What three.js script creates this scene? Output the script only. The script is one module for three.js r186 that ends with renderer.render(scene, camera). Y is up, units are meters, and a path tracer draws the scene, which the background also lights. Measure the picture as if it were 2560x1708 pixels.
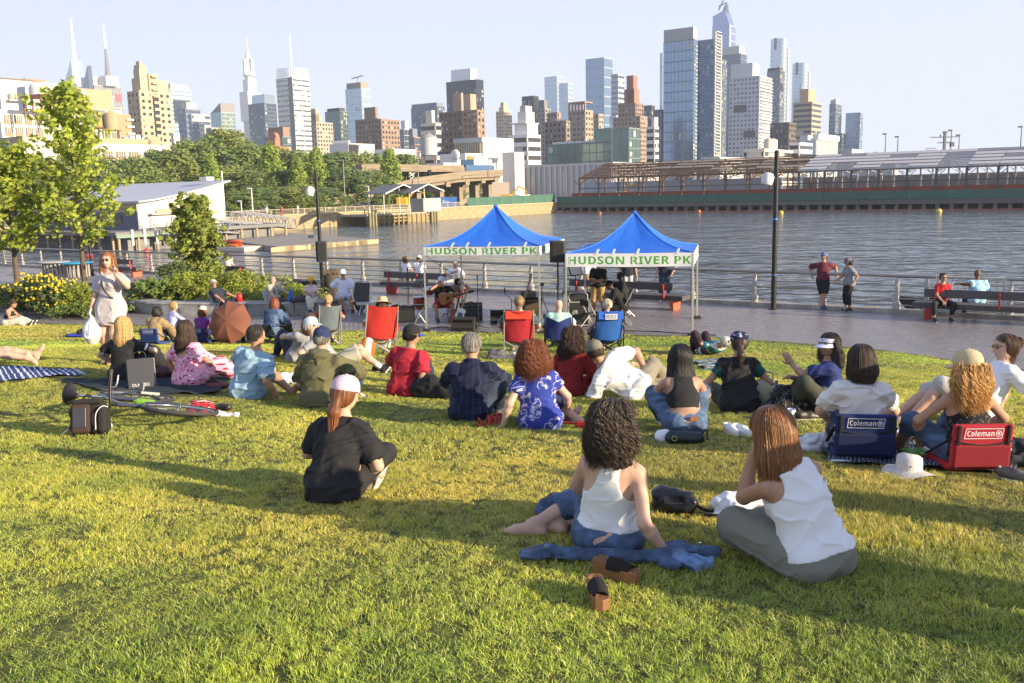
import*as THREE from'three';
import{mergeGeometries,mergeVertices}from'three/addons/utils/BufferGeometryUtils.js';
import{RoundedBoxGeometry}from'three/addons/geometries/RoundedBoxGeometry.js';
const V=(x,y,z)=>new THREE.Vector3(x,y,z);
const rad=Math.PI/180;
const clamp=(x,a,b)=>Math.min(b,Math.max(a,x));
const mix=(a,b,t)=>a+(b-a)*t;
const smooth=(a,b,x)=>{const t=clamp((x-a)/(b-a),0,1);return t*t*(3-2*t);};
// ---------- camera ----------
const scene=new THREE.Scene();
const CAM_Y=4.05,FOCAL=2300,PW=2560,PH=1708,PITCH=9.36*rad,ROLL=1.375*rad;
const camera=new THREE.PerspectiveCamera(2*Math.atan(PH/2/FOCAL)/rad,PW/PH,.1,9000);
camera.position.set(0,CAM_Y,0);
camera.rotation.set(-PITCH,0,-ROLL,'YXZ');
camera.updateMatrixWorld(true);
// ---------- sky and sun ----------
const SUN_AZ=118*rad,SUN_EL=15*rad;
const SUN_DIR=V(Math.sin(SUN_AZ)*Math.cos(SUN_EL),Math.sin(SUN_EL),-Math.cos(SUN_AZ)*Math.cos(SUN_EL));
{
const w=512,h=256,d=new Float32Array(w*h*4),dir=V(0,0,0);
for(let j=0;j<h;j++)for(let i=0;i<w;i++){
const el=((j+.5)/h-.5)*Math.PI,az=((i+.5)/w-.5)*2*Math.PI;
dir.set(Math.cos(az)*Math.cos(el),Math.sin(el),Math.sin(az)*Math.cos(el));
const up=Math.max(0,dir.y),c=clamp(dir.dot(SUN_DIR),-1,1),o=(j*w+i)*4;
const t=1-Math.exp(-up*1.9),side=.5+.5*c;
const glow=.55*Math.exp(-(1-c)*9)+.16*side;
const hz=[.42+glow*.28,.455+glow*.245,.525+glow*.20],ze=[.075,.13,.285];
for(let k=0;k<3;k++)d[o+k]=dir.y<-.02?[.16,.17,.16][k]:mix(hz[k],ze[k],t);
d[o+3]=1;
}
const sky=new THREE.DataTexture(d,w,h,THREE.RGBAFormat,THREE.FloatType);
sky.mapping=THREE.EquirectangularReflectionMapping;sky.magFilter=THREE.LinearFilter;sky.minFilter=THREE.LinearFilter;sky.needsUpdate=true;
scene.background=sky;scene.environment=sky;
}
const sun=new THREE.DirectionalLight(new THREE.Color().setRGB(1,.82,.56),5);
sun.position.copy(SUN_DIR).multiplyScalar(120);sun.castShadow=true;sun.shadow.radius=1;
Object.assign(sun.shadow.camera,{left:-60,right:60,top:60,bottom:-60,near:1,far:400});
sun.shadow.mapSize.set(4096,4096);
scene.add(sun);scene.add(sun.target);
const renderer=new THREE.WebGLRenderer({antialias:true});
renderer.toneMapping=THREE.LinearToneMapping;
renderer.toneMappingExposure=2.4;
renderer.shadowMap.enabled=true;
// ---------- random, noise ----------
function rng(seed){let s=seed>>>0;return()=>{s=(s+0x6d2b79f5)|0;let t=Math.imul(s ^(s>>>15),1|s);t=(t+Math.imul(t ^(t>>>7),61|t))^ t;return((t ^(t>>>14))>>>0)/4294967296;};}
const HASH=new Float32Array(4096);{const r=rng(7);for(let i=0;i<4096;i++)HASH[i]=r()*2-1;}
const hsh=(x,y,z)=>HASH[(Math.imul(x,374761393)+Math.imul(y,668265263)+Math.imul(z,2147483647 ^ 0x5bd1e995))>>>7&4095];
function noise(x,y,z){
const X=Math.floor(x),Y=Math.floor(y),Z=Math.floor(z);x-=X;y-=Y;z-=Z;
const u=x*x*(3-2*x),v=y*y*(3-2*y),w=z*z*(3-2*z);
return mix(mix(mix(hsh(X,Y,Z),hsh(X+1,Y,Z),u),mix(hsh(X,Y+1,Z),hsh(X+1,Y+1,Z),u),v),mix(mix(hsh(X,Y,Z+1),hsh(X+1,Y,Z+1),u),mix(hsh(X,Y+1,Z+1),hsh(X+1,Y+1,Z+1),u),v),w);
}
// ---------- surveying: from a point of the photograph (2560 x 1708) to the place ----------
const _r=V(0,0,0);
function sight(u,v){return V((u-PW/2)/FOCAL,(PH/2-v)/FOCAL,-1).applyQuaternion(camera.quaternion);}
function atDepth(u,v,D){const r=sight(u,v);return V(0,CAM_Y,0).addScaledVector(r,D/-r.z);}
function onPlane(u,v,y){const r=sight(u,v);return V(0,CAM_Y,0).addScaledVector(r,(y-CAM_Y)/r.y);}
function xAt(u,v,D){return atDepth(u,v,D).x;}
const EDGE=[[-40,-36],[-25,-33.5]];
for(const[u,v]of[[0,808],[330,812],[700,825],[1067,830],[1500,836],[1740,841],[1900,851.5],[2187,873],[2388,902],[2560,925]]){const p=onPlane(u,v,0);EDGE.push([p.x,p.z]);}
{const p=EDGE[EDGE.length-1];EDGE.push([p[0]+3,p[1]+2.6],[p[0]+8,p[1]+8.5],[p[0]+14,p[1]+17],[p[0]+26,p[1]+36]);}
function edgeZ(x){
for(let i=0;i<EDGE.length-1;i++)if(x<=EDGE[i+1][0]||i===EDGE.length-2){const t=(x-EDGE[i][0])/(EDGE[i+1][0]-EDGE[i][0]);return mix(EDGE[i][1],EDGE[i+1][1],clamp(t,0,1.5));}
}
const PROFILE=[[-60,2.1],[0,2.08],[3,2.04],[5,1.97],[6,1.91],[7,1.84],[8.5,1.72],[11,1.48],[14,1.19],[18,.73],[22,.32],[25,.07],[26.5,0]];
function profile(d){for(let i=1;i<PROFILE.length;i++)if(d<=PROFILE[i][0]){const[a,ya]=PROFILE[i-1],[b,yb]=PROFILE[i];return mix(ya,yb,(d-a)/(b-a));}return 0;}
function lawnY(x,z){
const e=Math.max(6,-edgeZ(x)),d=-z*26.5/e;
if(-z>e)return 0;
let s=0;for(let k=-2;k<=2;k++)s+=profile(Math.min(26.5,d+k*.7));s/=5;
return s*smooth(0,1.2,(e+z))+.34*Math.exp(-Math.pow((-z-16)/4.5,2))*smooth(-.5,-5,x)+.02*noise(x*.6,3,z*.6)*smooth(0,3,e+z);
}
function onLawn(u,v){
const r=sight(u,v);let t0=1.5,t=1.5;
for(;t<60;t+=.05){const x=r.x*t,z=r.z*t,y=CAM_Y+r.y*t;if(y<lawnY(x,z))break;t0=t;}
for(let i=0;i<12;i++){const m=(t0+t)/2;if(CAM_Y+r.y*m<lawnY(r.x*m,r.z*m))t=m;else t0=m;}
return V(r.x*t,lawnY(r.x*t,r.z*t),r.z*t);
}
function lawnNormal(x,z){const e=.15;return V(lawnY(x-e,z)-lawnY(x+e,z),2*e,lawnY(x,z-e)-lawnY(x,z+e)).normalize();}
// ---------- materials ----------
const rgb=(r,g,b)=>new THREE.Color().setRGB(r,g,b);
const MATS=new Map();
function mat(r,g,b,rough=.85,o={}){
const key=[r,g,b,rough,...Object.entries(o).flat().map((x)=>x?.uuid??x?.toArray?.()??x)].join();
if(!MATS.has(key))MATS.set(key,new(Object.keys(o).some((k)=>/transm|sheen|clear|thick|ior|spec/.test(k))?THREE.MeshPhysicalMaterial:THREE.MeshStandardMaterial)({color:rgb(r,g,b),roughness:rough,...o}));
return MATS.get(key);
}
function canvasTex(w,h,draw,rx=1,ry=1,data=false){
const c=document.createElement('canvas');c.width=w;c.height=h;draw(c.getContext('2d'),w,h);
const t=new THREE.CanvasTexture(c);t.wrapS=t.wrapT=THREE.RepeatWrapping;t.repeat.set(rx,ry);if(!data)t.colorSpace=THREE.SRGBColorSpace;return t;
}
function noiseTex(n,f,rx=1,ry=1,srgb=false){
const d=new Uint8Array(n*n*4);
for(let j=0;j<n;j++)for(let i=0;i<n;i++){const c=f(i/n,j/n),o=(j*n+i)*4;for(let k=0;k<3;k++)d[o+k]=clamp((c[k]??c)*255,0,255);d[o+3]=255;}
const t=new THREE.DataTexture(d,n,n);t.wrapS=t.wrapT=THREE.RepeatWrapping;t.magFilter=THREE.LinearFilter;t.minFilter=THREE.LinearMipmapLinearFilter;t.repeat.set(rx,ry);if(srgb)t.colorSpace=THREE.SRGBColorSpace;t.needsUpdate=true;return t;
}
function tnoise(x,y,n,seed=0){
x*=n;y*=n;const X=Math.floor(x),Y=Math.floor(y),w=(a)=>((a%n)+n)%n;x-=X;y-=Y;const u=x*x*(3-2*x),v=y*y*(3-2*y);
return mix(mix(hsh(w(X),w(Y),seed),hsh(w(X+1),w(Y),seed),u),mix(hsh(w(X),w(Y+1),seed),hsh(w(X+1),w(Y+1),seed),u),v);
}
// ---------- geometry ----------
const G={
box(x,y,z,w,h,d,ry=0,rx=0,rz=0){const g=new THREE.BoxGeometry(w,h,d);if(rx||ry||rz)g.rotateX(rx).rotateZ(rz).rotateY(ry);return g.translate(x,y,z);},
rbox(x,y,z,w,h,d,r=.01,ry=0,rx=0,rz=0){const g=new RoundedBoxGeometry(w,h,d,2,Math.min(r,w/2.01,h/2.01,d/2.01));if(rx||ry||rz)g.rotateX(rx).rotateZ(rz).rotateY(ry);return g.translate(x,y,z);},
cyl(a,b,ra,rb=ra,n=10){const d=b.clone().sub(a),g=new THREE.CylinderGeometry(rb,ra,d.length(),n);g.applyQuaternion(new THREE.Quaternion().setFromUnitVectors(V(0,1,0),d.normalize()));return g.translate((a.x+b.x)/2,(a.y+b.y)/2,(a.z+b.z)/2);},
bar(a,b,w,h=w){const d=b.clone().sub(a),L=d.length();d.normalize();const up=Math.abs(d.y)>.97?V(1,0,0):V(0,1,0),x=up.clone().cross(d).normalize(),y=d.clone().cross(x),g=new THREE.BoxGeometry(w,h,L);g.applyMatrix4(new THREE.Matrix4().makeBasis(x,y,d));return g.translate((a.x+b.x)/2,(a.y+b.y)/2,(a.z+b.z)/2);},
tube(pts,r,n=8,seg=0,closed=false){return new THREE.TubeGeometry(new THREE.CatmullRomCurve3(pts,closed,'centripetal'),seg||pts.length*5,r,n,closed);},
sph(x,y,z,r,n=16,sx=1,sy=1,sz=1){return new THREE.SphereGeometry(r,n,Math.ceil(n*.7)).scale(sx,sy,sz).translate(x,y,z);},
lathe(pts,n=24){return new THREE.LatheGeometry(pts.map(([r,y])=>new THREE.Vector2(r,y)),n);},
tor(x,y,z,R,r,rx=0,ry=0,rz=0,n=32,m=8){return new THREE.TorusGeometry(R,r,m,n).rotateX(rx).rotateZ(rz).rotateY(ry).translate(x,y,z);},
ext(pts,depth,bevel=0){const s=new THREE.Shape(pts.map(([x,y])=>new THREE.Vector2(x,y)));return new THREE.ExtrudeGeometry(s,{depth,bevelEnabled:bevel>0,bevelSize:bevel,bevelThickness:bevel,bevelSegments:2,curveSegments:10});},
quad(a,b,c,d){const g=new THREE.BufferGeometry();g.setAttribute('position',new THREE.Float32BufferAttribute([a,b,c,d].flatMap((p)=>[p.x,p.y,p.z]),3));g.setAttribute('uv',new THREE.Float32BufferAttribute([0,0,1,0,1,1,0,1],2));g.setIndex([0,1,2,0,2,3]);g.computeVertexNormals();return g;},
};
function join(list){
list=list.flat();if(list.length===1)return list[0];
const col=list.some((g)=>g.attributes.color);
list=list.map((g)=>{const q=g.index?g.toNonIndexed():g;for(const k of Object.keys(q.attributes))if(!['position','normal','uv','color'].includes(k))q.deleteAttribute(k);if(!q.attributes.uv)q.setAttribute('uv',new THREE.Float32BufferAttribute(new Float32Array(q.attributes.position.count*2),2));if(!q.attributes.normal)q.computeVertexNormals();if(col&&!q.attributes.color)q.setAttribute('color',new THREE.Float32BufferAttribute(new Float32Array(q.attributes.position.count*3).fill(1),3));return q;});
return mergeGeometries(list);
}
function planarUV(g,sx,sz,fn){const p=g.attributes.position,uv=new Float32Array(p.count*2);for(let i=0;i<p.count;i++){if(fn){const q=fn(p.getX(i),p.getY(i),p.getZ(i));uv[2*i]=q[0];uv[2*i+1]=q[1];}else{uv[2*i]=p.getX(i)*sx;uv[2*i+1]=p.getZ(i)*sz;}}g.setAttribute('uv',new THREE.BufferAttribute(uv,2));return g;}
// ---------- things, parts ----------
const USED=new Map();
function numbered(name){const n=USED.get(name)??0;USED.set(name,n+1);return n?name+'_'+String(n).padStart(3,'0'):name;}
function thing(name,label,category,pos=[0,0,0],turn=0,group){
const o=new THREE.Group();o.name=numbered(name);scene.add(o);
if(pos.isVector3)o.position.copy(pos);else o.position.set(...pos);
o.rotation.y=turn;o.userData={label,category};if(group)o.userData.group=group;return o;
}
function part(parent,name,geo,m,label){
const o=new THREE.Mesh(Array.isArray(geo)?join(geo):geo,m);o.name=name;o.castShadow=o.receiveShadow=true;parent.add(o);if(label)o.userData.label=label;return o;
}
function stuff(o){o.userData.kind='stuff';return o;}
function struct(name,geo,m){const o=part(scene,numbered(name),geo,m);o.userData.kind='structure';return o;}
function copy(o,label,pos,turn){const c=o.clone();c.name=numbered(o.name.replace(/_\d\d\d$/,''));c.userData={...o.userData,label};scene.add(c);if(pos)(pos.isVector3?c.position.copy(pos):c.position.set(...pos));if(turn!==undefined)c.rotation.y=turn;return c;}
const headingTurn=(yaw)=>Math.PI-yaw*rad;
function onSlope(o,p,yaw){o.position.copy(p);const q=new THREE.Quaternion().setFromUnitVectors(V(0,1,0),lawnNormal(p.x,p.z));o.quaternion.copy(q.multiply(new THREE.Quaternion().setFromAxisAngle(V(0,1,0),headingTurn(yaw))));return o;}
// ---------- the setting ----------
const GRID_TURN=-35*rad,OX=12.4,OZ=-238,WX=Math.cos(35*rad),WZ=Math.sin(35*rad);
const grid=(w,n,y=0)=>V(OX+w*WX-n*WZ,y,OZ+w*WZ+n*WX);
const WATER_Y=-1.95;
const concrete=(()=>{const t=noiseTex(256,(x,y)=>.5+.2*tnoise(x,y,6,1)+.14*tnoise(x,y,24,2)+.12*tnoise(x,y,90,3),1,1);return t;})();
const grit=noiseTex(256,(x,y)=>{const k=.86+.1*tnoise(x,y,5,8)+.07*tnoise(x,y,19,4)+.06*tnoise(x,y,71,5);return[k,k,k];},1,1,true);
const CON=mat(.46,.44,.40,.9,{map:grit,bumpMap:concrete,bumpScale:.006});
const CON_DARK=mat(.27,.27,.27,.9,{map:grit,bumpMap:concrete,bumpScale:.006});
{
const xs=[],rows=90,p=[],uv=[],idx=[];for(let x=-40;x<=36;x+=.5)xs.push(x);
xs.forEach((x)=>{const e=edgeZ(x);for(let j=0;j<=rows;j++){const z=mix(14,e,Math.pow(j/rows,.8));p.push(x,lawnY(x,z)+.012,z);uv.push(x,z);}p.push(x,-.06,e);uv.push(x,e);});
const R=rows+2;for(let i=0;i<xs.length-1;i++)for(let j=0;j<R-1;j++){const a=i*R+j;idx.push(a,a+R,a+1,a+R,a+R+1,a+1);}
const g=new THREE.BufferGeometry();g.setAttribute('position',new THREE.Float32BufferAttribute(p,3));g.setAttribute('uv',new THREE.Float32BufferAttribute(uv,2));g.setIndex(idx);g.computeVertexNormals();
const soil=noiseTex(512,(x,y)=>{const k=.5+.28*tnoise(x,y,40,1)+.22*tnoise(x,y,130,2);return[.40*k+.12,.44*k+.12,.16*k+.03];},.5,.5,true);
struct('lawn',g,new THREE.MeshStandardMaterial({map:soil,roughness:1,color:rgb(.85,.85,.85)}));
}
{
const rw=(w,n)=>grid(w,n,-.035),g=G.quad(rw(-10,171.7),rw(190,171.7),rw(190,260),rw(-10,260));planarUV(g,.5,.5);
const o=struct('promenade',g,mat(.17,.155,.15,.5,{map:grit,bumpMap:concrete,bumpScale:.004}));
const r=rng(5),per=[[],[],[]],L=.2,B=.1,geo=new RoundedBoxGeometry(L-.008,.05,B-.008,1,.006).translate(0,-.027,0),m4=new THREE.Matrix4(),q=new THREE.Quaternion(),e=new THREE.Euler();
for(let n=172.2;n<187;n+=B)for(let w=52,k=Math.round(n/B)%2;w<150;w+=L){
const p=grid(w+k*L/2,n);if(p.z<edgeZ(p.x)-.02?false:true){continue;}
if(Math.abs(p.x/p.z)>.64)continue;
e.set((r()-.5)*.035,GRID_TURN,(r()-.5)*.035);q.setFromEuler(e);
per[Math.floor(Math.pow(r(),1.2)*3)].push(m4.clone().compose(p.setY((r()-.5)*.004),q,V(1,1,1)));
}
[[.22,.19,.185],[.26,.215,.20],[.19,.18,.19]].forEach((c,i)=>{const im=new THREE.InstancedMesh(geo,mat(...c,.34,{bumpMap:concrete,bumpScale:.002}),per[i].length);per[i].forEach((m,k)=>im.setMatrixAt(k,m));im.name='paver';im.userData.kind='stuff';im.castShadow=im.receiveShadow=true;o.add(im);});
}
{
const n=512,wv=(x,y)=>{let s=0;for(let k=0;k<5;k++){const f=[10,17,31,57,101][k];s+=[.30,.26,.2,.14,.1][k]*(1-2*Math.abs(tnoise(x+.02*tnoise(x,y,8,k),y,f,11+k)));}return .5+.42*s;};
const bump=noiseTex(n,wv,1/19,1/13);
const nm=noiseTex(n,(x,y)=>{const h=(a,b)=>tnoise(a,b,9,31)*.7+tnoise(a,b,23,32)*.4+tnoise(a,b,60,33)*.2,d=1/n;const gx=(h(x+d,y)-h(x-d,y))*11,gy=(h(x,y+d)-h(x,y-d))*11,l=Math.hypot(gx,gy,1);return[.5-gx/l/2,.5-gy/l/2,.5+.5/l];},1/47,1/31);
const g=new THREE.PlaneGeometry(5200,3400,1,1).rotateX(-Math.PI/2).translate(300,WATER_Y,-1200);planarUV(g,1,1);
struct('river_water',g,new THREE.MeshPhysicalMaterial({color:rgb(.085,.105,.118),roughness:.1,ior:1.33,bumpMap:bump,bumpScale:.11,normalMap:nm,normalScale:new THREE.Vector2(.22,.22)}));
}
const RAIL_N=172,RAILW0=36;
{
const k=new THREE.BoxGeometry(190,.16,.42),o=thing('quay_edge','pale concrete kerb of the pier under the railing, timber fender piles outside it','kerb',grid(95-20,RAIL_N-.02,.035),GRID_TURN);
planarUV(k,1,1);part(o,'kerb',k,mat(.5,.45,.38,.85,{map:grit,bumpMap:concrete,bumpScale:.006}));
part(o,'fascia',G.box(0,-1.2,-.3,190,2.3,.3),CON_DARK);
const r=rng(3),pm=mat(.30,.27,.19,.95,{bumpMap:concrete,bumpScale:.02}),pg=new THREE.CylinderGeometry(.2,.22,2.4,10);
for(let x=-40;x<92;x+=2.15+r()*.5){const q=part(o,'timber_pile',pg,pm);q.position.set(x,-1.17-r()*.1,-.72);q.rotation.y=r()*6;q.scale.set(1+r()*.3,1,1);}
}
{
const o=thing('pier_railing','long grey metal railing with pale posts along the water','railing',grid(120,RAIL_N,0),GRID_TURN);
const steel=mat(.34,.31,.28,.42,{metalness:.55}),post=mat(.44,.41,.37,.6);
const P0=-.1,S=2.27,xs=[];for(let k=-5;k<=36;k++)xs.push(P0-k*S+(k<-.5?.85+0:0));
const shape=[[.105,0],[.105,.2],[.064,.27],[.056,.9],[.03,.96],[.03,1.05]];
const pg=(()=>{const gs=[];for(let i=0;i<shape.length-1;i++){const[a,y]=shape[i],[b,z]=shape[i+1];const g=new THREE.CylinderGeometry(b*1.414,a*1.414,z-y,4).rotateY(Math.PI/4).scale(1,1,.75);gs.push(g.translate(0,(y+z)/2,0));}return join(gs);})();
xs.push(P0+.85);
for(const x of xs)part(o,'post',pg,post).position.set(x,.1,0);
const x0=Math.min(...xs),x1=14;
part(o,'top_rail',[G.cyl(V(x0,1.15,0),V(P0+1.1,1.15,0),.05),G.cyl(V(P0+3.0,1.15,0),V(x1,1.15,0),.05)],steel);
for(const y of[.84,.64,.44,.24])part(o,'bar',[G.cyl(V(x0,y,0),V(P0+1.1,y,0),.02,.02,6),G.cyl(V(P0+3.0,y,0),V(x1,y,0),.02,.02,6)],steel);
const gt=part(o,'gate',[G.cyl(V(P0+1.16,1.15,0),V(P0+2.94,1.15,0),.045),G.box(P0+1.16,.6,0,.06,1.1,.06),G.box(P0+2.94,.6,0,.06,1.1,.06),G.cyl(V(P0+1.16,.15,0),V(P0+2.94,.15,0),.02)],post);
for(let i=1;i<9;i++)part(gt,'baluster',G.cyl(V(P0+1.16+i*.2,.15,0),V(P0+1.16+i*.2,1.15,0),.014,.014,6),post);
const gx=P0-24.2*S;for(let i=0;i<12;i++)part(o,'baluster',G.cyl(V(gx+i*.2,.24,.03),V(gx+i*.2,1.1,.03),.016,.016,6),post);
}
{
const iron=mat(.035,.035,.04,.5,{metalness:.4});
const make=(label,w)=>{const o=thing('mooring_cleat',label,'mooring cleat',grid(w,RAIL_N-.62,.02),GRID_TURN,'iron mooring cleats outside the railing');part(o,'base',G.rbox(0,.03,0,.62,.06,.3,.02),iron);part(o,'horn',[G.ext([[-.62,.36],[-.55,.30],[-.28,.05],[-.12,.05],[-.07,.17],[.07,.17],[.12,.05],[.28,.05],[.55,.30],[.62,.36],[.45,.41],[0,.36],[-.45,.41]],.12,.03).translate(0,0,-.06)],iron);part(o,'plinth',G.box(0,-.06,0,1.4,.1,.5),CON);return o;};
make('black iron mooring cleat behind the rail beside the red shirted sitter',120.4);make('black mooring cleat behind the rail beyond the bushes',83.5);make('black mooring cleat hidden behind the long bench',115.6+13);
}
{
const sw=thing('seawall','tan stone seawall along the far park shore','seawall',grid(0,0,0),GRID_TURN);
const g=new THREE.BoxGeometry(1.2,2.6,190,1,1,1);planarUV(g,0,0,(x,y,z)=>[z*.3,y*.6]);
part(sw,'wall',g.translate(-.6,-.75,95),mat(.48,.38,.22,.9,{map:grit,bumpMap:concrete,bumpScale:.03}));
part(sw,'coping',G.box(-.55,.62,95,1.4,.16,190),mat(.5,.42,.28,.85));
struct('park_ground',planarUV(G.quad(grid(-1,200,.5),grid(-1,0,.5),grid(-60,0,.5),grid(-60,200,.5)),1,1),mat(.08,.12,.02,1,{map:grit}));
struct('park_path',planarUV(G.quad(grid(-1.3,200,.52),grid(-1.3,0,.52),grid(-9,0,.52),grid(-9,200,.52)),1,1),mat(.3,.26,.2,.95,{map:grit}));
struct('city_ground',planarUV(G.quad(grid(-58,400,.45),grid(-1,-700,.45),grid(-2600,-2600,.45),grid(-2600,900,.45)),1,1),mat(.16,.155,.15,.95));
struct('shore_ground',planarUV(G.quad(grid(0,-22,.4),grid(0,-900,.4),grid(-120,-900,.4),grid(-120,-22,.4)),1,1),mat(.2,.19,.17,.95));
const rl=thing('park_railing','low tan railing along the far park path','railing',grid(-1.2,0,.55),GRID_TURN),rm=mat(.45,.40,.30,.7);
part(rl,'top_rail',G.box(0,1.05,85,.09,.09,150),rm);for(const y of[.3,.55,.8])part(rl,'bar',G.box(0,y,85,.05,.05,150),rm);
for(let z=12;z<160;z+=2.6)part(rl,'post',G.box(0,.55,z,.12,1.1,.12),rm);
}
// ---------- the city beyond ----------
const GLASS={
blue:mat(.20,.30,.44,.12,{metalness:.65}),pale:mat(.42,.52,.62,.14,{metalness:.6}),dark:mat(.05,.065,.09,.12,{metalness:.5}),
slate:mat(.11,.15,.21,.14,{metalness:.55}),green:mat(.12,.18,.17,.12,{metalness:.5}),teal:mat(.32,.45,.47,.15,{metalness:.55}),window:mat(.06,.065,.07,.12,{metalness:.3}),
};
const WALL={};
function wallMat(r,g,b){const m=(r+g+b)/3;return mat(mix(r,m,.24),mix(g,m,.24),mix(b,m,.24),.88);}
function faceBox(face,a,b,s0,s1,y0,y1,proud){
const w=s1-s0,h=y1-y0,m=(s0+s1)/2,y=(y0+y1)/2;
return face==='n'?G.box(-m,y,proud/2,w,h,proud):G.box(proud/2,y,-m,proud,h,w);
}
const FACADES={
brick:{fh:2.9,bay:2.7,sp:.5,pr:.46,d:.3},punched:{fh:3.0,bay:3.2,sp:.52,pr:.52,d:.3},glass:{fh:3.6,bay:3.2,sp:.10,pr:.05,d:.12},curtain:{fh:7.2,bay:3.0,sp:.11,pr:.06,d:.15},
ribbon:{fh:3.9,bay:30,sp:.5,pr:.02,d:.3},ribs:{fh:12,bay:2.2,sp:.06,pr:.35,d:.4},louvre:{fh:4.0,bay:9,sp:.66,pr:.05,d:.5},plain:null,
};
function blockPieces(o,a,b,y0,y1,st,wall,glass,seed){
const H=y1-y0,core=part(o,'core',G.box(-a/2,(y0+y1)/2,-b/2,a,H,b),st?glass:wall);
if(st){
const fr=[],bl=[],r=rng(seed);
for(const[f,len]of[['n',a],['w',b]]){
const nf=Math.max(1,Math.round(H/st.fh)),fh=H/nf,nb=Math.max(1,Math.round(len/st.bay)),bw=len/nb;
for(let i=0;i<=nf;i++){const t=fh*st.sp/2,lo=Math.max(y0,y0+i*fh-t),hi=Math.min(y1+.4,y0+i*fh+t+(i===nf?.6:0));fr.push(faceBox(f,a,b,-st.d,len,lo,hi,st.d));}
for(let i=0;i<=nb;i++){const t=bw*st.pr/2,lo=Math.max(0,i*bw-t),hi=Math.min(len,i*bw+t);if(hi>lo)fr.push(faceBox(f,a,b,lo,hi,y0,y1,st.d*.96));}
if(st.sp>.3||st.bay<4)for(let i=0;i<nf;i++)for(let j=0;j<nb;j++)if(r()<.2)bl.push(faceBox(f,a,b,j*bw+bw*(.5-.4*r()),j*bw+bw*(.55+.35*r()),y0+i*fh+fh*.2,y0+i*fh+fh*(.6+.3*r()),.06));
}
stuff(part(core,'facade_frame',fr,wall));if(bl.length)stuff(part(core,'blind',bl,mat(.5,.47,.42,.7)));
part(core,'roof_slab',G.box(-a/2,y1+.2,-b/2,a,.4,b),wall);
}
return core;
}
function survey(uL,uC,uR,v,D){
const C=atDepth(uC,v,D),rl=sight(uL,v),rr=sight(uR,v),A=[-WX,-WZ],Bv=[WZ,-WX];
const solve=(r,d)=>{const k=r.x/r.z;return(k*C.z-C.x)/(d[0]-k*d[1]);};
return{C,a:Math.max(1,solve(rl,A)),b:Math.max(1,solve(rr,Bv)),top:C.y};
}
function building(name,label,uL,uC,uR,v,D,style,wall,glass,extra){
const s=survey(uL,uC,uR,v,D),o=thing(name,label,'building',[s.C.x,.4,s.C.z],GRID_TURN);
const st=FACADES[style],far=D>1000?{...st,fh:st.fh*1.6,bay:st.bay*1.4}:st;
if(s.b>90)s.b=90;if(s.a>110)s.a=110;
blockPieces(o,s.a,s.b,0,s.top-.4,style==='plain'?null:far,wall,glass,Math.round(uC*7));
const H=s.top-.4,px=D/FOCAL;
extra?.(o,{a:s.a,b:s.b,H,px,wall,glass,top(x0,x1,z0,z1,h,m=wall,nm='penthouse'){return part(o,nm,G.box(-(x0+x1)/2*s.a,H+h/2,-(z0+z1)/2*s.b,(x1-x0)*s.a,h,(z1-z0)*s.b),m);}});
return o;
}
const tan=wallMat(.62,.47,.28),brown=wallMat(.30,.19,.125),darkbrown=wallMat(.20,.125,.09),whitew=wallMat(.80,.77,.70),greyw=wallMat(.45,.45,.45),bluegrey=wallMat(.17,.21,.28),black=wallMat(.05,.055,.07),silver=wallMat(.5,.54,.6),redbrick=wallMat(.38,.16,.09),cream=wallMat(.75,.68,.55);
const mast=(o,x,y,z,h,r,m=wallMat(.8,.8,.8),nm='spire')=>part(o,nm,G.cyl(V(x,y,z),V(x,y+h,z),r,r*.2,6),m);
building('glass_skyscraper','pale crystalline tower with a slanted top and a tall white spire',160,182,214,200,1900,'glass',silver,GLASS.pale,(o,k)=>{
const g=G.ext([[0,0],[k.a*.9,0],[k.a*.9,40]],k.b*.9).translate(-k.a,k.H,-k.b*.95);part(o,'slanted_crown',g,GLASS.pale);
mast(o,-k.a*.1,k.H-8,-k.b*.35,128,6);const m=mat(.75,.75,.75,.7);for(let i=0;i<6;i++)part(o,'spire_ring',G.box(-k.a*.1,k.H+10+i*14,-k.b*.35,7-i*.8,2,7-i*.8),m);
});
building('office_tower','tan and dark office tower carrying a tall black and white antenna',190,236,302,213,1800,'ribs',wallMat(.55,.48,.4),GLASS.slate,(o,k)=>{
k.top(.2,.85,.1,.9,18,wallMat(.55,.48,.38));part(o,'fin',G.ext([[0,0],[24,0],[24,42]],8).translate(-k.a*.45,k.H-6,.5),GLASS.slate);
mast(o,-k.a*.02,k.H+14,-k.b*.55,70,6,wallMat(.16,.16,.18),'antenna');mast(o,-k.a*.02,k.H+70,-k.b*.55,46,3.2,wallMat(.8,.8,.8),'antenna_tip');
part(o,'antenna_base',G.box(-k.a*.02,k.H+9,-k.b*.55,26,18,26),wallMat(.7,.68,.62));
part(o,'red_sign',G.box(1.2,k.H-20,-k.b*.85,2,14,k.b*.22),mat(.6,.06,.05,.6));
});
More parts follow.
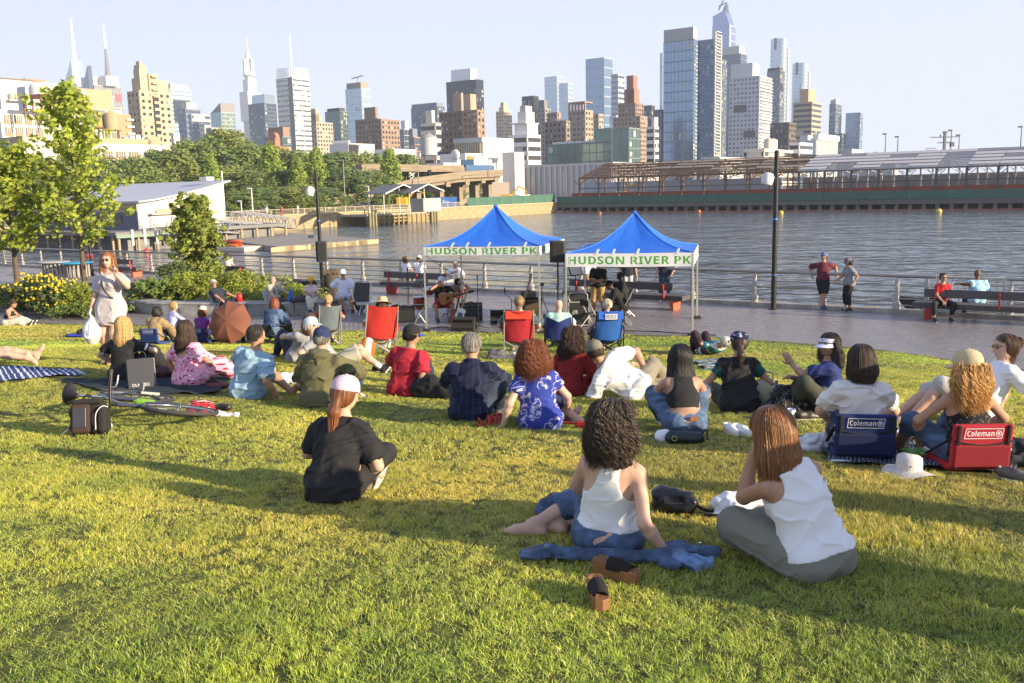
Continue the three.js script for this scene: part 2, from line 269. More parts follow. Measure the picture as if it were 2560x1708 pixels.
building('apartment_tower','tan brick apartment tower with stepped top and a column of balconies',318,347,424,228,450,'punched',wallMat(.56,.42,.23),GLASS.window,(o,k)=>{
const w=k.wall;part(o,'rear_block',G.box(-k.a*.75,k.H/2+4,-k.b*.18-4,k.a*.9,k.H+6,k.b*.36),w);
k.top(.0,.7,.35,.62,8.5,w,'stepped_block');k.top(.1,.6,.1,.34,10.5,w,'stepped_block');k.top(.2,.7,.16,.36,12.6,w,'crown_block');k.top(.3,.6,.2,.29,14.4,w,'crown_block');k.top(0,.8,.6,.96,6,w,'stepped_block');
for(let i=0;i<20;i++){const bc=part(o,'balcony',[G.box(.9,2+i*3.1,-k.b*.5,1.4,.25,3.2),G.box(1.55,2.6+i*3.1,-k.b*.5,.1,1.0,3.2)],w);}
part(o,'balcony_shade_strip',G.box(.42,k.H/2,-k.b*.5,.05,k.H-4,3.4),GLASS.window);  // flat dark glass strip stands in for the shade behind the balconies
});
building('glass_tower','teal glass office tower with a large slanted dark window behind the tan apartments',412,424,476,222,1500,'ribbon',wallMat(.68,.72,.70),GLASS.teal,(o,k)=>{k.top(0,1,.05,.9,8,wallMat(.6,.5,.42));part(o,'sky_lobby',G.box(1,k.H-34,-k.b*.5,1.5,34,k.b*.8),GLASS.dark);});
building('office_tower','blue dark ribbed office block between the tan apartments and the sloped roof tower',443,463,500,272,1100,'ribbon',bluegrey,GLASS.slate,(o,k)=>k.top(.2,.9,.2,.9,8,wallMat(.5,.46,.42)));
building('office_tower','grey banded office block right of the blue ribbed one',470,478,524,285,1050,'ribbon',wallMat(.42,.42,.44),GLASS.slate);
building('office_block','low slate glass block over the treetops left of the sloped roof tower',478,498,510,309,800,'glass',bluegrey,GLASS.slate);
building('office_block','low grey concrete block beneath the sloped roof tower',515,528,552,320,760,'ribbon',wallMat(.45,.44,.42),GLASS.window);
building('glass_tower','pale glass tower with a dark sloping roof',526,552,587,281,900,'glass',wallMat(.5,.52,.5),GLASS.teal,(o,k)=>{part(o,'sloped_roof',G.ext([[0,0],[k.a,0],[k.a,9]],k.b).translate(-k.a,k.H,-k.b),wallMat(.25,.24,.24));});
{
const o=building('stone_skyscraper','tall pale stepped stone skyscraper topped by a needle mast',604,620,646,228,2300,'ribs',wallMat(.62,.58,.57),GLASS.slate,(o,k)=>{
k.top(.1,.9,.1,.9,28,k.wall,'setback');k.top(.22,.78,.22,.78,40,k.wall,'setback');
const cx=-k.a/2,cz=-k.b/2;part(o,'crown',G.lathe([[15,0],[13,10],[9,14],[7.5,46],[4.5,54],[.1,56]],12).translate(cx,k.H+38,cz),wallMat(.66,.62,.6));for(let i=0;i<4;i++)part(o,'crown_fin',G.box(cx+Math.cos(i*1.571)*12,k.H+58,cz+Math.sin(i*1.571)*12,5,40,5),wallMat(.66,.62,.6));
mast(o,cx,k.H+92,cz,44,2.4,wallMat(.5,.45,.4),'mast');part(o,'shoulder',G.box(cx,k.H-36,cz,k.a*1.3,70,k.b*1.3),k.wall);part(o,'lower_block',G.box(cx,(k.H-150)/2,cz,k.a*1.75,k.H-150,k.b*1.75),k.wall);
});
}
building('glass_tower','dark blue angular glass tower in front of the stone skyscraper',620,660,690,258,900,'glass',bluegrey,GLASS.slate,(o,k)=>{part(o,'upper_box',G.box(-k.a*.4,k.H+4,-k.b*.5,k.a*.8,9,k.b*.9),GLASS.pale);});
building('office_block','brown topped office block beside the banded tower foot',662,706,727,343,460,'glass',bluegrey,GLASS.green,(o,k)=>k.top(.0,.85,.1,.9,5,brown));
building('brick_block','small red brick building with an arched gable over the trees',666,696,722,368,400,'punched',redbrick,GLASS.window,(o,k)=>{k.top(.35,.95,.1,.6,4,redbrick);part(o,'gable',new THREE.CylinderGeometry(2.2,2.2,2,16,1).rotateX(Math.PI/2).translate(-k.a*.6,k.H+4.3,-k.b*.35),redbrick);});
building('banded_tower','tall grey tower with pale horizontal screens, lattice crown and thin mast',690,730,772,193,1250,'louvre',wallMat(.62,.56,.47),GLASS.slate,(o,k)=>{
mast(o,-2,k.H-4,-2,58,1.3,wallMat(.85,.85,.85),'mast');const lt=[];
for(const[f,len]of[['n',k.a],['w',k.b]]){for(let i=0;i<=10;i++)lt.push(faceBox(f,k.a,k.b,i*len/10*.8+len*.15-.25,i*len/10*.8+len*.15+.25,k.H,k.H+13,.5));for(let i=1;i<5;i++)lt.push(faceBox(f,k.a,k.b,len*.15,len*.95,k.H+i*3,k.H+i*3+.5,.5));}
stuff(part(o,'lattice_crown',lt,wallMat(.6,.6,.6)));part(o,'corner_notch',G.box(-k.a*.12,k.H/2,.5,k.a*.24,k.H,1.2),GLASS.dark);
});
building('apartment_tower','narrow tan and grey apartment tower left of the dark glass slab',778,790,831,306,700,'brick',wallMat(.42,.33,.25),GLASS.window,(o,k)=>{k.top(0,1,0,.35,6,k.wall);k.top(0,1,0,.2,10,k.wall);});
building('glass_slab','dark green glass slab beside the narrow tan tower',812,850,868,278,800,'glass',bluegrey,GLASS.green,(o,k)=>k.top(.1,.9,.1,.9,3,black));
building('glass_tower','white patterned glass tower with a dark cap and roof crane',863,903,925,221,900,'curtain',wallMat(.6,.66,.7),GLASS.pale,(o,k)=>{k.top(.06,.95,.06,.94,6,wallMat(.28,.24,.2));part(o,'crane',[G.bar(V(-10,k.H+6,-6),V(-10,k.H+12,-6),.8),G.bar(V(-18,k.H+11,-6),V(-2,k.H+12.5,-6),.9)],mat(.3,.3,.32,.6));});
building('brick_apartments','brown brick apartment pair, the shaded wing',888,944,952,297,560,'brick',brown,GLASS.window,(o,k)=>k.top(.1,.6,.1,.9,7,brown));
building('brick_apartments','brown brick apartment pair, the sunlit wing',944,952,997,299,545,'brick',brown,GLASS.window);
building('office_block','small grey block between the brown pair and the blue slab',995,1010,1026,324,620,'glass',greyw,GLASS.slate,(o,k)=>k.top(0,.7,.2,.7,6,cream));
building('office_block','tiny block with a red wing over the white roofs',1022,1036,1051,344,520,'glass',wallMat(.5,.25,.18),GLASS.slate,(o,k)=>k.top(.4,1,.1,.9,5,bluegrey));
building('glass_slab','wide dark blue office slab left of the black tower',1027,1092,1111,266,950,'glass',bluegrey,GLASS.slate,(o,k)=>k.top(.02,.98,.05,.95,4,bluegrey));
building('striped_tower','narrow tower with dark and pale stripes in front of the blue slab',1053,1088,1101,309,420,'ribbon',wallMat(.6,.52,.4),GLASS.dark,(o,k)=>k.top(.3,.75,.2,.8,6,k.wall));
building('black_tower','broad black glass tower with a white rooftop box',1115,1190,1208,199,800,'glass',black,GLASS.dark,(o,k)=>k.top(.2,.85,.1,.9,10,wallMat(.8,.8,.82),'rooftop_box'));
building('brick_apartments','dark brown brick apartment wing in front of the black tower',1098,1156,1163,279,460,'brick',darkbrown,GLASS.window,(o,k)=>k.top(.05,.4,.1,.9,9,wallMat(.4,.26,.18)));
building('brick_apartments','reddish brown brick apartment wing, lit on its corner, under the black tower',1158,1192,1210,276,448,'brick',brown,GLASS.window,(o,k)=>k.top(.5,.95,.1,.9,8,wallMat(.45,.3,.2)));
building('tan_tower','slim tan tower with a stepped gold crown',1240,1259,1279,279,800,'brick',wallMat(.62,.46,.29),GLASS.window,(o,k)=>{k.top(.2,.8,.2,.8,4,wallMat(.6,.42,.2),'crown');k.top(.3,.7,.3,.7,8,wallMat(.6,.42,.2),'crown');});
building('black_tower','small black ribbed tower left of the twin glass towers',1305,1335,1346,243,900,'ribs',black,GLASS.dark,(o,k)=>k.top(0,1,0,1,1.5,black));
building('brick_tower','grey brick stepped tower below the twin glass towers',1336,1362,1375,272,640,'brick',wallMat(.30,.27,.25),GLASS.window,(o,k)=>k.top(.1,.7,.1,.7,6,wallMat(.2,.2,.2)));
building('brick_tower','brown stepped brick tower below the twin glass towers',1368,1392,1402,282,600,'brick',wallMat(.28,.2,.16),GLASS.window);
building('glass_tower','taller of the twin silvery glass towers',1361,1392,1416,191,1300,'glass',silver,GLASS.pale);
building('glass_tower','shorter of the twin silvery glass towers',1397,1418,1434,208,1250,'glass',silver,GLASS.pale);
{
const o=building('glass_tower','smooth tapering blue glass tower standing alone above the brick blocks',1464,1510,1531,144,1200,'curtain',wallMat(.3,.38,.5),GLASS.blue);
}
building('glass_tower','narrow dark striped tower touching the tapering blue tower',1528,1545,1560,185,1150,'ribbon',wallMat(.4,.46,.55),GLASS.slate);
building('brick_apartments','brick apartment tower with an open concrete crown',1421,1462,1482,276,520,'brick',wallMat(.36,.27,.2),GLASS.window,(o,k)=>{const c=[];for(let i=0;i<6;i++){c.push(G.box(-k.a*(.03+i*.188),k.H+2.2,-.6,1,4.4,1));}c.push(G.box(-k.a/2,k.H+4.6,-k.b/2,k.a,.8,k.b));part(o,'crown',c,wallMat(.36,.22,.17));});
building('brick_apartments','lower brick wing right of the crowned apartment tower',1481,1496,1508,286,560,'brick',wallMat(.4,.32,.24),GLASS.window);
building('brick_block','long dark brick block left of the crowned apartment tower',1362,1414,1424,303,480,'brick',wallMat(.24,.18,.15),GLASS.window);
building('brick_tower','tall red brown brick tower with stepped shoulders and balconies',1546,1588,1608,258,650,'brick',wallMat(.30,.17,.13),GLASS.window,(o,k)=>{k.top(.15,.75,.2,.8,10,wallMat(.34,.15,.1),'stepped_top');k.top(.2,.6,.2,.7,19,wallMat(.36,.14,.09),'stepped_top');});
building('brick_tower','lower shoulder of the red brown brick tower',1533,1600,1618,291,630,'brick',wallMat(.34,.22,.16),GLASS.window);
building('office_block','pale blue block seen between the brick towers',1524,1540,1548,290,800,'glass',silver,GLASS.pale);
building('brick_tower','dark brick slab left of the wide glass tower',1610,1629,1637,264,760,'glass',wallMat(.3,.16,.12),GLASS.dark);
building('black_tower','black block with lights on its parapet beside the wide glass tower',1634,1655,1663,275,740,'ribs',black,GLASS.slate);
building('white_block','small white banded block at the foot of the wide glass tower',1617,1636,1646,318,480,'ribbon',wallMat(.7,.68,.66),GLASS.window,(o,k)=>k.top(0,.3,.1,.9,5,whitew));
building('glass_tower','wide blue glass tower with floor lines and a grey roof screen',1659,1735,1745,98,700,'curtain',wallMat(.16,.22,.3),GLASS.blue,(o,k)=>{
k.top(.03,1,.05,.95,9,wallMat(.36,.36,.38),'roof_screen');const b=[];for(let i=0;i<36;i++)b.push(G.box(.7,4+i*(k.H-6)/36,-k.b*.3,1.4,.4,k.b*.5));stuff(part(o,'balcony',b,cream));
});
building('glass_tower','second blue glass slab with sunlit corner balconies',1743,1786,1802,98,715,'glass',wallMat(.28,.36,.45),GLASS.blue,(o,k)=>{
const b=[];for(let i=0;i<48;i++)b.push(G.box(.9,4+i*(k.H+4)/48,-k.b*.4,2,.4,k.b*.8));stuff(part(o,'balcony',b,cream));part(o,'corner_fin',[G.box(.6,k.H/2+3,-.5,1,k.H+6,1),G.box(.6,k.H/2+2,-k.b+.5,1,k.H+4,1)],cream);part(o,'dark_recess',G.box(-k.a*.93,k.H-70,.4,k.a*.2,6,1),black);part(o,'recess',G.box(-k.a*.93,k.H/2,.3,k.a*.12,k.H,.8),GLASS.dark);
});
building('glass_tower','thin pale slab peeking out left of the wide glass tower',1650,1657,1668,133,900,'glass',silver,GLASS.pale);
building('glass_skyscraper','tallest tower, bluish glass with an angled top and a jutting deck',1781,1823,1839,62,1500,'curtain',wallMat(.36,.42,.6),mat(.22,.30,.52,.14,{metalness:.6}),(o,k)=>{
part(o,'angled_top',G.ext([[0,0],[k.a,0],[k.a*.7,24],[0,16]].map(([x,y])=>[x-k.a,y]),k.b*.8).translate(0,k.H,-k.b*.85),mat(.22,.30,.52,.14,{metalness:.6}));
part(o,'peak',G.ext([[-k.a*.75,0],[-k.a*.2,0],[-k.a*.3,26]],k.b*.4).translate(0,k.H+8,-k.b*.6),GLASS.slate);
part(o,'viewing_deck',G.ext([[0,0],[16,6],[16,8],[0,8]].map(([x,y])=>[-k.a-x,y-62]),18).translate(0,k.H,-24),silver);part(o,'bright_edge',G.box(.8,k.H/2,-1.5,1.6,k.H,4),wallMat(.75,.75,.8));
part(o,'crane',[G.bar(V(-22,k.H+26,-10),V(-14,k.H+40,-10),1.4),G.bar(V(-22,k.H+32,-10),V(-8,k.H+36,-10),1.2)],black);
});
building('glass_tower','dark grey tower with a lighter cap under the tallest tower',1805,1852,1867,134,1050,'glass',wallMat(.2,.22,.26),GLASS.slate,(o,k)=>{k.top(.1,.9,.05,.95,9,wallMat(.5,.52,.46));});
building('glass_slab','pale glass sliver behind the sunlit corner balconies',1796,1806,1818,150,900,'glass',bluegrey,GLASS.slate);
building('hotel_tower','pale grey grid tower with three dark slots',1824,1899,1930,190,620,'brick',wallMat(.52,.52,.56),GLASS.slate,(o,k)=>{
k.top(.25,.98,.05,.6,9,wallMat(.58,.58,.62),'upper_block');for(const[x,y]of[[.62,.73],[.28,.5],[.66,.2]])part(o,'dark_slot',G.box(-k.a*x,k.H*y,.5,k.a*.4,4.2,1.1),mat(.12,.12,.13,.8));
const b=[];for(let i=0;i<34;i++)b.push(G.box(.8,3+i*(k.H-4)/34,-k.b*.5,1.4,.4,k.b*.9));stuff(part(o,'balcony',b,wallMat(.6,.6,.62)));
});
building('glass_tower','dark blue tower with two small openings behind the grid tower',1918,1951,1962,176,900,'glass',wallMat(.3,.28,.24),GLASS.slate,(o,k)=>{for(const y of[.86,.5])part(o,'opening',G.box(.4,k.H*y,-k.b*.4,1,7,6),black);k.top(.1,1,.1,.9,3,black);});
for(const[label,uL,uR,v,D]of[['tall slim rounded silver tower with a rooftop notch',1931,1976,97,1500],['rounded blue glass tower behind the gold brown slab',1986,2028,158,1450]]){
const L=atDepth(uL,v,D),R=atDepth(uR,v,D),o=thing('rounded_tower',label,'building',[(L.x+R.x)/2,.4,L.z-10],GRID_TURN),h=L.y,w=(R.x-L.x)/1.15;
const ring=(q)=>{const pts=[],a=w/2*q,b=w*.45*q,rr=w*.3;for(let i=0;i<32;i++){const t=i/32*6.2832,c=Math.cos(t),s=Math.sin(t);pts.push([Math.sign(c)*(a-rr)+c*rr,Math.sign(s)*(b-rr)+s*rr]);}return pts;},slab=(q,y,hh)=>G.ext(ring(q),hh).rotateX(-Math.PI/2).translate(0,y,0);part(o,'glass_shaft',slab(1,0,h),GLASS.pale);
const fr=[];for(let i=1;i<34;i++)fr.push(slab(1.008,i*h/34,.8));stuff(part(o,'floor_line',fr,wallMat(.45,.5,.56)));
part(o,'stone_fin',[G.box(w*.5,h*.5,-w*.3,2,h*.86,6),G.box(w*.2,h*.42,w*.455,3,h*.8,2)],wallMat(.5,.4,.34));part(o,'roof_notch',G.box(-w*.1,h-8,w*.44,3,18,3),GLASS.dark);
}
building('tan_slab','gold brown banded slab with a tan rooftop block',1984,2030,2053,255,700,'ribbon',wallMat(.46,.36,.24),GLASS.window,(o,k)=>k.top(.25,.7,.1,.9,10,wallMat(.5,.32,.18),'rooftop_block'));
building('brick_block','dark brown block in front of the gold brown slab',1926,1972,1990,307,560,'brick',wallMat(.13,.1,.09),GLASS.dark);
building('slim_tower','slim dark tower with a grey top right of the gold brown slab',2074,2090,2105,260,900,'glass',wallMat(.3,.32,.35),GLASS.slate,(o,k)=>{k.top(.1,.5,.1,.6,5,greyw);k.top(.55,.95,.1,.6,4,greyw);});
building('glass_tower','last blue glass tower at the end of the skyline',2115,2151,2158,282,900,'glass',wallMat(.3,.36,.42),GLASS.blue);
building('office_block','tiny blue block between the slim tower and the last glass tower',2096,2105,2115,334,900,'glass',bluegrey,GLASS.slate);
building('office_block','low pale block beside the green finned building',2000,2020,2034,338,500,'plain',wallMat(.6,.58,.55),GLASS.window);
building('green_building','low white building with green glass fins',2027,2042,2094,347,480,'ribs',wallMat(.78,.77,.72),GLASS.teal,(o,k)=>part(o,'parapet',G.box(-k.a/2+1,k.H+1,-k.b/2,k.a,3,k.b),wallMat(.8,.79,.74)));
building('white_block','white curved low building over the pier roof',1975,1998,2030,358,430,'ribbon',wallMat(.75,.72,.66),GLASS.window);
building('low_building','long cream low building with rooftop tanks behind the pier roof',1860,1910,1990,374,400,'ribbon',wallMat(.62,.55,.45),GLASS.window,(o,k)=>{for(const z of[.25,.38])part(o,'roof_tank',G.lathe([[2,0],[2,4.4],[.1,5.4]],14).translate(-k.a*.2,k.H,-k.b*z),wallMat(.6,.5,.4));});
building('low_building','white low rooftop right behind the pier skeleton',1752,1800,1870,392,380,'plain',wallMat(.55,.54,.52),GLASS.window);
building('low_building','grey low shed behind the end of the white roof',2105,2130,2160,372,520,'plain',wallMat(.4,.42,.45),GLASS.window);
building('green_glass_building','long low green glass building in the middle of the shore',1366,1529,1600,356,350,'glass',wallMat(.14,.18,.17),GLASS.green,(o,k)=>{k.top(.02,.28,.05,.9,5.4,GLASS.green,'upper_block');for(let i=0;i<6;i++)part(o,'roof_unit',G.rbox(-k.a*(.3+i*.12),k.H+.7,-3,3,1.2,2,.1),wallMat(.6,.6,.6));});
building('green_glass_building','green glass corner tower on the long glass building',1531,1572,1601,321,336,'glass',wallMat(.16,.22,.2),GLASS.green);
building('grey_shed','long grey ribbed shed below the green glass building',1310,1530,1640,408,320,'ribs',wallMat(.42,.43,.46),wallMat(.36,.37,.4));
building('white_building','large white industrial building with a dark yellow window band',1136,1208,1284,343,330,'plain',whitew,GLASS.window,(o,k)=>{
part(o,'band_window',G.box(-k.a*.52,k.H-4.2,.25,k.a*.9,4.4,.5),mat(.20,.15,.05,.25));for(let i=0;i<12;i++)part(o,'mullion',G.box(-k.a*(.09+i*.078),k.H-4.2,.55,.25,4.4,.2),greyw);
part(o,'grey_cladding',[G.box(-k.a/2,k.H-.8,.4,k.a,1.6,.8),G.box(-k.a/2,k.H-7.6,.4,k.a,1.8,.8)],wallMat(.42,.42,.42));for(let i=0;i<8;i++)part(o,'panel',G.box(.2,k.H-5,-k.b*(.1+i*.115),.4,6,k.b*.1),wallMat(.74,.72,.68));
});
building('white_building','lower white wing in front of the industrial building',1099,1163,1205,383,318,'plain',whitew,GLASS.window,(o,k)=>part(o,'yellow_window',G.box(.2,k.H*.72,-2.6,.4,k.H*.45,4),mat(.3,.22,.06,.3)));
building('grey_building','pale grey windowless building right of the white industrial one',1255,1286,1310,380,326,'plain',wallMat(.55,.55,.55),GLASS.window);
building('white_stepped_building','white stepped building with balconies above the industrial roof',1272,1318,1350,338,400,'ribbon',whitew,GLASS.window,(o,k)=>{k.top(.05,.75,.1,.9,5,whitew,'setback');k.top(.15,.6,.15,.8,10,wallMat(.66,.62,.56),'setback');k.top(.2,.5,.2,.7,12.5,wallMat(.5,.46,.4),'setback');part(o,'terrace',G.box(-k.a*.5,k.H+5.2,-k.b*.5,k.a*.9,.4,k.b*1.05),whitew);});
{
const o=building('white_low_building','low white building with small windows and stepped parapet beside the trees',1058,1108,1240,407,290,'plain',whitew,GLASS.window,(o,k)=>{
for(let i=0;i<10;i++)part(o,'window',G.box(.1,k.H-3.2,-k.b*(.08+i*.088),.25,1.5,.7),GLASS.window);for(let i=0;i<5;i++)part(o,'window',G.box(-k.a*(.12+i*.16),k.H-3,.1,.6,1.4,.25),GLASS.window);
for(const z of[.3,.55,.85])part(o,'parapet_step',G.box(-.4,k.H+.5,-k.b*z,.9,1.1,2.6),whitew);part(o,'blue_banner',G.box(-k.a*.4,k.H-5,.2,k.a*.5,.9,.2),mat(.04,.08,.3,.7));part(o,'blue_banner',G.box(.2,k.H-7.2,-k.b*.16,.2,1.2,5),mat(.04,.08,.3,.7));part(o,'awning',G.box(.6,k.H-8.2,-k.b*.5,1.6,.7,9),mat(.3,.05,.04,.7));
});
}
building('white_rooftop','white low rooftop with a lattice frame over the treetops',823,870,936,358,420,'plain',wallMat(.62,.62,.63),GLASS.window,(o,k)=>{const l=[];for(let i=0;i<7;i++)l.push(G.box(.3,k.H-3.4,-k.b*(.02+i*.05),.3,6,.3),G.bar(V(.35,k.H-6,-k.b*(.02+i*.05)),V(.35,k.H-.6,-k.b*(.07+i*.05)),.25));part(o,'lattice',l,mat(.05,.05,.06,.8));for(let i=0;i<9;i++)part(o,'roof_unit',G.box(-k.a*.1*i-1,k.H+.6,-1.5,.8,1.2,.8),whitew);});
building('white_rooftop','long white roof strip behind the trees left of the striped tower',935,985,1040,372,400,'plain',whitew,GLASS.window);
function windowRow(o,k,n,y,z0,z1,h,group='window'){const W=(z1-z0)*k.b/n;for(let i=0;i<n;i++){const zc=-k.b*z0-W*(i+.5),f=part(o,'window',G.box(.12,y,zc,.3,h,W*.74),mat(.18,.17,.14,.3));for(let j=1;j<4;j++)part(f,'mullion',G.box(.3,y,zc+W*.74*(j/4-.5),.08,h,.14),cream);part(f,'sill',G.box(.25,y-h/2-.55,zc,.3,.9,W*.74),wallMat(.4,.27,.13));}}
building('industrial_building','long low cream factory building with window bands behind the young trees',-30,57,417,352,310,'plain',wallMat(.66,.60,.50),GLASS.window,(o,k)=>{
windowRow(o,k,6,k.H-3.8,.22,.78,2.1);windowRow(o,k,6,k.H-7.8,.22,.78,2.1);part(o,'tan_parapet',[G.box(-.3,k.H+.9,-k.b*.6,.8,1.8,k.b*.55),G.box(-.3,k.H+1.4,-k.b*.9,.8,3,k.b*.1),G.box(-k.a*.5,k.H+.6,-.3,k.a,2,.8)],wallMat(.44,.32,.17));
for(let i=0;i<3;i++)for(const y of[3.8,7.8])part(o,'window',G.box(-k.a*(.1+i*.16),k.H-y,.15,4,2.3,.3),GLASS.window);
for(let i=0;i<5;i++)part(o,'roof_unit',G.rbox(-3,k.H+1.6,-k.b*(.72+i*.045),1.6,2+(i%3),2,.1),i%2?whitew:greyw);
});
building('industrial_building','white factory block with two window rows and rooftop pipes at the picture edge',-40,-2,110,273,350,'plain',whitew,GLASS.window,(o,k)=>{windowRow(o,k,4,k.H-3,.04,.95,2.4);windowRow(o,k,4,k.H-7.5,.04,.95,2.4);windowRow(o,k,4,k.H-12,.04,.95,2.4);});
building('industrial_building','upper white block with a row of roof vents, far left',-40,-4,82,197,400,'plain',whitew,GLASS.window,(o,k)=>{for(let i=0;i<7;i++)part(o,'roof_vent',G.lathe([[.9,0],[1.2,1.6],[.5,2.6],[.02,2.7]],10).translate(1.5,k.H-8,-4-i*2.3),wallMat(.6,.48,.3));part(o,'vent_shelf',G.box(1.6,k.H-8.6,-11,3,.6,18),cream);part(o,'roof_edge',G.box(-k.a/2,k.H+.3,-k.b/2,k.a+.5,.7,k.b+.5),wallMat(.2,.15,.12));});
building('industrial_building','brown rooftop block with a dark edge over the white factory',45,62,112,196,420,'plain',wallMat(.42,.22,.13),GLASS.window);
building('industrial_building','grey white plant room with a round white tank',40,62,96,215,370,'plain',wallMat(.6,.6,.6),GLASS.window);
{const p=atDepth(112,240,352),o=thing('round_tank','broad round white cooling tank on red steel legs','tank',[p.x,p.y,p.z],GRID_TURN);part(o,'drum',G.lathe([[5.3,0],[5.3,2.6],[4.6,4.2],[.02,5]],28),whitew);const red=mat(.35,.1,.05,.8);part(o,'platform',[G.box(0,-.4,0,15,.5,12),...[-6,0,6].flatMap((x)=>[-5,5].map((z)=>G.box(x,-4,z,.5,7.5,.5)))],red);for(let i=0;i<4;i++)part(o,'small_tank',G.cyl(V(6.5+i*1.3,-2,-5-i*1.2),V(6.5+i*1.3,2.2,-5-i*1.2),.8),cream);}
building('industrial_building','tan brick block on the white factory roof',142,158,276,217,395,'plain',wallMat(.52,.31,.16),GLASS.window);
building('industrial_building','main white factory wing with louvred openings above the young tree',88,108,303,265,375,'plain',wallMat(.8,.76,.68),GLASS.window,(o,k)=>{windowRow(o,k,5,k.H-6,.3,.95,2.4);windowRow(o,k,5,k.H-10.5,.3,.95,2.4);windowRow(o,k,5,k.H-15,.3,.95,2.4);part(o,'louvre',G.box(.2,k.H-1.2,-k.b*.62,.4,2,k.b*.3),mat(.2,.18,.15,.8));});
building('brick_block','narrow orange brick stair tower beside the water tanks',288,294,326,285,360,'plain',wallMat(.5,.26,.12),GLASS.window,(o,k)=>{for(let i=0;i<6;i++)part(o,'balcony',G.box(.4,k.H-2-i*2.6,-k.b*.85,1,.7,3),cream);});
building('white_block','small white block with square holes next to the tan apartments',428,434,448,335,420,'punched',whitew,GLASS.dark);
for(const[label,u,v0,v1,r]of[['left round wooden water tank on the factory roof',250,319,290,2.0],['right and larger wooden water tank on the factory roof',280,325,288,2.45]]){const p=atDepth(u,v0,340),o=thing('water_tank',label,'water tank',p,0,'wooden rooftop water tanks'),h=(v0-v1)/FOCAL*340;const wd=mat(.42,.34,.2,.9);part(o,'barrel',G.lathe([[r*.96,0],[r,h]],20),wd);part(o,'conical_roof',G.lathe([[r*1.06,h],[.05,h+r*.7]],20),mat(.5,.38,.18,.9));part(o,'support',[G.box(0,-.2,0,r*2,.4,r*2),...[-1,1].flatMap((x)=>[-1,1].map((z)=>G.box(x*r*.7,-2.4,z*r*.7,.25,4.4,.25)))],mat(.3,.1,.05,.8));for(let i=1;i<6;i++)part(o,'hoop',G.tor(0,h*i/6,0,r*(.96+.04*i/6)+.02,.04,Math.PI/2),mat(.2,.17,.12,.7));}
{const p=atDepth(1073,388,300),o=thing('water_tank','grey water tank on legs above the low white building','water tank',p,0);part(o,'barrel',G.lathe([[2.6,0],[2.7,5.6]],18),greyw);part(o,'conical_roof',G.lathe([[2.8,5.6],[.05,7]],18),wallMat(.35,.33,.3));part(o,'support',[-1.7,1.7].flatMap((x)=>[-1.7,1.7].map((z)=>G.box(x,-3,z,.3,6,.3))),mat(.15,.12,.1,.8));}
// ---------- people: a jointed figure, meshed as one continuous skin, with clothes and hair over it ----------
const add=(a,b,s=1)=>[a[0]+b[0]*s,a[1]+b[1]*s,a[2]+b[2]*s],sub=(a,b)=>[a[0]-b[0],a[1]-b[1],a[2]-b[2]],dot=(a,b)=>a[0]*b[0]+a[1]*b[1]+a[2]*b[2],len=(a)=>Math.hypot(...a),nrm=(a)=>{const l=len(a)||1;return[a[0]/l,a[1]/l,a[2]/l];},crs=(a,b)=>[a[1]*b[2]-a[2]*b[1],a[2]*b[0]-a[0]*b[2],a[0]*b[1]-a[1]*b[0]],lerp=(a,b,t)=>[mix(a[0],b[0],t),mix(a[1],b[1],t),mix(a[2],b[2],t)];
function cone(a,b,ra,rb,k=.03,fl,cut){const d=sub(b,a),L2=Math.max(1e-9,dot(d,d));return{a,b,d,L2,ra,rb,k,fl,cut:cut?nrm(d):null};}
function coneDist(c,x,y,z){
const px=x-c.a[0],py=y-c.a[1],pz=z-c.a[2],d=c.d;let h=(px*d[0]+py*d[1]+pz*d[2])/c.L2;const hc=h<0?0:h>1?1:h;
const qx=px-d[0]*hc,qy=py-d[1]*hc,qz=pz-d[2]*hc;let l2=qx*qx+qy*qy+qz*qz;
let s=1;if(c.fl){const e=qx*c.fl[0]+qy*c.fl[1]+qz*c.fl[2];l2+=e*e*(c.fl[3]*c.fl[3]-1);s=c.fl[3]>1?1/Math.sqrt(c.fl[3]):1;}
let r=(Math.sqrt(l2)-(c.ra+(c.rb-c.ra)*hc))*s;
if(c.cut){const q=(x-c.b[0])*c.cut[0]+(y-c.b[1])*c.cut[1]+(z-c.b[2])*c.cut[2];if(q>r)r=q;}
return r;
}
function fieldOf(prims,grow=0,warp){
const n=prims.length;
return(x,y,z)=>{
let d=1e3;for(let i=0;i<n;i++){const c=prims[i],e=coneDist(c,x,y,z),k=c.k;if(e-d>k)continue;if(d-e>k){d=e;continue;}const h=.5+.5*(d-e)/k;d=d+(e-d)*h-k*h*(1-h);}
d-=grow;return warp?warp(x,y,z,d):d;
};
}
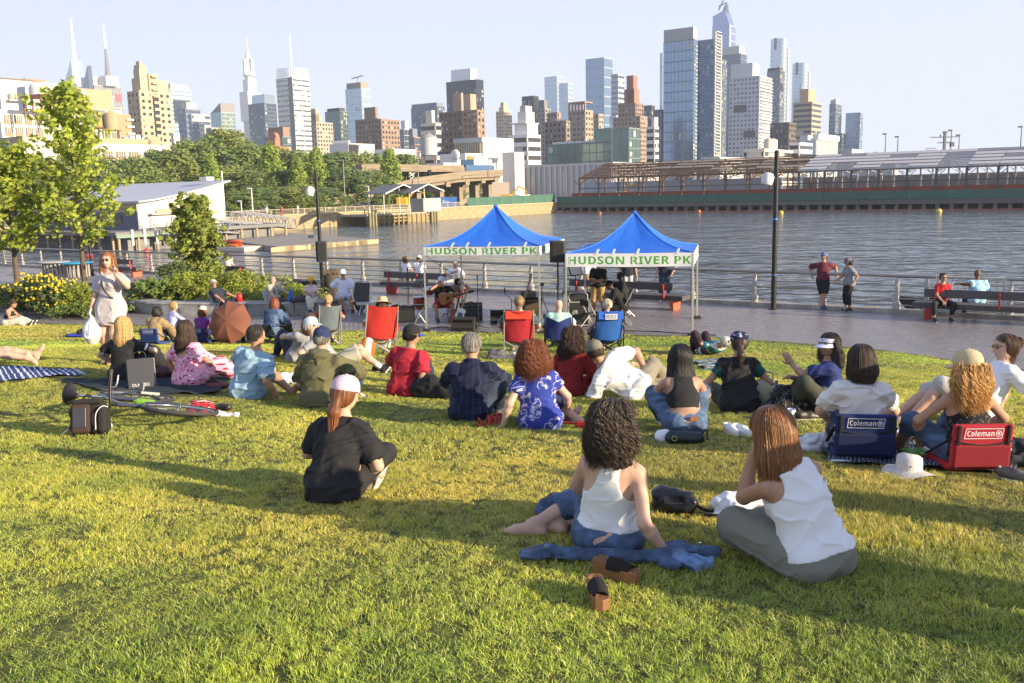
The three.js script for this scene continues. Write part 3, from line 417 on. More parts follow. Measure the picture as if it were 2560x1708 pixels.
function netMesh(f,prims,cell,pad=.03){
const lo=[1e9,1e9,1e9],hi=[-1e9,-1e9,-1e9];for(const c of prims)for(const[p,r]of[[c.a,c.ra],[c.b,c.rb]])for(let i=0;i<3;i++){lo[i]=Math.min(lo[i],p[i]-r-pad);hi[i]=Math.max(hi[i],p[i]+r+pad);}
const n=[0,1,2].map((i)=>Math.ceil((hi[i]-lo[i])/cell)+2),[nx,ny,nz]=n,F=new Float32Array(nx*ny*nz),Bk=4,reach=cell*Bk*1.15;
for(let bz=0;bz<nz;bz+=Bk)for(let by=0;by<ny;by+=Bk)for(let bx=0;bx<nx;bx+=Bk){
const c=f(lo[0]+(bx+1.5)*cell,lo[1]+(by+1.5)*cell,lo[2]+(bz+1.5)*cell),skip=Math.abs(c)>reach;
for(let z=bz;z<Math.min(nz,bz+Bk);z++)for(let y=by;y<Math.min(ny,by+Bk);y++)for(let x=bx;x<Math.min(nx,bx+Bk);x++)F[(z*ny+y)*nx+x]=skip?c:f(lo[0]+x*cell,lo[1]+y*cell,lo[2]+z*cell);
}
const id=new Int32Array(nx*ny*nz).fill(-1),P=[],I=[],sx=1,sy=nx,sz=nx*ny,co=[0,sx,sy,sx+sy,sz,sz+sx,sz+sy,sz+sx+sy],E=[[0,1],[2,3],[4,5],[6,7],[0,2],[1,3],[4,6],[5,7],[0,4],[1,5],[2,6],[3,7]];
for(let z=0;z<nz-1;z++)for(let y=0;y<ny-1;y++)for(let x=0;x<nx-1;x++){
const o=z*sz+y*sy+x;let m=0;for(let k=0;k<8;k++)if(F[o+co[k]]<0)m|=1<<k;if(m===0||m===255)continue;
let px=0,py=0,pz=0,c=0;for(const[a,b]of E){const A=F[o+co[a]],B=F[o+co[b]];if((A<0)===(B<0))continue;const t=A/(A-B);px+=(a&1)+((b&1)-(a&1))*t;py+=((a>>1)&1)+(((b>>1)&1)-((a>>1)&1))*t;pz+=(a>>2)+((b>>2)-(a>>2))*t;c++;}
id[o]=P.length/3;P.push(lo[0]+(x+px/c)*cell,lo[1]+(y+py/c)*cell,lo[2]+(z+pz/c)*cell);
}
for(let z=1;z<nz-1;z++)for(let y=1;y<ny-1;y++)for(let x=1;x<nx-1;x++){
const o=z*sz+y*sy+x,s=F[o]<0;
for(const[st,u,v]of[[sx,sy,sz],[sy,sz,sx],[sz,sx,sy]]){if(s===F[o+st]<0)continue;const a=id[o],b=id[o-u],c=id[o-u-v],d=id[o-v];if(a<0||b<0||c<0||d<0)continue;if(s)I.push(a,b,c,a,c,d);else I.push(a,c,b,a,d,c);}
}
const g=new THREE.BufferGeometry();g.setAttribute('position',new THREE.Float32BufferAttribute(P,3));g.setIndex(I);g.computeVertexNormals();return g;
}
function ik(a,t,l1,l2,hint){
let d=sub(t,a),L=len(d);const mx=(l1+l2)*.995;if(L>mx){t=add(a,d,mx/L);d=sub(t,a);L=mx;}const u=nrm(d),x=(l1*l1-l2*l2+L*L)/(2*L),h=Math.sqrt(Math.max(0,l1*l1-x*x));let v=sub(hint,[u[0]*dot(hint,u),u[1]*dot(hint,u),u[2]*dot(hint,u)]);v=nrm(v);return[add(add(a,u,x),v,h),t];
}
const rotX=(v,a)=>[v[0],v[1]*Math.cos(a)-v[2]*Math.sin(a),v[1]*Math.sin(a)+v[2]*Math.cos(a)],rotY=(v,a)=>[v[0]*Math.cos(a)+v[2]*Math.sin(a),v[1],-v[0]*Math.sin(a)+v[2]*Math.cos(a)],rotZ=(v,a)=>[v[0]*Math.cos(a)-v[1]*Math.sin(a),v[0]*Math.sin(a)+v[1]*Math.cos(a),v[2]];
const SKINS={fair:[.55,.34,.25],tan:[.42,.23,.15],olive:[.36,.21,.14],brown:[.13,.065,.04],dark:[.07,.038,.027]};
const POSES={
stand:{py:.93,la:[.11,.08,.0],ra:[-.11,.08,.0],lk:[.1,0,1],rk:[-.1,0,1],lh:[.28,.78,.06],rh:[-.28,.78,.06],le:[.4,0,-1],re:[-.4,0,-1]},
cross:{py:.11,la:[-.13,.06,.30],ra:[.13,.07,.34],lk:[1,.42,.25],rk:[-1,.42,.25],lh:[.16,.20,.34],rh:[-.16,.20,.34],le:[1,-.2,-.5],re:[-1,-.2,-.5],lean:6,chest:14},
kneesup:{py:.11,la:[.13,.07,.52],ra:[-.13,.07,.52],lk:[.12,1,.1],rk:[-.12,1,.1],lh:[.10,.36,.48],rh:[-.10,.36,.48],le:[1,-.3,0],re:[-1,-.3,0],lean:4,chest:16},
legsout:{py:.11,la:[.13,.06,.82],ra:[-.10,.06,.84],lk:[.1,1,0],rk:[-.1,1,0],lh:[.30,.035,-.30],rh:[-.30,.035,-.30],le:[.3,0,-1],re:[-.3,0,-1],lean:-14,chest:-8},
chair:{py:.50,la:[.14,.08,.48],ra:[-.14,.08,.48],lk:[.1,1,.4],rk:[-.1,1,.4],lh:[.16,.62,.34],rh:[-.16,.62,.34],le:[.8,-.5,-.4],re:[-.8,-.5,-.4],lean:-4,chest:0},
};
function handPrims(w,dir,pn,sd,curl,s,spread=1){
const out=[],at=(l,t,n)=>add(add(add(w,dir,l*s),sd,t*s),pn,n*s),fl=[...pn,1.75];
out.push(cone(w,at(.03,0,0),.027*s,.031*s,.012),cone(at(.03,.008,0),at(.082,.006,0),.036*s,.041*s,.012,fl));
const F=[[.028,.092,.074,.0086],[.009,.097,.082,.0088],[-.011,.093,.076,.0084],[-.030,.083,.060,.0076]];
for(const[t,l0,L,r]of F){
const fan=t*2.2*spread;let p=at(l0-.012,t,0),d=nrm(add(dir,sd,fan)),seg=[.45,.31,.27];
for(let i=0;i<3;i++){const bend=curl*[.75,1.15,.8][i];d=nrm(add([d[0]*Math.cos(bend),d[1]*Math.cos(bend),d[2]*Math.cos(bend)],pn,Math.sin(bend)*(i?1:1)));const q=add(p,d,L*seg[i]*s+(i?0:.012*s));out.push(cone(p,q,r*s*(1.08-i*.1),r*s*(.98-i*.12),.004));p=q;}
}
let p=at(.022,.03,.004),d=nrm(add(add(dir,sd,.95),pn,.25+curl*.5));for(let i=0;i<2;i++){const q=add(p,d,[.042,.03][i]*s);out.push(cone(p,q,.0125*s*(1-i*.14),.0105*s*(1-i*.14),.008));p=q;d=nrm(add(add(d,dir,.55),pn,curl*.35));}
return out;
}
const bodyCell=(D)=>clamp(.0045+D*.00075,.0075,.0175);
function colorize(g,fn){const p=g.attributes.position,c=new Float32Array(p.count*3);for(let i=0;i<p.count;i++){const q=fn(p.getX(i),p.getY(i),p.getZ(i));c[3*i]=q[0];c[3*i+1]=q[1];c[3*i+2]=q[2];}g.setAttribute('color',new THREE.BufferAttribute(c,3));return g;}
const skinMat=(c)=>mat(...c,.58,{vertexColors:true});
const hairMat=(c,r=.42)=>mat(...c,r,{vertexColors:true});
const STATS={n:0};
function person(o){
const t=thing('person',o.label,'person',[0,0,0],0,o.group),D=o.D??-o.at.z;STATS.n++;
if(o.world){t.position.copy(o.at);t.rotation.y=headingTurn(o.yaw??0);}else onSlope(t,o.at,o.yaw??0);
const s=(o.h??1.7)/1.7,P={...POSES[o.pose??'cross'],...o.p},fem=o.fem??false,gt=1+((o.girth??1)-1)*.6,cell=o.cell??bodyCell(D),seed=Math.round((o.at.x+50)*37+D*11)%97;
const S=(v)=>[v[0]*s,v[1]*s,v[2]*s];
const pel=S([P.px??0,P.py,P.pz??0]),tw0=(P.hipYaw??0)*rad;
const tilt=(a,side,tw)=>rotY(rotZ(rotX([0,1,0],a*rad),-side*rad),tw);
const up0=tilt(P.lean??0,P.side??0,tw0),up1=tilt(P.chest??P.lean??0,P.side1??P.side??0,tw0),tw=(P.twist??0)*rad+tw0;
const basis=(up,yaw)=>{let l=[Math.cos(yaw),0,-Math.sin(yaw)];l=nrm(sub(l,[up[0]*dot(l,up),up[1]*dot(l,up),up[2]*dot(l,up)]));return{l,f:crs(l,up)};};
const b0=basis(up0,tw0),b1=basis(up1,tw),sl=o.slump??(P.py<.3&&Math.abs(P.lean??0)<28?.93:1),waist=add(pel,up0,.14*sl*s),mid=nrm(add(up0,up1)),chest=add(waist,mid,.17*sl*s),neck=add(chest,up1,.20*(.4+.6*sl)*s);
const sw=(o.shw??(fem?.158:.185))*s,sh={},hip={},kn={},an={},el={},wr={},shrug=P.shrug??0;
for(const[k,sg]of[['L',1],['R',-1]]){
sh[k]=add(add(add(neck,up1,(-.075+shrug)*s),b1.l,sg*sw),b1.f,(P.shf??0)*s);hip[k]=add(add(pel,b0.l,sg*.088*s),up0,-.02*s);
const ankle=S(k==='L'?P.la:P.ra);[kn[k],an[k]]=ik(hip[k],ankle,.43*s,.41*s,k==='L'?P.lk:P.rk);
const hand=S(k==='L'?P.lh:P.rh);[el[k],wr[k]]=ik(sh[k],hand,.285*s,.255*s,k==='L'?P.le:P.re);
}
const hy=tw+(P.headYaw??0)*rad,hup=nrm(add(tilt(P.headPitch??((P.chest??P.lean??0)*.35+4),P.headTilt??0,hy),up1,.0)),hb=basis(hup,hy),nd=nrm(add(up1,hup)),hc=add(add(neck,nd,.085*s),hup,.10*s);
const J={pel,waist,chest,neck,sh,hip,kn,an,el,wr,hc,hup,hb,b0,b1,up0,up1,s};
// ----- prims
const ff0=[...b0.f,1.28],ff1=[...b1.f,1.42];
const torso=(g)=>{const l=[cone(add(pel,b0.l,.055*s),add(pel,b0.l,-.055*s),.125*s*gt*(fem?1.06:1)*g,.125*s*gt*(fem?1.06:1)*g,.06,ff0),cone(pel,waist,.135*s*gt*g,(fem?.118:.132)*s*gt*g,.07,ff0),cone(waist,chest,(fem?.118:.132)*s*gt*g,(fem?.138:.152)*s*Math.sqrt(gt)*g,.07,ff1),cone(chest,add(neck,up1,-.09*s),(fem?.138:.152)*s*Math.sqrt(gt)*g,.115*s*g,.07,ff1),cone(add(sh.L,b1.l,-.03*s),add(sh.R,b1.l,.03*s),.054*s*g,.054*s*g,.07),cone(add(neck,up1,-.07*s),add(neck,up1,.0),.085*s,.058*s,.05)];
for(const sg of[1,-1]){l.push(cone(add(add(add(pel,b0.l,sg*.075*s),b0.f,-.045*s),up0,-.03*s),add(add(add(pel,b0.l,sg*.08*s),b0.f,-.02*s),up0,-.02*s),.105*s*gt*g,.1*s*gt*g,.05));if(fem)l.push(cone(add(add(add(chest,b1.l,sg*.07*s),b1.f,.075*s),up1,.01*s),add(add(add(chest,b1.l,sg*.07*s),b1.f,.05*s),up1,.03*s),.066*s*gt,.06*s,.05));if(o.belly&&sg>0)l.push(cone(add(add(waist,b0.f,.06*s),up0,-.04*s),add(add(waist,b0.f,.07*s),up0,.03*s),o.belly*s,o.belly*s,.08));}
return l;};
const ag=o.armg??(fem?.9:1.04)*Math.sqrt(gt),lg=o.legg??Math.sqrt(gt)*(fem?1.04:1);
const arm=(k,t0,t1,g,cut)=>{const a=sh[k],e=el[k],w=wr[k],out=[];const rU=[.050*ag*s+g,.042*ag*s+g],rF=[.042*ag*s+g,.028*ag*s+g];if(t0<1){const m=Math.min(1,t1),b=lerp(a,e,m),whole=t1>1;out.push(cone(a,b,rU[0],mix(rU[0],rU[1],m),.03,null,cut&&!whole));}if(t1>1){const m=t1-1,b=lerp(e,w,m),q=lerp(e,w,Math.min(m,.3));if(m>.3){out.push(cone(e,q,rF[0],rF[0]*1.03,.02));out.push(cone(q,b,rF[0]*1.03,mix(rF[0],rF[1],m),.02,null,cut));}else out.push(cone(e,b,rF[0],rF[0],.02,null,cut));}return out;};
const leg=(k,t1,g,cut)=>{const a=hip[k],e=kn[k],w=an[k],out=[],r=[.088,.058,.056,.036].map((x)=>x*lg*s+g),m=Math.min(1,t1),b=lerp(a,e,m),sf=lerp(a,e,.12);out.push(cone(sf,b,r[0],mix(r[0],r[1],m),.06,null,cut&&t1<=1));if(t1>1){const q=t1-1,c=lerp(e,w,Math.min(q,.35)),back=nrm(crs(b0.l,nrm(sub(w,e))));if(q>.35){out.push(cone(e,c,r[1]*.98,r[2]*1.02,.03),cone(c,lerp(e,w,q),r[2]*1.02,mix(r[2],r[3],(q-.35)/.65),.03,null,cut));}else out.push(cone(e,c,r[1],r[2],.03,null,cut));}return out;};
const toe={};for(const k of['L','R']){const sd=nrm(sub(an[k],kn[k]));let f=(k==='L'?P.lf:P.rf)??null;if(!f){f=[b0.f[0],0,b0.f[2]];if(Math.abs(sd[1])<.6)f=nrm(add([0,.9,0],sd,.45));}f=nrm(f);toe[k]=f;}
const foot=(k,g)=>{const a=an[k],f=toe[k];let d=nrm(sub(an[k],kn[k]));d=nrm(sub(d,[f[0]*dot(d,f),f[1]*dot(d,f),f[2]*dot(d,f)]));const heel=add(add(a,f,-.045*s),d,.042*s),ball=add(add(a,f,.115*s),d,.052*s),tip=add(add(a,f,.175*s),d,.058*s),side=crs(f,d);return[cone(a,heel,.036*s+g,.034*s+g,.03),cone(a,ball,.036*s+g,.030*s+g,.03),cone(add(ball,side,.016*s),add(ball,side,-.016*s),.028*s+g,.028*s+g,.03),cone(heel,ball,.03*s+g,.028*s+g,.03),cone(ball,tip,.029*s+g,.020*s+g,.02)];};
const toes=(k)=>{const a=an[k],f=toe[k];let d=nrm(sub(an[k],kn[k]));d=nrm(sub(d,[f[0]*dot(d,f),f[1]*dot(d,f),f[2]*dot(d,f)]));const side=crs(f,d),out=[];for(let i=0;i<5;i++){const q=(i-2)*.0165*s*(k==='L'?1:-1),b=add(add(add(a,f,(.125-Math.abs(i)*.006)*s),d,.056*s),side,q);out.push(cone(b,add(b,f,(.062-i*.007)*s),(i?.0095:.0135)*s,(i?.008:.012)*s,.006));}return out;};
// ----- clothes
const body=[...torso(1),cone(add(neck,up1,-.03*s),add(hc,hup,-.05*s),.056*s*(fem?.9:1.06),.05*s*(fem?.9:1.06),.03)];
for(const k of['L','R'])body.push(...arm(k,0,2,0),...leg(k,2,0),...(o.shoes?[]:foot(k,0)));
const meshes=[netMesh(fieldOf(body),body,Math.max(cell,.011))];
const hs=s*(o.headScale??1.03)*(.5+.5/s),at=(x,y,z)=>add(add(add(hc,hb.l,x*hs),hup,y*hs),hb.f,z*hs);
const head=[cone(at(0,.012,-.02),at(0,.03,-.012),.083*hs,.083*hs,.03,[...hb.l,1.1]),cone(at(0,-.01,.02),at(0,.03,.018),.072*hs,.074*hs,.03),cone(at(0,-.072,.048),at(0,-.02,.03),.036*hs,.058*hs,.035),cone(at(.03,-.06,.012),at(-.03,-.06,.012),.035*hs,.035*hs,.03),cone(at(0,.01,.086),at(0,-.028,.108),.009*hs,.0135*hs,.012),cone(at(.012,-.031,.094),at(-.012,-.031,.094),.0095*hs,.0095*hs,.01),cone(at(.03,.026,.074),at(-.03,.026,.074),.015*hs,.015*hs,.012),cone(at(.017,-.060,.083),at(-.017,-.060,.083),.009*hs,.009*hs,.01),cone(at(.036,-.026,.062),at(.03,-.03,.066),.022*hs,.02*hs,.02),cone(at(-.036,-.026,.062),at(-.03,-.03,.066),.022*hs,.02*hs,.02),cone(add(neck,up1,.0),at(0,-.05,-.012),.052*s*(fem?.9:1.06),.05*s*(fem?.9:1.08),.03)];
for(const sg of[1,-1])head.push(cone(at(sg*.079,.016,-.004),at(sg*.074,-.022,.0),.016*hs,.011*hs,.006,[...hb.l,2]));
const hg=netMesh(fieldOf(head),head,clamp(D*.0006,.0035,.008));meshes.push(hg);
for(const k of['L','R']){
const fd=nrm(sub(wr[k],el[k])),spec=(k==='L'?P.lhand:P.rhand)??{},dir=spec.dir?nrm(spec.dir):fd;let pn=spec.pn??(Math.abs(dir[1])>.8?[k==='L'?-1:1,0,0]:[0,-1,0]);pn=nrm(sub(pn,[dir[0]*dot(dir,pn),dir[1]*dot(dir,pn),dir[2]*dot(dir,pn)]));let sd=crs(dir,pn);if(k==='R')sd=[-sd[0],-sd[1],-sd[2]];if(spec.flip)sd=[-sd[0],-sd[1],-sd[2]];
const hp=handPrims(wr[k],dir,pn,sd,spec.curl??.4,s*(fem?.93:1.03),spec.spread??1);meshes.push(netMesh(fieldOf(hp),hp,clamp(D*.00045,.0032,.006),.012));
if(!o.shoes){const tp=toes(k);meshes.push(netMesh(fieldOf(tp),tp,clamp(D*.0005,.004,.0065),.012));}
}
const sk=SKINS[o.skin??'fair'],lip=at(0,-.062,.092);
meshes.forEach((g,i)=>colorize(g,(x,y,z)=>{const n=1+.07*noise(x*60,y*60,z*60)+.05*noise(x*12,y*12,z*12);let c=[n,n,n];if(i===1){const q=[x,y,z],e=Math.hypot(dot(sub(q,lip),hb.l)*.55,dot(sub(q,lip),hup)*1.5,dot(sub(q,lip),hb.f)*.7);if(e<.013*hs)c=[n*.92,n*.55,n*.52];const bl=sub(q,at(0,.034,.085));if(Math.abs(dot(bl,hup))<.006&&Math.abs(dot(bl,hb.l))>.012&&Math.abs(dot(bl,hb.l))<.045&&dot(bl,hb.f)>-.04)c=[.3,.28,.28];}return c;}));
part(t,'body',join(meshes),skinMat(sk));
const wrinkle=(amp,f1,dirn,seedy)=>(x,y,z,d)=>{if(Math.abs(d)>.06)return d;const u=(x*dirn[0]+y*dirn[1]+z*dirn[2]);const w=noise(x*f1*.45+seedy,(y-u*.2)*f1,z*f1*.45),w2=noise(x*f1*1.5+9,y*f1*2.2+x*f1,z*f1*1.5+seedy);const w3=noise(x*f1*.3+4,y*f1*.75+(x+z)*f1*.5,z*f1*.3+seedy);const rg=(q)=>1/(1+90*q*q);return d-amp*(1.25*rg(w)+.25*w2+1.15*rg(w3)-.75);};
const dress=(name,prims,grow,m,amp=.006,cutf,label)=>{const base=fieldOf(prims,grow,wrinkle(amp,o.wf??13,up1,seed)),f=cutf?(x,y,z)=>Math.max(base(x,y,z),cutf(x,y,z)):base,g=netMesh(f,prims,cell,.03+grow+amp);uvOn(g);return part(t,name,g,m,label);};
function uvOn(g){planarUV(g,0,0,(x,y,z)=>{const q=sub([x,y,z],waist),a=Math.atan2(dot(q,b1.l),-dot(q,b1.f));return[a*.17/s,dot(q,up1)/s];});return g;}
const half=(p,n)=>(x,y,z)=>(x-p[0])*n[0]+(y-p[1])*n[1]+(z-p[2])*n[2];
const T=o.top;
if(T){
const loose=T.loose??.014,g=loose*s,sl=T.sleeve??.62,pr=torso(T.wide??1);for(const k of['L','R'])if(sl>0){const b=arm(k,0,sl,(T.sleeveLoose??.006)*s,true);if(T.flare)b[b.length-1].rb+=T.flare*s;pr.push(...b);}if(T.skirt)for(const k of['L','R']){const q=leg(k,T.skirt,.02*s,true);if(o.pose==='stand')q.forEach((c)=>{c.rb+=.05*s;c.k=.12;});pr.push(...q);}
const neckC=add(neck,up1,(T.neck??.018)*s),nr=(T.neckR??.075)*s,dip=T.dip??0,hem=add(pel,up0,(T.hem??-.09)*s),hn=[-up0[0],-up0[1],-up0[2]],hf=half(hem,hn),nfz=T.scoop?add(neckC,b1.f,T.scoop*s):neckC;
const cutf=(x,y,z)=>{let d=Math.max(T.skirt?-1:hf(x,y,z));const q=[x-nfz[0],y-nfz[1],z-nfz[2]],h=dot(q,up1),e=nr-Math.hypot(dot(q,b1.l),dot(q,b1.f));d=Math.max(d,Math.min(h+.05*s,Math.max(e,h)));if(T.back){const p2=add(add(neck,b1.f,-.12*s),up1,-T.back*.35*s),r2=Math.hypot(dot([x-p2[0],y-p2[1],z-p2[2]],b1.l),dot([x-p2[0],y-p2[1],z-p2[2]],up1)*.8);if(dot([x-neck[0],y-neck[1],z-neck[2]],b1.f)<.02)d=Math.max(d,T.back*s-r2);}if(T.racer)for(const k of['L','R']){const a=sh[k],q2=[x-a[0],y-a[1],z-a[2]];const e2=T.racer*s-Math.hypot(dot(q2,b1.l)*.95,dot(q2,up1)*.62,dot(q2,b1.f)*.45);d=Math.max(d,e2);}return d;};
const top=dress(T.name??'shirt',pr,g,T.mat,T.amp??.006,cutf,T.label);
if(T.cuff)for(const k of['L','R']){const a=lerp(sh[k],el[k],sl-.1),b=lerp(sh[k],el[k],sl+.005),r0=mix(.056,.043,sl)*ag*s+(T.sleeveLoose??.006)*s+g+.003;part(top,'cuff',G.cyl(V(...a),V(...b),r0*1.06,r0*1.04,20),T.cuff);}
if(T.collar){const c=[];for(let i=0;i<14;i++){const a=i/14*Math.PI*2,q=(r,h)=>add(add(add(neckC,b1.l,Math.sin(a)*r),b1.f,Math.cos(a)*r*.9),up1,h);c.push(V(...q(nr*.98,.012*s)));}part(top,'collar',G.tube(c,.017*s,8,40,true),T.mat);}
if(T.hood){const hp=[cone(add(add(neck,b1.f,-.095*s),b1.l,.07*s),add(add(neck,b1.f,-.095*s),b1.l,-.07*s),.055*s,.055*s,.05),cone(add(add(neck,b1.f,-.1*s),up1,-.03*s),add(add(neck,b1.f,-.125*s),up1,-.13*s),.07*s,.02*s,.05),cone(add(add(neck,b1.f,-.02*s),b1.l,.085*s),add(add(neck,b1.f,-.07*s),b1.l,.06*s),.035*s,.045*s,.05),cone(add(add(neck,b1.f,-.02*s),b1.l,-.085*s),add(add(neck,b1.f,-.07*s),b1.l,-.06*s),.035*s,.045*s,.05)];part(top,'hood',uvOn(netMesh(fieldOf(hp,0,wrinkle(.012,16,up1,5)),hp,cell)),T.mat);}
if(T.strap)for(const sg of[1,-1]){const pts=[-.13,-.06,0,.05].map((h,i)=>V(...add(add(add(neck,b1.l,sg*.075*s),up1,(h-.03+(i===3?-.02:0))*s),b1.f,[-.105,-.085,-.035,.03][i]*s)));part(top,'strap',G.tube(pts,.011*s,6,16),T.mat);}
}
const Bm=o.bottom;
if(Bm){const wy=(Bm.waist??.07),pr=torso(1).filter((c,i)=>i===0||(i>5&&c.ra>.09*s&&c.ra<.2));const q0=torso(1)[1];pr.push(cone(add(pel,up0,-.02*s),add(pel,up0,wy*s),q0.ra,mix(q0.ra,q0.rb,wy/.14),.05,ff0,true));if(wy<.1)pr.forEach((c)=>{if(c.ra===c.rb&&c.ra>.12*s){c.ra*=.86;c.rb*=.86;}});for(const k of['L','R'])pr.push(...leg(k,Bm.length??1.92,(Bm.legLoose??.012)*s,true));const wb=null;const g=dress(Bm.name??'trousers',pr,(Bm.loose??.008)*s,Bm.mat,Bm.amp??.005,wb,Bm.label);if(Bm.belt){const c=add(pel,up0,((Bm.waist??.07)-.012)*s),pts=[];for(let i=0;i<24;i++){const a=i/24*Math.PI*2;const rr=(fem?.146:.155)*s*gt;pts.push(V(...add(add(c,b0.l,Math.cos(a)*rr*1.02),b0.f,Math.sin(a)*rr*.84-.012*s)));}part(g,'belt',G.tube(pts,.02*s,8,48,true),Bm.belt);}}
if(o.shoes)for(const k of['L','R']){const pr=foot(k,.009*s),q=part(t,'shoe',netMesh(fieldOf(pr),pr,Math.min(cell,.012),.02),o.shoes.mat);if(o.shoes.sock){const c=lerp(kn[k],an[k],o.shoes.sockTo??.8);part(q,'sock',G.cyl(V(...c),V(...an[k]),.046*lg*s,.043*lg*s,12),o.shoes.sock);}if(o.shoes.sole){const f=toe[k];let d=nrm(sub(an[k],kn[k]));d=nrm(sub(d,[f[0]*dot(d,f),f[1]*dot(d,f),f[2]*dot(d,f)]));const a=add(add(an[k],f,-.05*s),d,.075*s),b=add(add(an[k],f,.18*s),d,.083*s),sp=[cone(a,lerp(a,b,.6),.036*s,.04*s,.02,[...d,2.6]),cone(lerp(a,b,.6),b,.04*s,.03*s,.02,[...d,2.6])];part(q,'sole',netMesh(fieldOf(sp),sp,Math.min(cell,.01),.02),o.shoes.sole);}}
if(o.hair)hairOn(t,{...o.hair,hatted:o.hat&&o.hat.kind!=='visor'},J,at,hs,D,cell,seed);
if(o.hat)hatOn(t,o.hat,at,hs,hb,hup,D);
if(o.glasses){const m=mat(...(o.glasses===true?[.012,.012,.014]:o.glasses),.08,{clearcoat:1}),fr=[];for(const sg of[1,-1]){const g=new THREE.SphereGeometry(.027*hs,14,10).scale(1,.78,.22);g.applyMatrix4(new THREE.Matrix4().makeBasis(V(...hb.l),V(...hup),V(...hb.f)));g.translate(...at(sg*.033,.014,.097));fr.push(g,G.cyl(V(...at(sg*.058,.02,.09)),V(...at(sg*.083,.022,-.01)),.004*hs,.003*hs,6));}fr.push(G.cyl(V(...at(.014,.022,.103)),V(...at(-.014,.022,.103)),.004*hs,.004*hs,6));part(t,'sunglasses',fr,m);}
else if(o.eyes){for(const sg of[1,-1]){const e=part(t,'eye',G.sph(...at(sg*.032,.011,.078),.0125*hs,10),mat(.7,.68,.65,.3));part(e,'iris',G.sph(...at(sg*.032,.011,.086),.006*hs,8),mat(.05,.03,.02,.3));}}
o.extra?.(t,J,at);
return t;
}
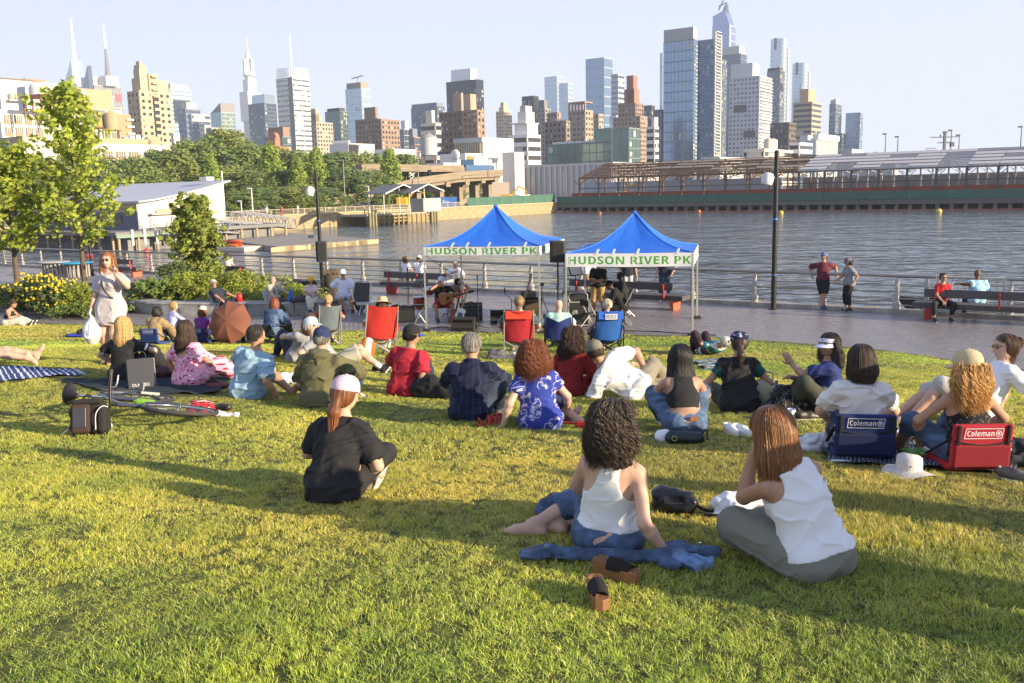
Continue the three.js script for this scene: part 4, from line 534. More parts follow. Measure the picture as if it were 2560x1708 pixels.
// ----- hair: a cap of hair over the skull, then locks
function hairOn(t,h,J,at,hs,D,cell,seed){
const{hb,hup,up1,b1,s}=J,c=h.color,r=rng(seed+5),cel=clamp(D*.0007,.005,.011),style=h.style??'short',vol=(h.vol??.012)*hs;
const down=nrm(add([0,-1,0],up1,-.35)),pr=[cone(at(0,.022,-.022),at(0,.038,-.014),.088*hs,.086*hs,.03,[...hb.l,1.06]),cone(at(0,-.02,-.045),at(0,.02,-.03),.066*hs,.078*hs,.04)];
const L=(h.length??.25)*s,back=at(0,-.03,-.058),wide=h.wide??.075;
const along=(p,l)=>{let q=add(p,down,l);const out=Math.min(1,l/.16);return add(q,b1.f,-.028*out*s*(h.off??1));};
if(['long','bob','curly','wavy'].includes(style)){const n=5;for(let i=0;i<n;i++){const f=(i/(n-1)-.5)*2,p0=at(f*.062,-.005,-.045+.055*f*f),e=along(at(f*wide,-.02,-.055+.045*f*f),L*(1-.1*f*f)*.9);pr.push(cone(p0,lerp(p0,e,.55),.042*hs,.045*hs*(h.thick??1),.035),cone(lerp(p0,e,.55),e,.045*hs*(h.thick??1),.022*hs,.03));}}
if(style==='bun')pr.push(cone(at(0,h.bunY??.02,-.115),at(0,(h.bunY??.02)+.01,-.13),.036*hs,.034*hs,.015));
if(style==='pony'||style==='braid'){const p0=at(0,h.ponyY??.0,-.105),e=add(add(p0,down,L),b1.l,(h.swing??0)*s);const m=add(lerp(p0,e,.35),b1.f,-.04*s);pr.push(cone(p0,m,.016*hs,.028*hs,.02),cone(m,e,.028*hs,.008*hs,.02));}
const fcut=at(0,h.front??.052,.075),side=at(0,0,0),fringe=h.fringe??0;
const warp=(x,y,z,d)=>{if(Math.abs(d)>.05)return d;const q=[x-side[0],y-side[1],z-side[2]],u=dot(q,hb.l),v=dot(q,hup),w=dot(q,hb.f);const a=Math.atan2(u,-w);const n=style==='curly'?noise(x*70,y*70,z*70)*.010+noise(x*30,y*30,z*30)*.016:noise(a*26,v*9,3)*.0015+noise(a*9+5,v*4,7)*.004;let e=d-vol-n*hs*(h.rough??1);
const fd=(w-(h.faceZ??.028)*hs),lo=(.052+fringe)*hs-v,fw=Math.abs(u)-.075*hs;let face=Math.min(fd,lo);if(style==='short'||style==='bun'||style==='pony'||style==='braid'){const low=-(v+(h.low??.055)*hs);e=style==='short'?Math.max(e,low):e;const ear=Math.min(w+.03*hs,.02*hs-v);face=Math.max(face,ear);}if(h.hatted)e=Math.max(e,v-.03*hs);return Math.max(e,face);};
const g=netMesh(fieldOf(pr,0,warp),pr,cel,.03),tint=(f)=>[1+f,1+f*.9,1+f*.8];
colorize(g,(x,y,z)=>{const q=sub([x,y,z],side),a=Math.atan2(dot(q,hb.l),-dot(q,hb.f));return tint(.35*noise(a*22,dot(q,hup)*6,1)+.2*noise(a*50,dot(q,hup)*14,2));});
const gs=[g];
const strand=(pts,w0,tn)=>{const n=pts.length,P=[],I=[],C=[];for(let i=0;i<n;i++){const a=pts[Math.max(0,i-1)],b=pts[Math.min(n-1,i+1)],tg=nrm(sub(b,a)),ref=nrm(sub(pts[i],side)),sd=nrm(crs(tg,ref)),no=nrm(crs(sd,tg)),w=w0*(1-Math.pow(i/(n-1),3))+.0006;for(const[x,y]of[[1,0],[0,1],[-1,0],[0,-1]]){P.push(...add(add(pts[i],sd,x*w),no,y*w*.5));C.push(...tn);}}for(let i=0;i<n-1;i++)for(let k=0;k<4;k++){const a=i*4+k,b=i*4+(k+1)%4;I.push(a,b,a+4,b,b+4,a+4);}const q=new THREE.BufferGeometry();q.setAttribute('position',new THREE.Float32BufferAttribute(P,3));q.setAttribute('color',new THREE.Float32BufferAttribute(C,3));q.setIndex(I);q.computeVertexNormals();return q;};
const N=Math.round((h.strands??(D<8?1100:D<13?600:D<20?110:40))*(style==='curly'?1.2:1));
const field=fieldOf(pr,0,(x,y,z,d)=>d-vol);
const project=(p,off)=>{for(let i=0;i<3;i++){const e=.004,d=field(...p)-off,gx=field(p[0]+e,p[1],p[2])-field(p[0]-e,p[1],p[2]),gy=field(p[0],p[1]+e,p[2])-field(p[0],p[1]-e,p[2]),gz=field(p[0],p[1],p[2]+e)-field(p[0],p[1],p[2]-e),gl=Math.hypot(gx,gy,gz)||1;p=add(p,[gx/gl,gy/gl,gz/gl],-d);}return p;};
const loc=(p)=>{const q=sub(p,side);return[dot(q,hb.l),dot(q,hup),dot(q,hb.f)];};
for(let i=0;i<N;i++){
const tn=tint((r()-.5)*1.3+(h.streak&&r()<.3?h.streak:0));
if(style==='pony'||style==='braid'){if(i%2){const p0=at(0,h.ponyY??0,-.11),pts=[],jx=(r()-.5),jy=(r()-.5),n=8;for(let k=0;k<n;k++){const u=k/(n-1),sp=.055*Math.sin(Math.min(1,u*1.4)*2.4)+.004;pts.push(add(add(add(add(p0,down,L*(u*(.85+.2*r()*u))),b1.l,jx*sp*1.1*s+(h.swing??0)*u*s),b1.f,(-.045*Math.sin(u*2.4)+jy*sp*.7)*s),[0,.012,0],Math.sin(u*3)));}gs.push(strand(pts,.0026+.002*r(),tn));}continue;}
let a=(r()-.5)*2*2.35,v0=(h.hatted?.02-.03*r():.115-.10*r())*hs,p=at(Math.sin(a)*.07*(.3+.7*r()),v0/hs,-.02-Math.cos(a)*.07);const pts=[],total=style==='short'?.05+.03*r():L*(.75+.4*r())+.1,n=style==='curly'?22:style==='short'?4:10,ph=r()*6.28,cr=(.009+.009*r())*(h.curl??1),tw=(h.turns??5)*(.7+.6*r()),lift=(style==='curly'?.002+.034*r()*r():.0015+.006*r()*r())*hs;
const radial=nrm([p[0]-side[0],0,p[2]-side[2]]);let ok=true;
for(let k=0;k<n;k++){const u=k/(n-1);if(k){const step=total/(n-1);p=add(p,nrm(add(add(down,radial,v0>.06*hs&&k<n*.3?.9:.02),hb.f,0)),step);}const q=loc(p);if(q[2]>.03*hs&&q[1]<.05*hs&&q[1]>-.13*hs){ok=ok&&k>0;break;}p=k<n*.75||style==='short'?project(p,lift):p;let z=p;if(style==='curly'||style==='wavy'){const sd=nrm(crs(down,radial)),am=style==='curly'?cr*Math.min(1,u*3):.006*u;z=add(add(p,sd,Math.cos(ph+u*tw*6.28)*am),radial,Math.sin(ph+u*tw*6.28)*am);}pts.push(z);}
if(ok&&pts.length>2)gs.push(strand(pts,(style==='curly'?.0021:style==='short'?.0017:.0015)*(.7+.8*r())*(D>12?1.6:1),tn));
}
part(t,'hair',join(gs),hairMat(c,h.gloss??.55));
}
function hatOn(t,h,at,hs,hb,hup,D){
const basis=new THREE.Matrix4().makeBasis(V(...hb.l),V(...hup),V(...hb.f)),put=(g,x,y,z,pitch=0,yaw=0)=>g.rotateX(pitch).rotateY(yaw).applyMatrix4(basis).translate(...at(x,y,z)),R=.107*hs,grp=new THREE.Group();grp.name=h.name??'cap';t.add(grp);if(h.label)grp.userData.label=h.label;
const brimG=(w,l,drop)=>{const P=[],I=[],n=14;for(let i=0;i<=n;i++){const a=(i/n-.5)*2.0,cs=Math.cos(a*.785*1.0);for(const[u,e]of[[0,.004],[1,.004],[1,-.004],[0,-.004]]){const rr=R*.93+u*l*Math.pow(Math.max(0,Math.cos(a*1.45)),.6);P.push(Math.sin(a)*rr*w,e*hs-Math.abs(Math.sin(a))*.012*hs-u*drop*hs,Math.cos(a)*rr);}}for(let i=0;i<n;i++)for(let k=0;k<4;k++){const a=i*4+k,b=i*4+(k+1)%4;I.push(a,b,a+4,b,b+4,a+4);}const g=new THREE.BufferGeometry();g.setAttribute('position',new THREE.Float32BufferAttribute(P,3));g.setIndex(I);g.computeVertexNormals();return g;};
if(h.kind==='cap'){const yaw=h.back?Math.PI:(h.turn??0)*rad;const dome=G.lathe([[R*1.0,-.018*hs],[R*1.0,.01*hs],[R*.96,.04*hs],[R*.82,.072*hs],[R*.55,.094*hs],[R*.2,.104*hs],[.0005,.105*hs]],24).scale(.92,1,1.06);
if(!h.closed){const p=dome.attributes.position;for(let i=0;i<p.count;i++){const x=p.getX(i),y=p.getY(i),z=p.getZ(i);const b=Math.exp(-(x*x)/(.0011*hs))*(z<0?1:0)*Math.max(0,1-(y+.018*hs)/(.045*hs));p.setY(i,y+b*.028*hs);}dome.computeVertexNormals();}
part(grp,'crown',put(dome,0,.036,-.012,-.12,yaw),h.mat);part(grp,'brim',put(brimG(1,.075*hs,.018),0,.026,-.008,-.02,yaw),h.brim??h.mat);part(grp,'button',put(G.sph(0,.105*hs,0,.007*hs,8),0,.036,-.012,-.12,yaw),h.mat);
if(!h.closed)part(grp,'strap',put(G.box(0,-.008*hs,-R*1.03,.075*hs,.016*hs,.006),0,.036,-.012,-.12,yaw),h.mat);
for(let i=0;i<6;i++){const pts=[];for(let k=0;k<6;k++){const u=k/5,y=mix(.0,.104,Math.sin(u*1.571)),r0=R*Math.cos(u*1.52)*1.012;pts.push(V(Math.sin(i*1.047+.52)*r0*.92,y*hs,Math.cos(i*1.047+.52)*r0*1.06));}part(grp,'seam',put(G.tube(pts,.0016*hs,4,10),0,.036,-.012,-.12,yaw),h.mat);}}
else if(h.kind==='brimhat'){const bw=h.brimW??.1;part(grp,'crown',put(G.lathe([[R*.99,0],[R*.95,.05*hs],[R*.86,.082*hs],[R*.55,.1*hs],[.0005,.102*hs]],26).scale(.94,1,1.06),0,.036,-.012,-.06),h.mat);const br=G.lathe([[R*.96,.006*hs],[R*.97+bw*.5*hs,-.012*hs],[R+bw*hs,(h.droop??-.03)*hs],[R+bw*hs,(h.droop??-.03)*hs-.005],[R*.96,-.003*hs]],32);const p=br.attributes.position;for(let i=0;i<p.count;i++){const a=Math.atan2(p.getX(i),p.getZ(i)),rr=Math.hypot(p.getX(i),p.getZ(i));p.setY(i,p.getY(i)+(rr-R)*.14*Math.sin(a*2+1));}br.computeVertexNormals();part(grp,'brim',put(br,0,.036,-.012,-.06),h.mat);if(h.band)part(grp,'band',put(G.lathe([[R*1.0,0],[R*.98,.024*hs]],26).scale(.95,1,1.07),0,.036,-.012,-.06),h.band);}
else if(h.kind==='visor'){part(grp,'headband',put(G.lathe([[R*.97,-.018*hs],[R*1.0,.018*hs],[R*.97,.02*hs],[R*.93,-.018*hs]],26).scale(.93,1,1.06),0,.044,-.012,-.1),h.mat);part(grp,'brim',put(brimG(1.02,.085*hs,.03),0,.03,-.006,.08),h.mat);if(h.mark)part(grp,'emblem',put(G.ext([[-.012,0],[.012,0],[0,.016]],.003).translate(0,-.006,R*1.05),0,.046,-.012,-.1),h.mark);}
else if(h.kind==='bandana'){part(grp,'crown',put(G.lathe([[R*.99,-.03*hs],[R*1.02,.01*hs],[R*.9,.055*hs],[R*.5,.085*hs],[.0005,.092*hs]],26).scale(.93,1,1.08),0,.032,-.012,-.15),h.mat);const g=new THREE.BufferGeometry();const pt=(x,y,z)=>[x*hs,y*hs,z*hs];const A=[-.1,.02,-.045],B=[.1,.02,-.045],C=[0,-.125,-.125],Dd=[0,.03,-.128];g.setAttribute('position',new THREE.Float32BufferAttribute([...pt(...A),...pt(...Dd),...pt(...C),...pt(...Dd),...pt(...B),...pt(...C)],3));g.setAttribute('uv',new THREE.Float32BufferAttribute([0,1,.5,1,.5,0,.5,1,1,1,.5,0],2));g.computeVertexNormals();part(grp,'tail',put(g,0,.01,0),h.mat);}
return grp;
}
// ---------- far piers, boathouse, ramp ----------
const R2=rng(21);
{
const o=thing('construction_pier','long pier on piles with dark green hoarding across the water','pier',grid(0,0,0),GRID_TURN),LEN=205;
part(o,'deck',G.box(LEN/2,-.05,-17.2,LEN,.8,33.6),CON_DARK);part(o,'edge_beam',G.box(LEN/2,-.25,-.15,LEN,.95,.5),mat(.20,.19,.17,.95,{map:grit}));
const pg=new THREE.BoxGeometry(.75,2.0,.9),pm=mat(.26,.23,.18,.95,{map:grit});for(let x=1.5;x<LEN;x+=2.6){const q=part(o,'pile',pg,pm);q.position.set(x,-1.6,-.75);const q2=part(o,'pile',pg,pm);q2.position.set(x+.4,-1.6,-7);}
part(o,'inner_wall',G.box(LEN/2,-1.4,-14,LEN,1.9,.4),CON_DARK);
const gm=[mat(.05,.13,.095,.6),mat(.045,.122,.09,.6),mat(.055,.138,.1,.65)],hg=new THREE.BoxGeometry(2.37,1.72,.09);for(let i=0;i*2.4<LEN;i++){const q=part(o,'hoarding_panel',hg,gm[i*7%3]);q.position.set(1.3+i*2.4,1.16,.16+.02*(i%2));}
part(o,'boom',G.tube([V(0,WATER_Y+.08,1.2),V(60,WATER_Y+.08,1.6),V(140,WATER_Y+.08,1.3),V(LEN,WATER_Y+.08,1.5)],.13,6,60),mat(.35,.12,.06,.8));
const s=thing('pier_shed','long open steel shed frame with lattice roof on the construction pier','shed',grid(6,0,.35),GRID_TURN),rust=mat(.22,.13,.075,.85),steel=mat(.48,.46,.47,.6,{metalness:.2}),col=mat(.10,.09,.085,.7),SP=5.55,NB=36,SW=10,ez=-1.2,rz=-14.5,eh=6.1,rh=9.6,bz=-27.5;
for(let i=0;i<=NB;i++){
const x=i*SP,white=i>=SW,m=white?steel:rust;
part(s,'column',G.box(x,eh/2,ez,.42,eh,.42),col);part(s,'column',G.box(x,eh/2+.8,rz,.35,eh+1.6,.35),m);part(s,'column',G.box(x,eh/2,bz,.35,eh,.35),m);
const t=[G.bar(V(x,eh,ez),V(x,rh,rz),.24),G.bar(V(x,rh,rz),V(x,eh,bz),.24),G.bar(V(x,eh-.9,ez),V(x,eh+.4,rz),.16),G.bar(V(x,eh+.4,rz),V(x,eh-.9,bz),.16)];
for(let k=0;k<6;k++){const a=k/6,b=(k+.5)/6,c=(k+1)/6,P=(u,top)=>V(x,top?mix(eh,rh,u):mix(eh-.9,eh+.4,u),mix(ez,rz,u));t.push(G.bar(P(a,false),P(b,true),.12),G.bar(P(b,true),P(c,false),.12));}
t.push(G.bar(V(x,4.2,ez),V(x+1.7,eh-.3,ez),.16),G.bar(V(x,4.2,ez),V(x-1.7,eh-.3,ez),.16));part(s,'truss',t,m);
}
for(const[x0,x1,m,n]of[[0,SW*SP,rust,9],[SW*SP,NB*SP,steel,11]])for(let k=0;k<=n;k++){const u=k/n;part(s,'purlin',G.box((x0+x1)/2,mix(eh,rh,u)+.22,mix(ez,rz,u),x1-x0,.26,k===0?.5:.34),m);if(k%2===0)part(s,'purlin',G.box((x0+x1)/2,mix(eh,rh,u)+.22,mix(bz,rz,u),x1-x0,.26,.3),m);}
const shm=mat(.46,.44,.45,.75,{metalness:.1});for(let i=SW;i<NB;i++)for(let k=0;k<5;k++)if(R2()<.62){const u0=k/5+.02,u1=(k+.82)/5,x=i*SP;part(s,'roof_sheet',G.bar(V(x+SP/2,mix(eh,rh,u0)+.42,mix(ez,rz,u0)),V(x+SP/2,mix(eh,rh,u1)+.42,mix(ez,rz,u1)),SP*.97,.06),shm);}
const shr=mat(.24,.19,.15,.9);for(let i=3;i<SW;i++)for(let k=1;k<5;k++)if(R2()<.5){const u0=k/5+.02,u1=(k+.7)/5,x=i*SP;part(s,'roof_sheet',G.bar(V(x+SP/2,mix(eh,rh,u0)+.42,mix(ez,rz,u0)),V(x+SP/2,mix(eh,rh,u1)+.42,mix(ez,rz,u1)),SP*.9,.06),shr);}
part(s,'eave_beam',[G.box(NB*SP/2,eh+.05,ez,NB*SP,.35,.3),G.box(NB*SP/2,3.6,ez-.1,NB*SP,.22,.2)],col);
part(s,'back_wall',G.box(NB*SP*.62,2.5,bz-.6,NB*SP*.76,5,.3),mat(.30,.27,.24,.9));part(s,'white_back_wall',G.box(NB*SP*.08,2.6,bz+3,NB*SP*.28,5.2,.3),mat(.42,.43,.46,.9));
const net=thing('safety_netting','strip of orange safety netting along the construction pier','netting',grid(2,-2.4,.35),GRID_TURN),nt=noiseTex(64,(x,y)=>(Math.min(Math.abs((x*16%1)-.5),Math.abs((y*16%1)-.5))<.22?0:1),130,1);part(net,'mesh',planarUV(G.box(LEN/2-2,2.0,0,LEN-6,.95,.05),0,0,(x,y)=>[x/LEN,y/2]),mat(.34,.09,.05,.9));for(let x=3;x<LEN-6;x+=5)part(net,'stake',G.box(x,1.4,.08,.08,2.8,.08),mat(.35,.1,.05,.8));
for(const[label,u,v0,v1,D]of[['thin dark light pole above the shed, right of the skyline',2212,384,335,215],['second thin light pole above the white roof',2243,380,342,215],['tall light pole right of the ship mast',2376,372,326,210],['bare flag pole above the white roof',2396,372,338,210],['light pole at the far right of the roofs',2550,372,317,200]]){const p=atDepth(u,v0+20,D),q=atDepth(u,v1,D),l=thing('light_pole',label,'pole',p,0,'poles beyond the pier shed');part(l,'shaft',G.cyl(V(0,0,0),V(0,q.y-p.y,0),.13,.08,6),col);part(l,'head',G.rbox(-.3,q.y-p.y,0,.9,.35,.4,.1),col);}
{const p=atDepth(2360,385,420),l=thing('ship_mast','dark ship mast with crossed arms beyond the pier shed','mast',p);const gm2=mat(.13,.13,.15,.8);part(l,'mast',[G.box(0,5,0,1,10,1),G.box(0,7.4,0,13,.4,.4),G.box(.5,5,0,7,.5,.5),G.box(0,9.4,0,2.2,.6,.6)],gm2);part(l,'radar',[G.box(-2,7.9,0,.4,1.6,.4),G.box(3.4,4,0,1.8,1.8,1),G.box(-6,.6,0,4,2.6,2),G.box(-6,2.6,0,5,.3,.3)],gm2);}
for(const[label,u,v0,D]of[['rounded dark rooftop with small tanks right of the last tower',2190,408,420]]){const p=atDepth(u,v0,D),b=thing('far_rooftop',label,'building',p,GRID_TURN);part(b,'wall',G.box(0,-2,0,17,8,12),wallMat(.34,.36,.4));for(let i=0;i<3;i++)part(b,'roof_tank',G.cyl(V(-4+i*4,2,0),V(-4+i*4,4+i%2,0),1),wallMat(.4,.38,.36));}
}
{
const o=thing('green_hoarding','sunlit light green hoarding on the seawall corner','hoarding',grid(-.5,0,.62),GRID_TURN),m=[mat(.05,.13,.095,.6),mat(.055,.138,.1,.65)],g=new THREE.BoxGeometry(.08,2.1,2.4);for(let i=0;i<15;i++){const q=part(o,'panel',g,m[i%2]);q.position.set(.02*(i%2),1.05-i*.015,1.4+i*2.45);}
const b=thing('blue_hoarding','blue construction hoarding with a small white script mark','hoarding',grid(-2.2,38.5,.5),GRID_TURN),bm=mat(.012,.075,.27,.6);for(let i=0;i<4;i++)part(b,'panel',G.box(0,1.15,1.3+i*2.35,.08,2.3,2.3),bm);part(b,'panel',G.box(-3,1.15,.1,6,2.3,.08),bm);
part(b,'script_mark',[G.tube([V(.08,1.55,4.6),V(.08,1.7,4.9),V(.08,1.45,5.1),V(.08,1.25,4.9),V(.08,1.2,5.2)],.05,5),G.tube([V(.08,1.2,4.6),V(.08,1.42,4.3),V(.08,1.2,4.0),V(.08,1.42,3.7),V(.08,1.25,3.3),V(.08,1.3,2.9)],.04,5)],mat(.7,.72,.75,.7));
}
{
const o=thing('highway_ramp','curving concrete highway ramp on piers behind the green hoarding','ramp',grid(-22,0,.4),GRID_TURN),m=mat(.36,.29,.21,.9,{map:grit}),P=[[-8,62,1.0],[-6,44,3.2],[-4,28,6.2],[-3,12,7.6],[-3,-6,8.2]];
for(let i=0;i<P.length-1;i++){const[x,z,y]=P[i],[x2,z2,y2]=P[i+1];part(o,'deck',[G.bar(V(x,y-.4,z),V(x2,y2-.4,z2),8,.8),G.bar(V(x+3.8,y+.45,z),V(x2+3.8,y2+.45,z2),.4,1.1),G.bar(V(x+2.8,y-1.2,z),V(x2+2.8,y2-1.2,z2),.7,.9)],m);}
for(const[z,y]of[[26,5.2],[17,6],[9,6.4],[2,6.8],[-4,7]]){part(o,'pier',[G.box(-3,y/2,z,2.2,y,1.6),G.box(-3,y-.6,z,6.6,1.2,1.8)],m);}
const P2=[[-14,-4,9.4],[-11,14,9.2],[-18,34,9.6]];for(let i=0;i<2;i++){const[x,z,y]=P2[i],[x2,z2,y2]=P2[i+1];part(o,'upper_deck',[G.bar(V(x,y,z),V(x2,y2,z2),6,.8),G.bar(V(x+3,y+.7,z),V(x2+3,y2+.7,z2),.4,1.3)],m);}
for(const[label,z,y,h]of[['street lamp pole on the ramp beside the white building',30,5.4,9],['street lamp pole at the high end of the ramp',1,7.6,8],['thin street lamp pole at the foot of the ramp',55,.4,11]]){const l=thing('street_lamp',label,'street lamp',grid(-20.5,z,y),GRID_TURN,'street lamps along the ramp');part(l,'pole',G.cyl(V(0,0,0),V(0,h,0),.14,.08,6),wallMat(.3,.26,.22));part(l,'arm',G.bar(V(0,h,0),V(-1.6,h+.2,0),.12),wallMat(.3,.26,.22));}
for(const[label,w,n]of[['yellow excavator with bent arm behind the green hoarding',-7,12],['yellow excavator inside the pier shed',12,-12],['small yellow digger left of the ramp',-8,50]]){const e=thing('excavator',label,'excavator',grid(w,n,.5),GRID_TURN+.5,'yellow excavators on the building site'),y=mat(.62,.36,.02,.5);part(e,'tracks',[G.rbox(0,.4,1,3,.8,.6,.3),G.rbox(0,.4,-1,3,.8,.6,.3)],black);part(e,'cab',G.rbox(-.2,1.7,0,2.4,1.6,2,.2),y);part(e,'boom',[G.bar(V(.9,1.8,0),V(2.8,4.4,0),.4),G.bar(V(2.8,4.4,0),V(4.6,3.4,0),.36)],y);part(e,'dipper',[G.bar(V(4.6,3.4,0),V(4.9,1.2,0),.3),G.box(4.7,.9,0,.8,.8,.9)],y);}
const c=thing('site_cabins','stacked blue and brown site cabins beyond the ramp','cabins',grid(-44,-16,.4),GRID_TURN);part(c,'brown_cabin',G.box(4,6.8,10,6,7,8),wallMat(.2,.11,.07));part(c,'blue_cabin',G.box(2,8.6,-4,6,5,14),wallMat(.04,.12,.3));part(c,'upper_cabin',G.box(2,11.9,-6,5,1.8,9),wallMat(.3,.5,.65));part(c,'base_block',G.box(-1,3,0,10,6,40),wallMat(.28,.22,.18));part(c,'dish',G.sph(2,14,4,1.6,14,1,1,.4),whitew);
const v=thing('site_van','white van parked behind the green hoarding','van',grid(-8,4,.5),GRID_TURN);part(v,'body',G.rbox(0,1.3,0,2,2,5,.3),whitew);part(v,'window',G.box(1.01,1.8,1.2,.05,.6,1.6),GLASS.dark);
}
{
const C=onPlane(348,576,.3),o=thing('boathouse','white and grey boathouse with a wing-shaped sloping roof by the water','building',[C.x,.3,C.z],GRID_TURN),a=24,b=12.8,h0=3.3,h1=5.7;
const white=mat(.80,.76,.68,.8),grey=mat(.36,.38,.42,.75),navy=mat(.10,.12,.17,.7);
part(o,'lower_wall',G.box(-a/2,1.1,-b/2,a,2.2,b),grey);
const prof=[[0,0],[b,0],[b,h1-2.2],[b*.5,1.9],[0,h0-2.2]];part(o,'upper_wall',G.ext(prof,a).rotateY(Math.PI/2).translate(-a,2.2,0),white);
const rp=[];for(let i=0;i<=8;i++){const u=i/8,z=-u*(b+.8)+.4,y=h0+.1+(h1-h0)*Math.pow(u,1.35);rp.push([z,y]);}
for(let i=0;i<8;i++){const[z,y]=rp[i],[z2,y2]=rp[i+1];part(o,'roof',G.bar(V(-a/2+.3,y,z),V(-a/2+.3,y2,z2),a+1.4,.18),mat(.5,.5,.53,.5,{metalness:.2}));}
for(let i=0;i<7;i++)part(o,'louvre',G.box(.08,3.0,-6.4-i*.72,.1,.9,.34),mat(.42,.38,.26,.8));
part(o,'shade_toned_wall',[G.box(-a/2,1.1,.04,a,2.2,.1)],navy);part(o,'side_band',G.box(-a/2,2.72,.05,a,.9,.12),mat(.35,.30,.16,.8));  // navy tone puts the shade of this side into the wall colour
for(let i=0;i<4;i++)part(o,'window',G.box(-4-i*4.6,1.3,.12,1.6,1.1,.08),GLASS.window);
const dr=part(o,'roll_door',G.box(.06,.85,-4.2,.12,1.7,5.2),mat(.72,.66,.56,.7));for(let i=0;i<8;i++)part(dr,'slat',G.box(.14,.15+i*.2,-4.2,.04,.16,5.2),mat(.72,.66,.56,.7));part(o,'awning',G.box(.4,1.85,-4.4,.8,.12,6),mat(.5,.46,.4,.7));
part(o,'door',G.box(.06,.8,-.85,.1,1.6,.8),white);part(o,'vent_panel',G.box(.06,1.9,-11.2,.1,.5,1.2),mat(.5,.44,.34,.8));part(o,'white_panel',G.box(.06,.8,-11.3,.1,1.5,2),white);
part(o,'flue',G.cyl(V(-14,3,-5),V(-14,6.1,-5),.35),mat(.5,.5,.52,.4,{metalness:.6}));part(o,'roof_unit',G.rbox(-1,6.1,-11,1.6,.5,1.2,.1),white);part(o,'camera_pole',G.cyl(V(-.3,5.6,-12.9),V(-.3,7.1,-12.9),.1,.08,6),white);
const sign=canvasTex(256,64,(c,w,h)=>{c.fillStyle='#8f9297';c.fillRect(0,0,w,h);c.fillStyle='#f0b012';c.font='bold 50px sans-serif';c.fillText('PIER 96',14,50);});part(o,'sign',G.quad(V(.16,1.97,-2.4),V(.16,1.97,-6.2),V(.16,2.5,-6.2),V(.16,2.5,-2.4)),mat(1,1,1,.7,{map:sign}));
const d=thing('boathouse_pier','timber pier on piles below the boathouse','pier',[C.x,.3,C.z],GRID_TURN);part(d,'deck',G.box(-10,-.2,-8,26,.4,26),CON_DARK);const pw=mat(.36,.28,.18,.9),pgm=new THREE.CylinderGeometry(.16,.18,2.6,8);for(let i=0;i<11;i++)for(const z of[0]){const q=part(d,'pile',pgm,pw);q.position.set(2.7,-1.5,4.5-i*2.5);if(i<9){const q3=part(d,'pile',pgm,pw);q3.position.set(2-i*2.8,-1.5,4.8);}}
part(d,'bulkhead',G.box(-10,-1.3,-8,24,1.9,22),CON_DARK);part(d,'fender_beam',G.box(3.0,-.5,-1,.3,.35,12),mat(.2,.28,.22,.8));for(let i=0;i<4;i++)part(d,'white_post',G.cyl(V(3.1,-1.6,3-i*1.6),V(3.1,.25,3-i*1.6),.17),mat(.6,.6,.58,.8));
const rl=mat(.4,.38,.34,.6);part(d,'handrail',[.35,.7,1.05].map((y)=>G.box(2.3,y,-1.5,.05,.05,6)).concat([0,1,2,3].map((i)=>G.box(2.3,.55,1.4-i*1.9,.06,1.1,.06))),rl);
}
function gangway(label,p,q,w=1.6,h=1.5){
const o=thing('gangway',label,'gangway',p,0,'trussed gangways'),d=q.clone().sub(p),m=mat(.38,.38,.42,.5,{metalness:.4}),L=d.length(),dir=d.clone().normalize(),sd=V(-dir.z,0,dir.x).normalize(),n=8;
part(o,'walkway',G.bar(V(0,0,0),d,w,.15),mat(.4,.37,.32,.9));
for(const s of[-1,1]){const at=(u,y)=>d.clone().multiplyScalar(u).addScaledVector(sd,s*w/2).add(V(0,y,0)),g=[G.bar(at(.03,h),at(.97,h),.2),G.bar(at(0,0),at(1,0),.14),G.bar(at(.97,h),at(1,0),.14),G.bar(at(.03,h),at(0,0),.14)];for(let i=0;i<n;i++){g.push(G.bar(at(i/n,0),at((i+.5)/n,h),.1),G.bar(at((i+.5)/n,h),at((i+1)/n,0),.1));}part(o,'side_truss',g,m);}
}
gangway('nearer trussed metal gangway down to the floating dock',onPlane(440,574,.4),onPlane(650,588,-1.3));
gangway('farther trussed gangway leading along the seawall',onPlane(590,556,.6),onPlane(730,571,-1.2));
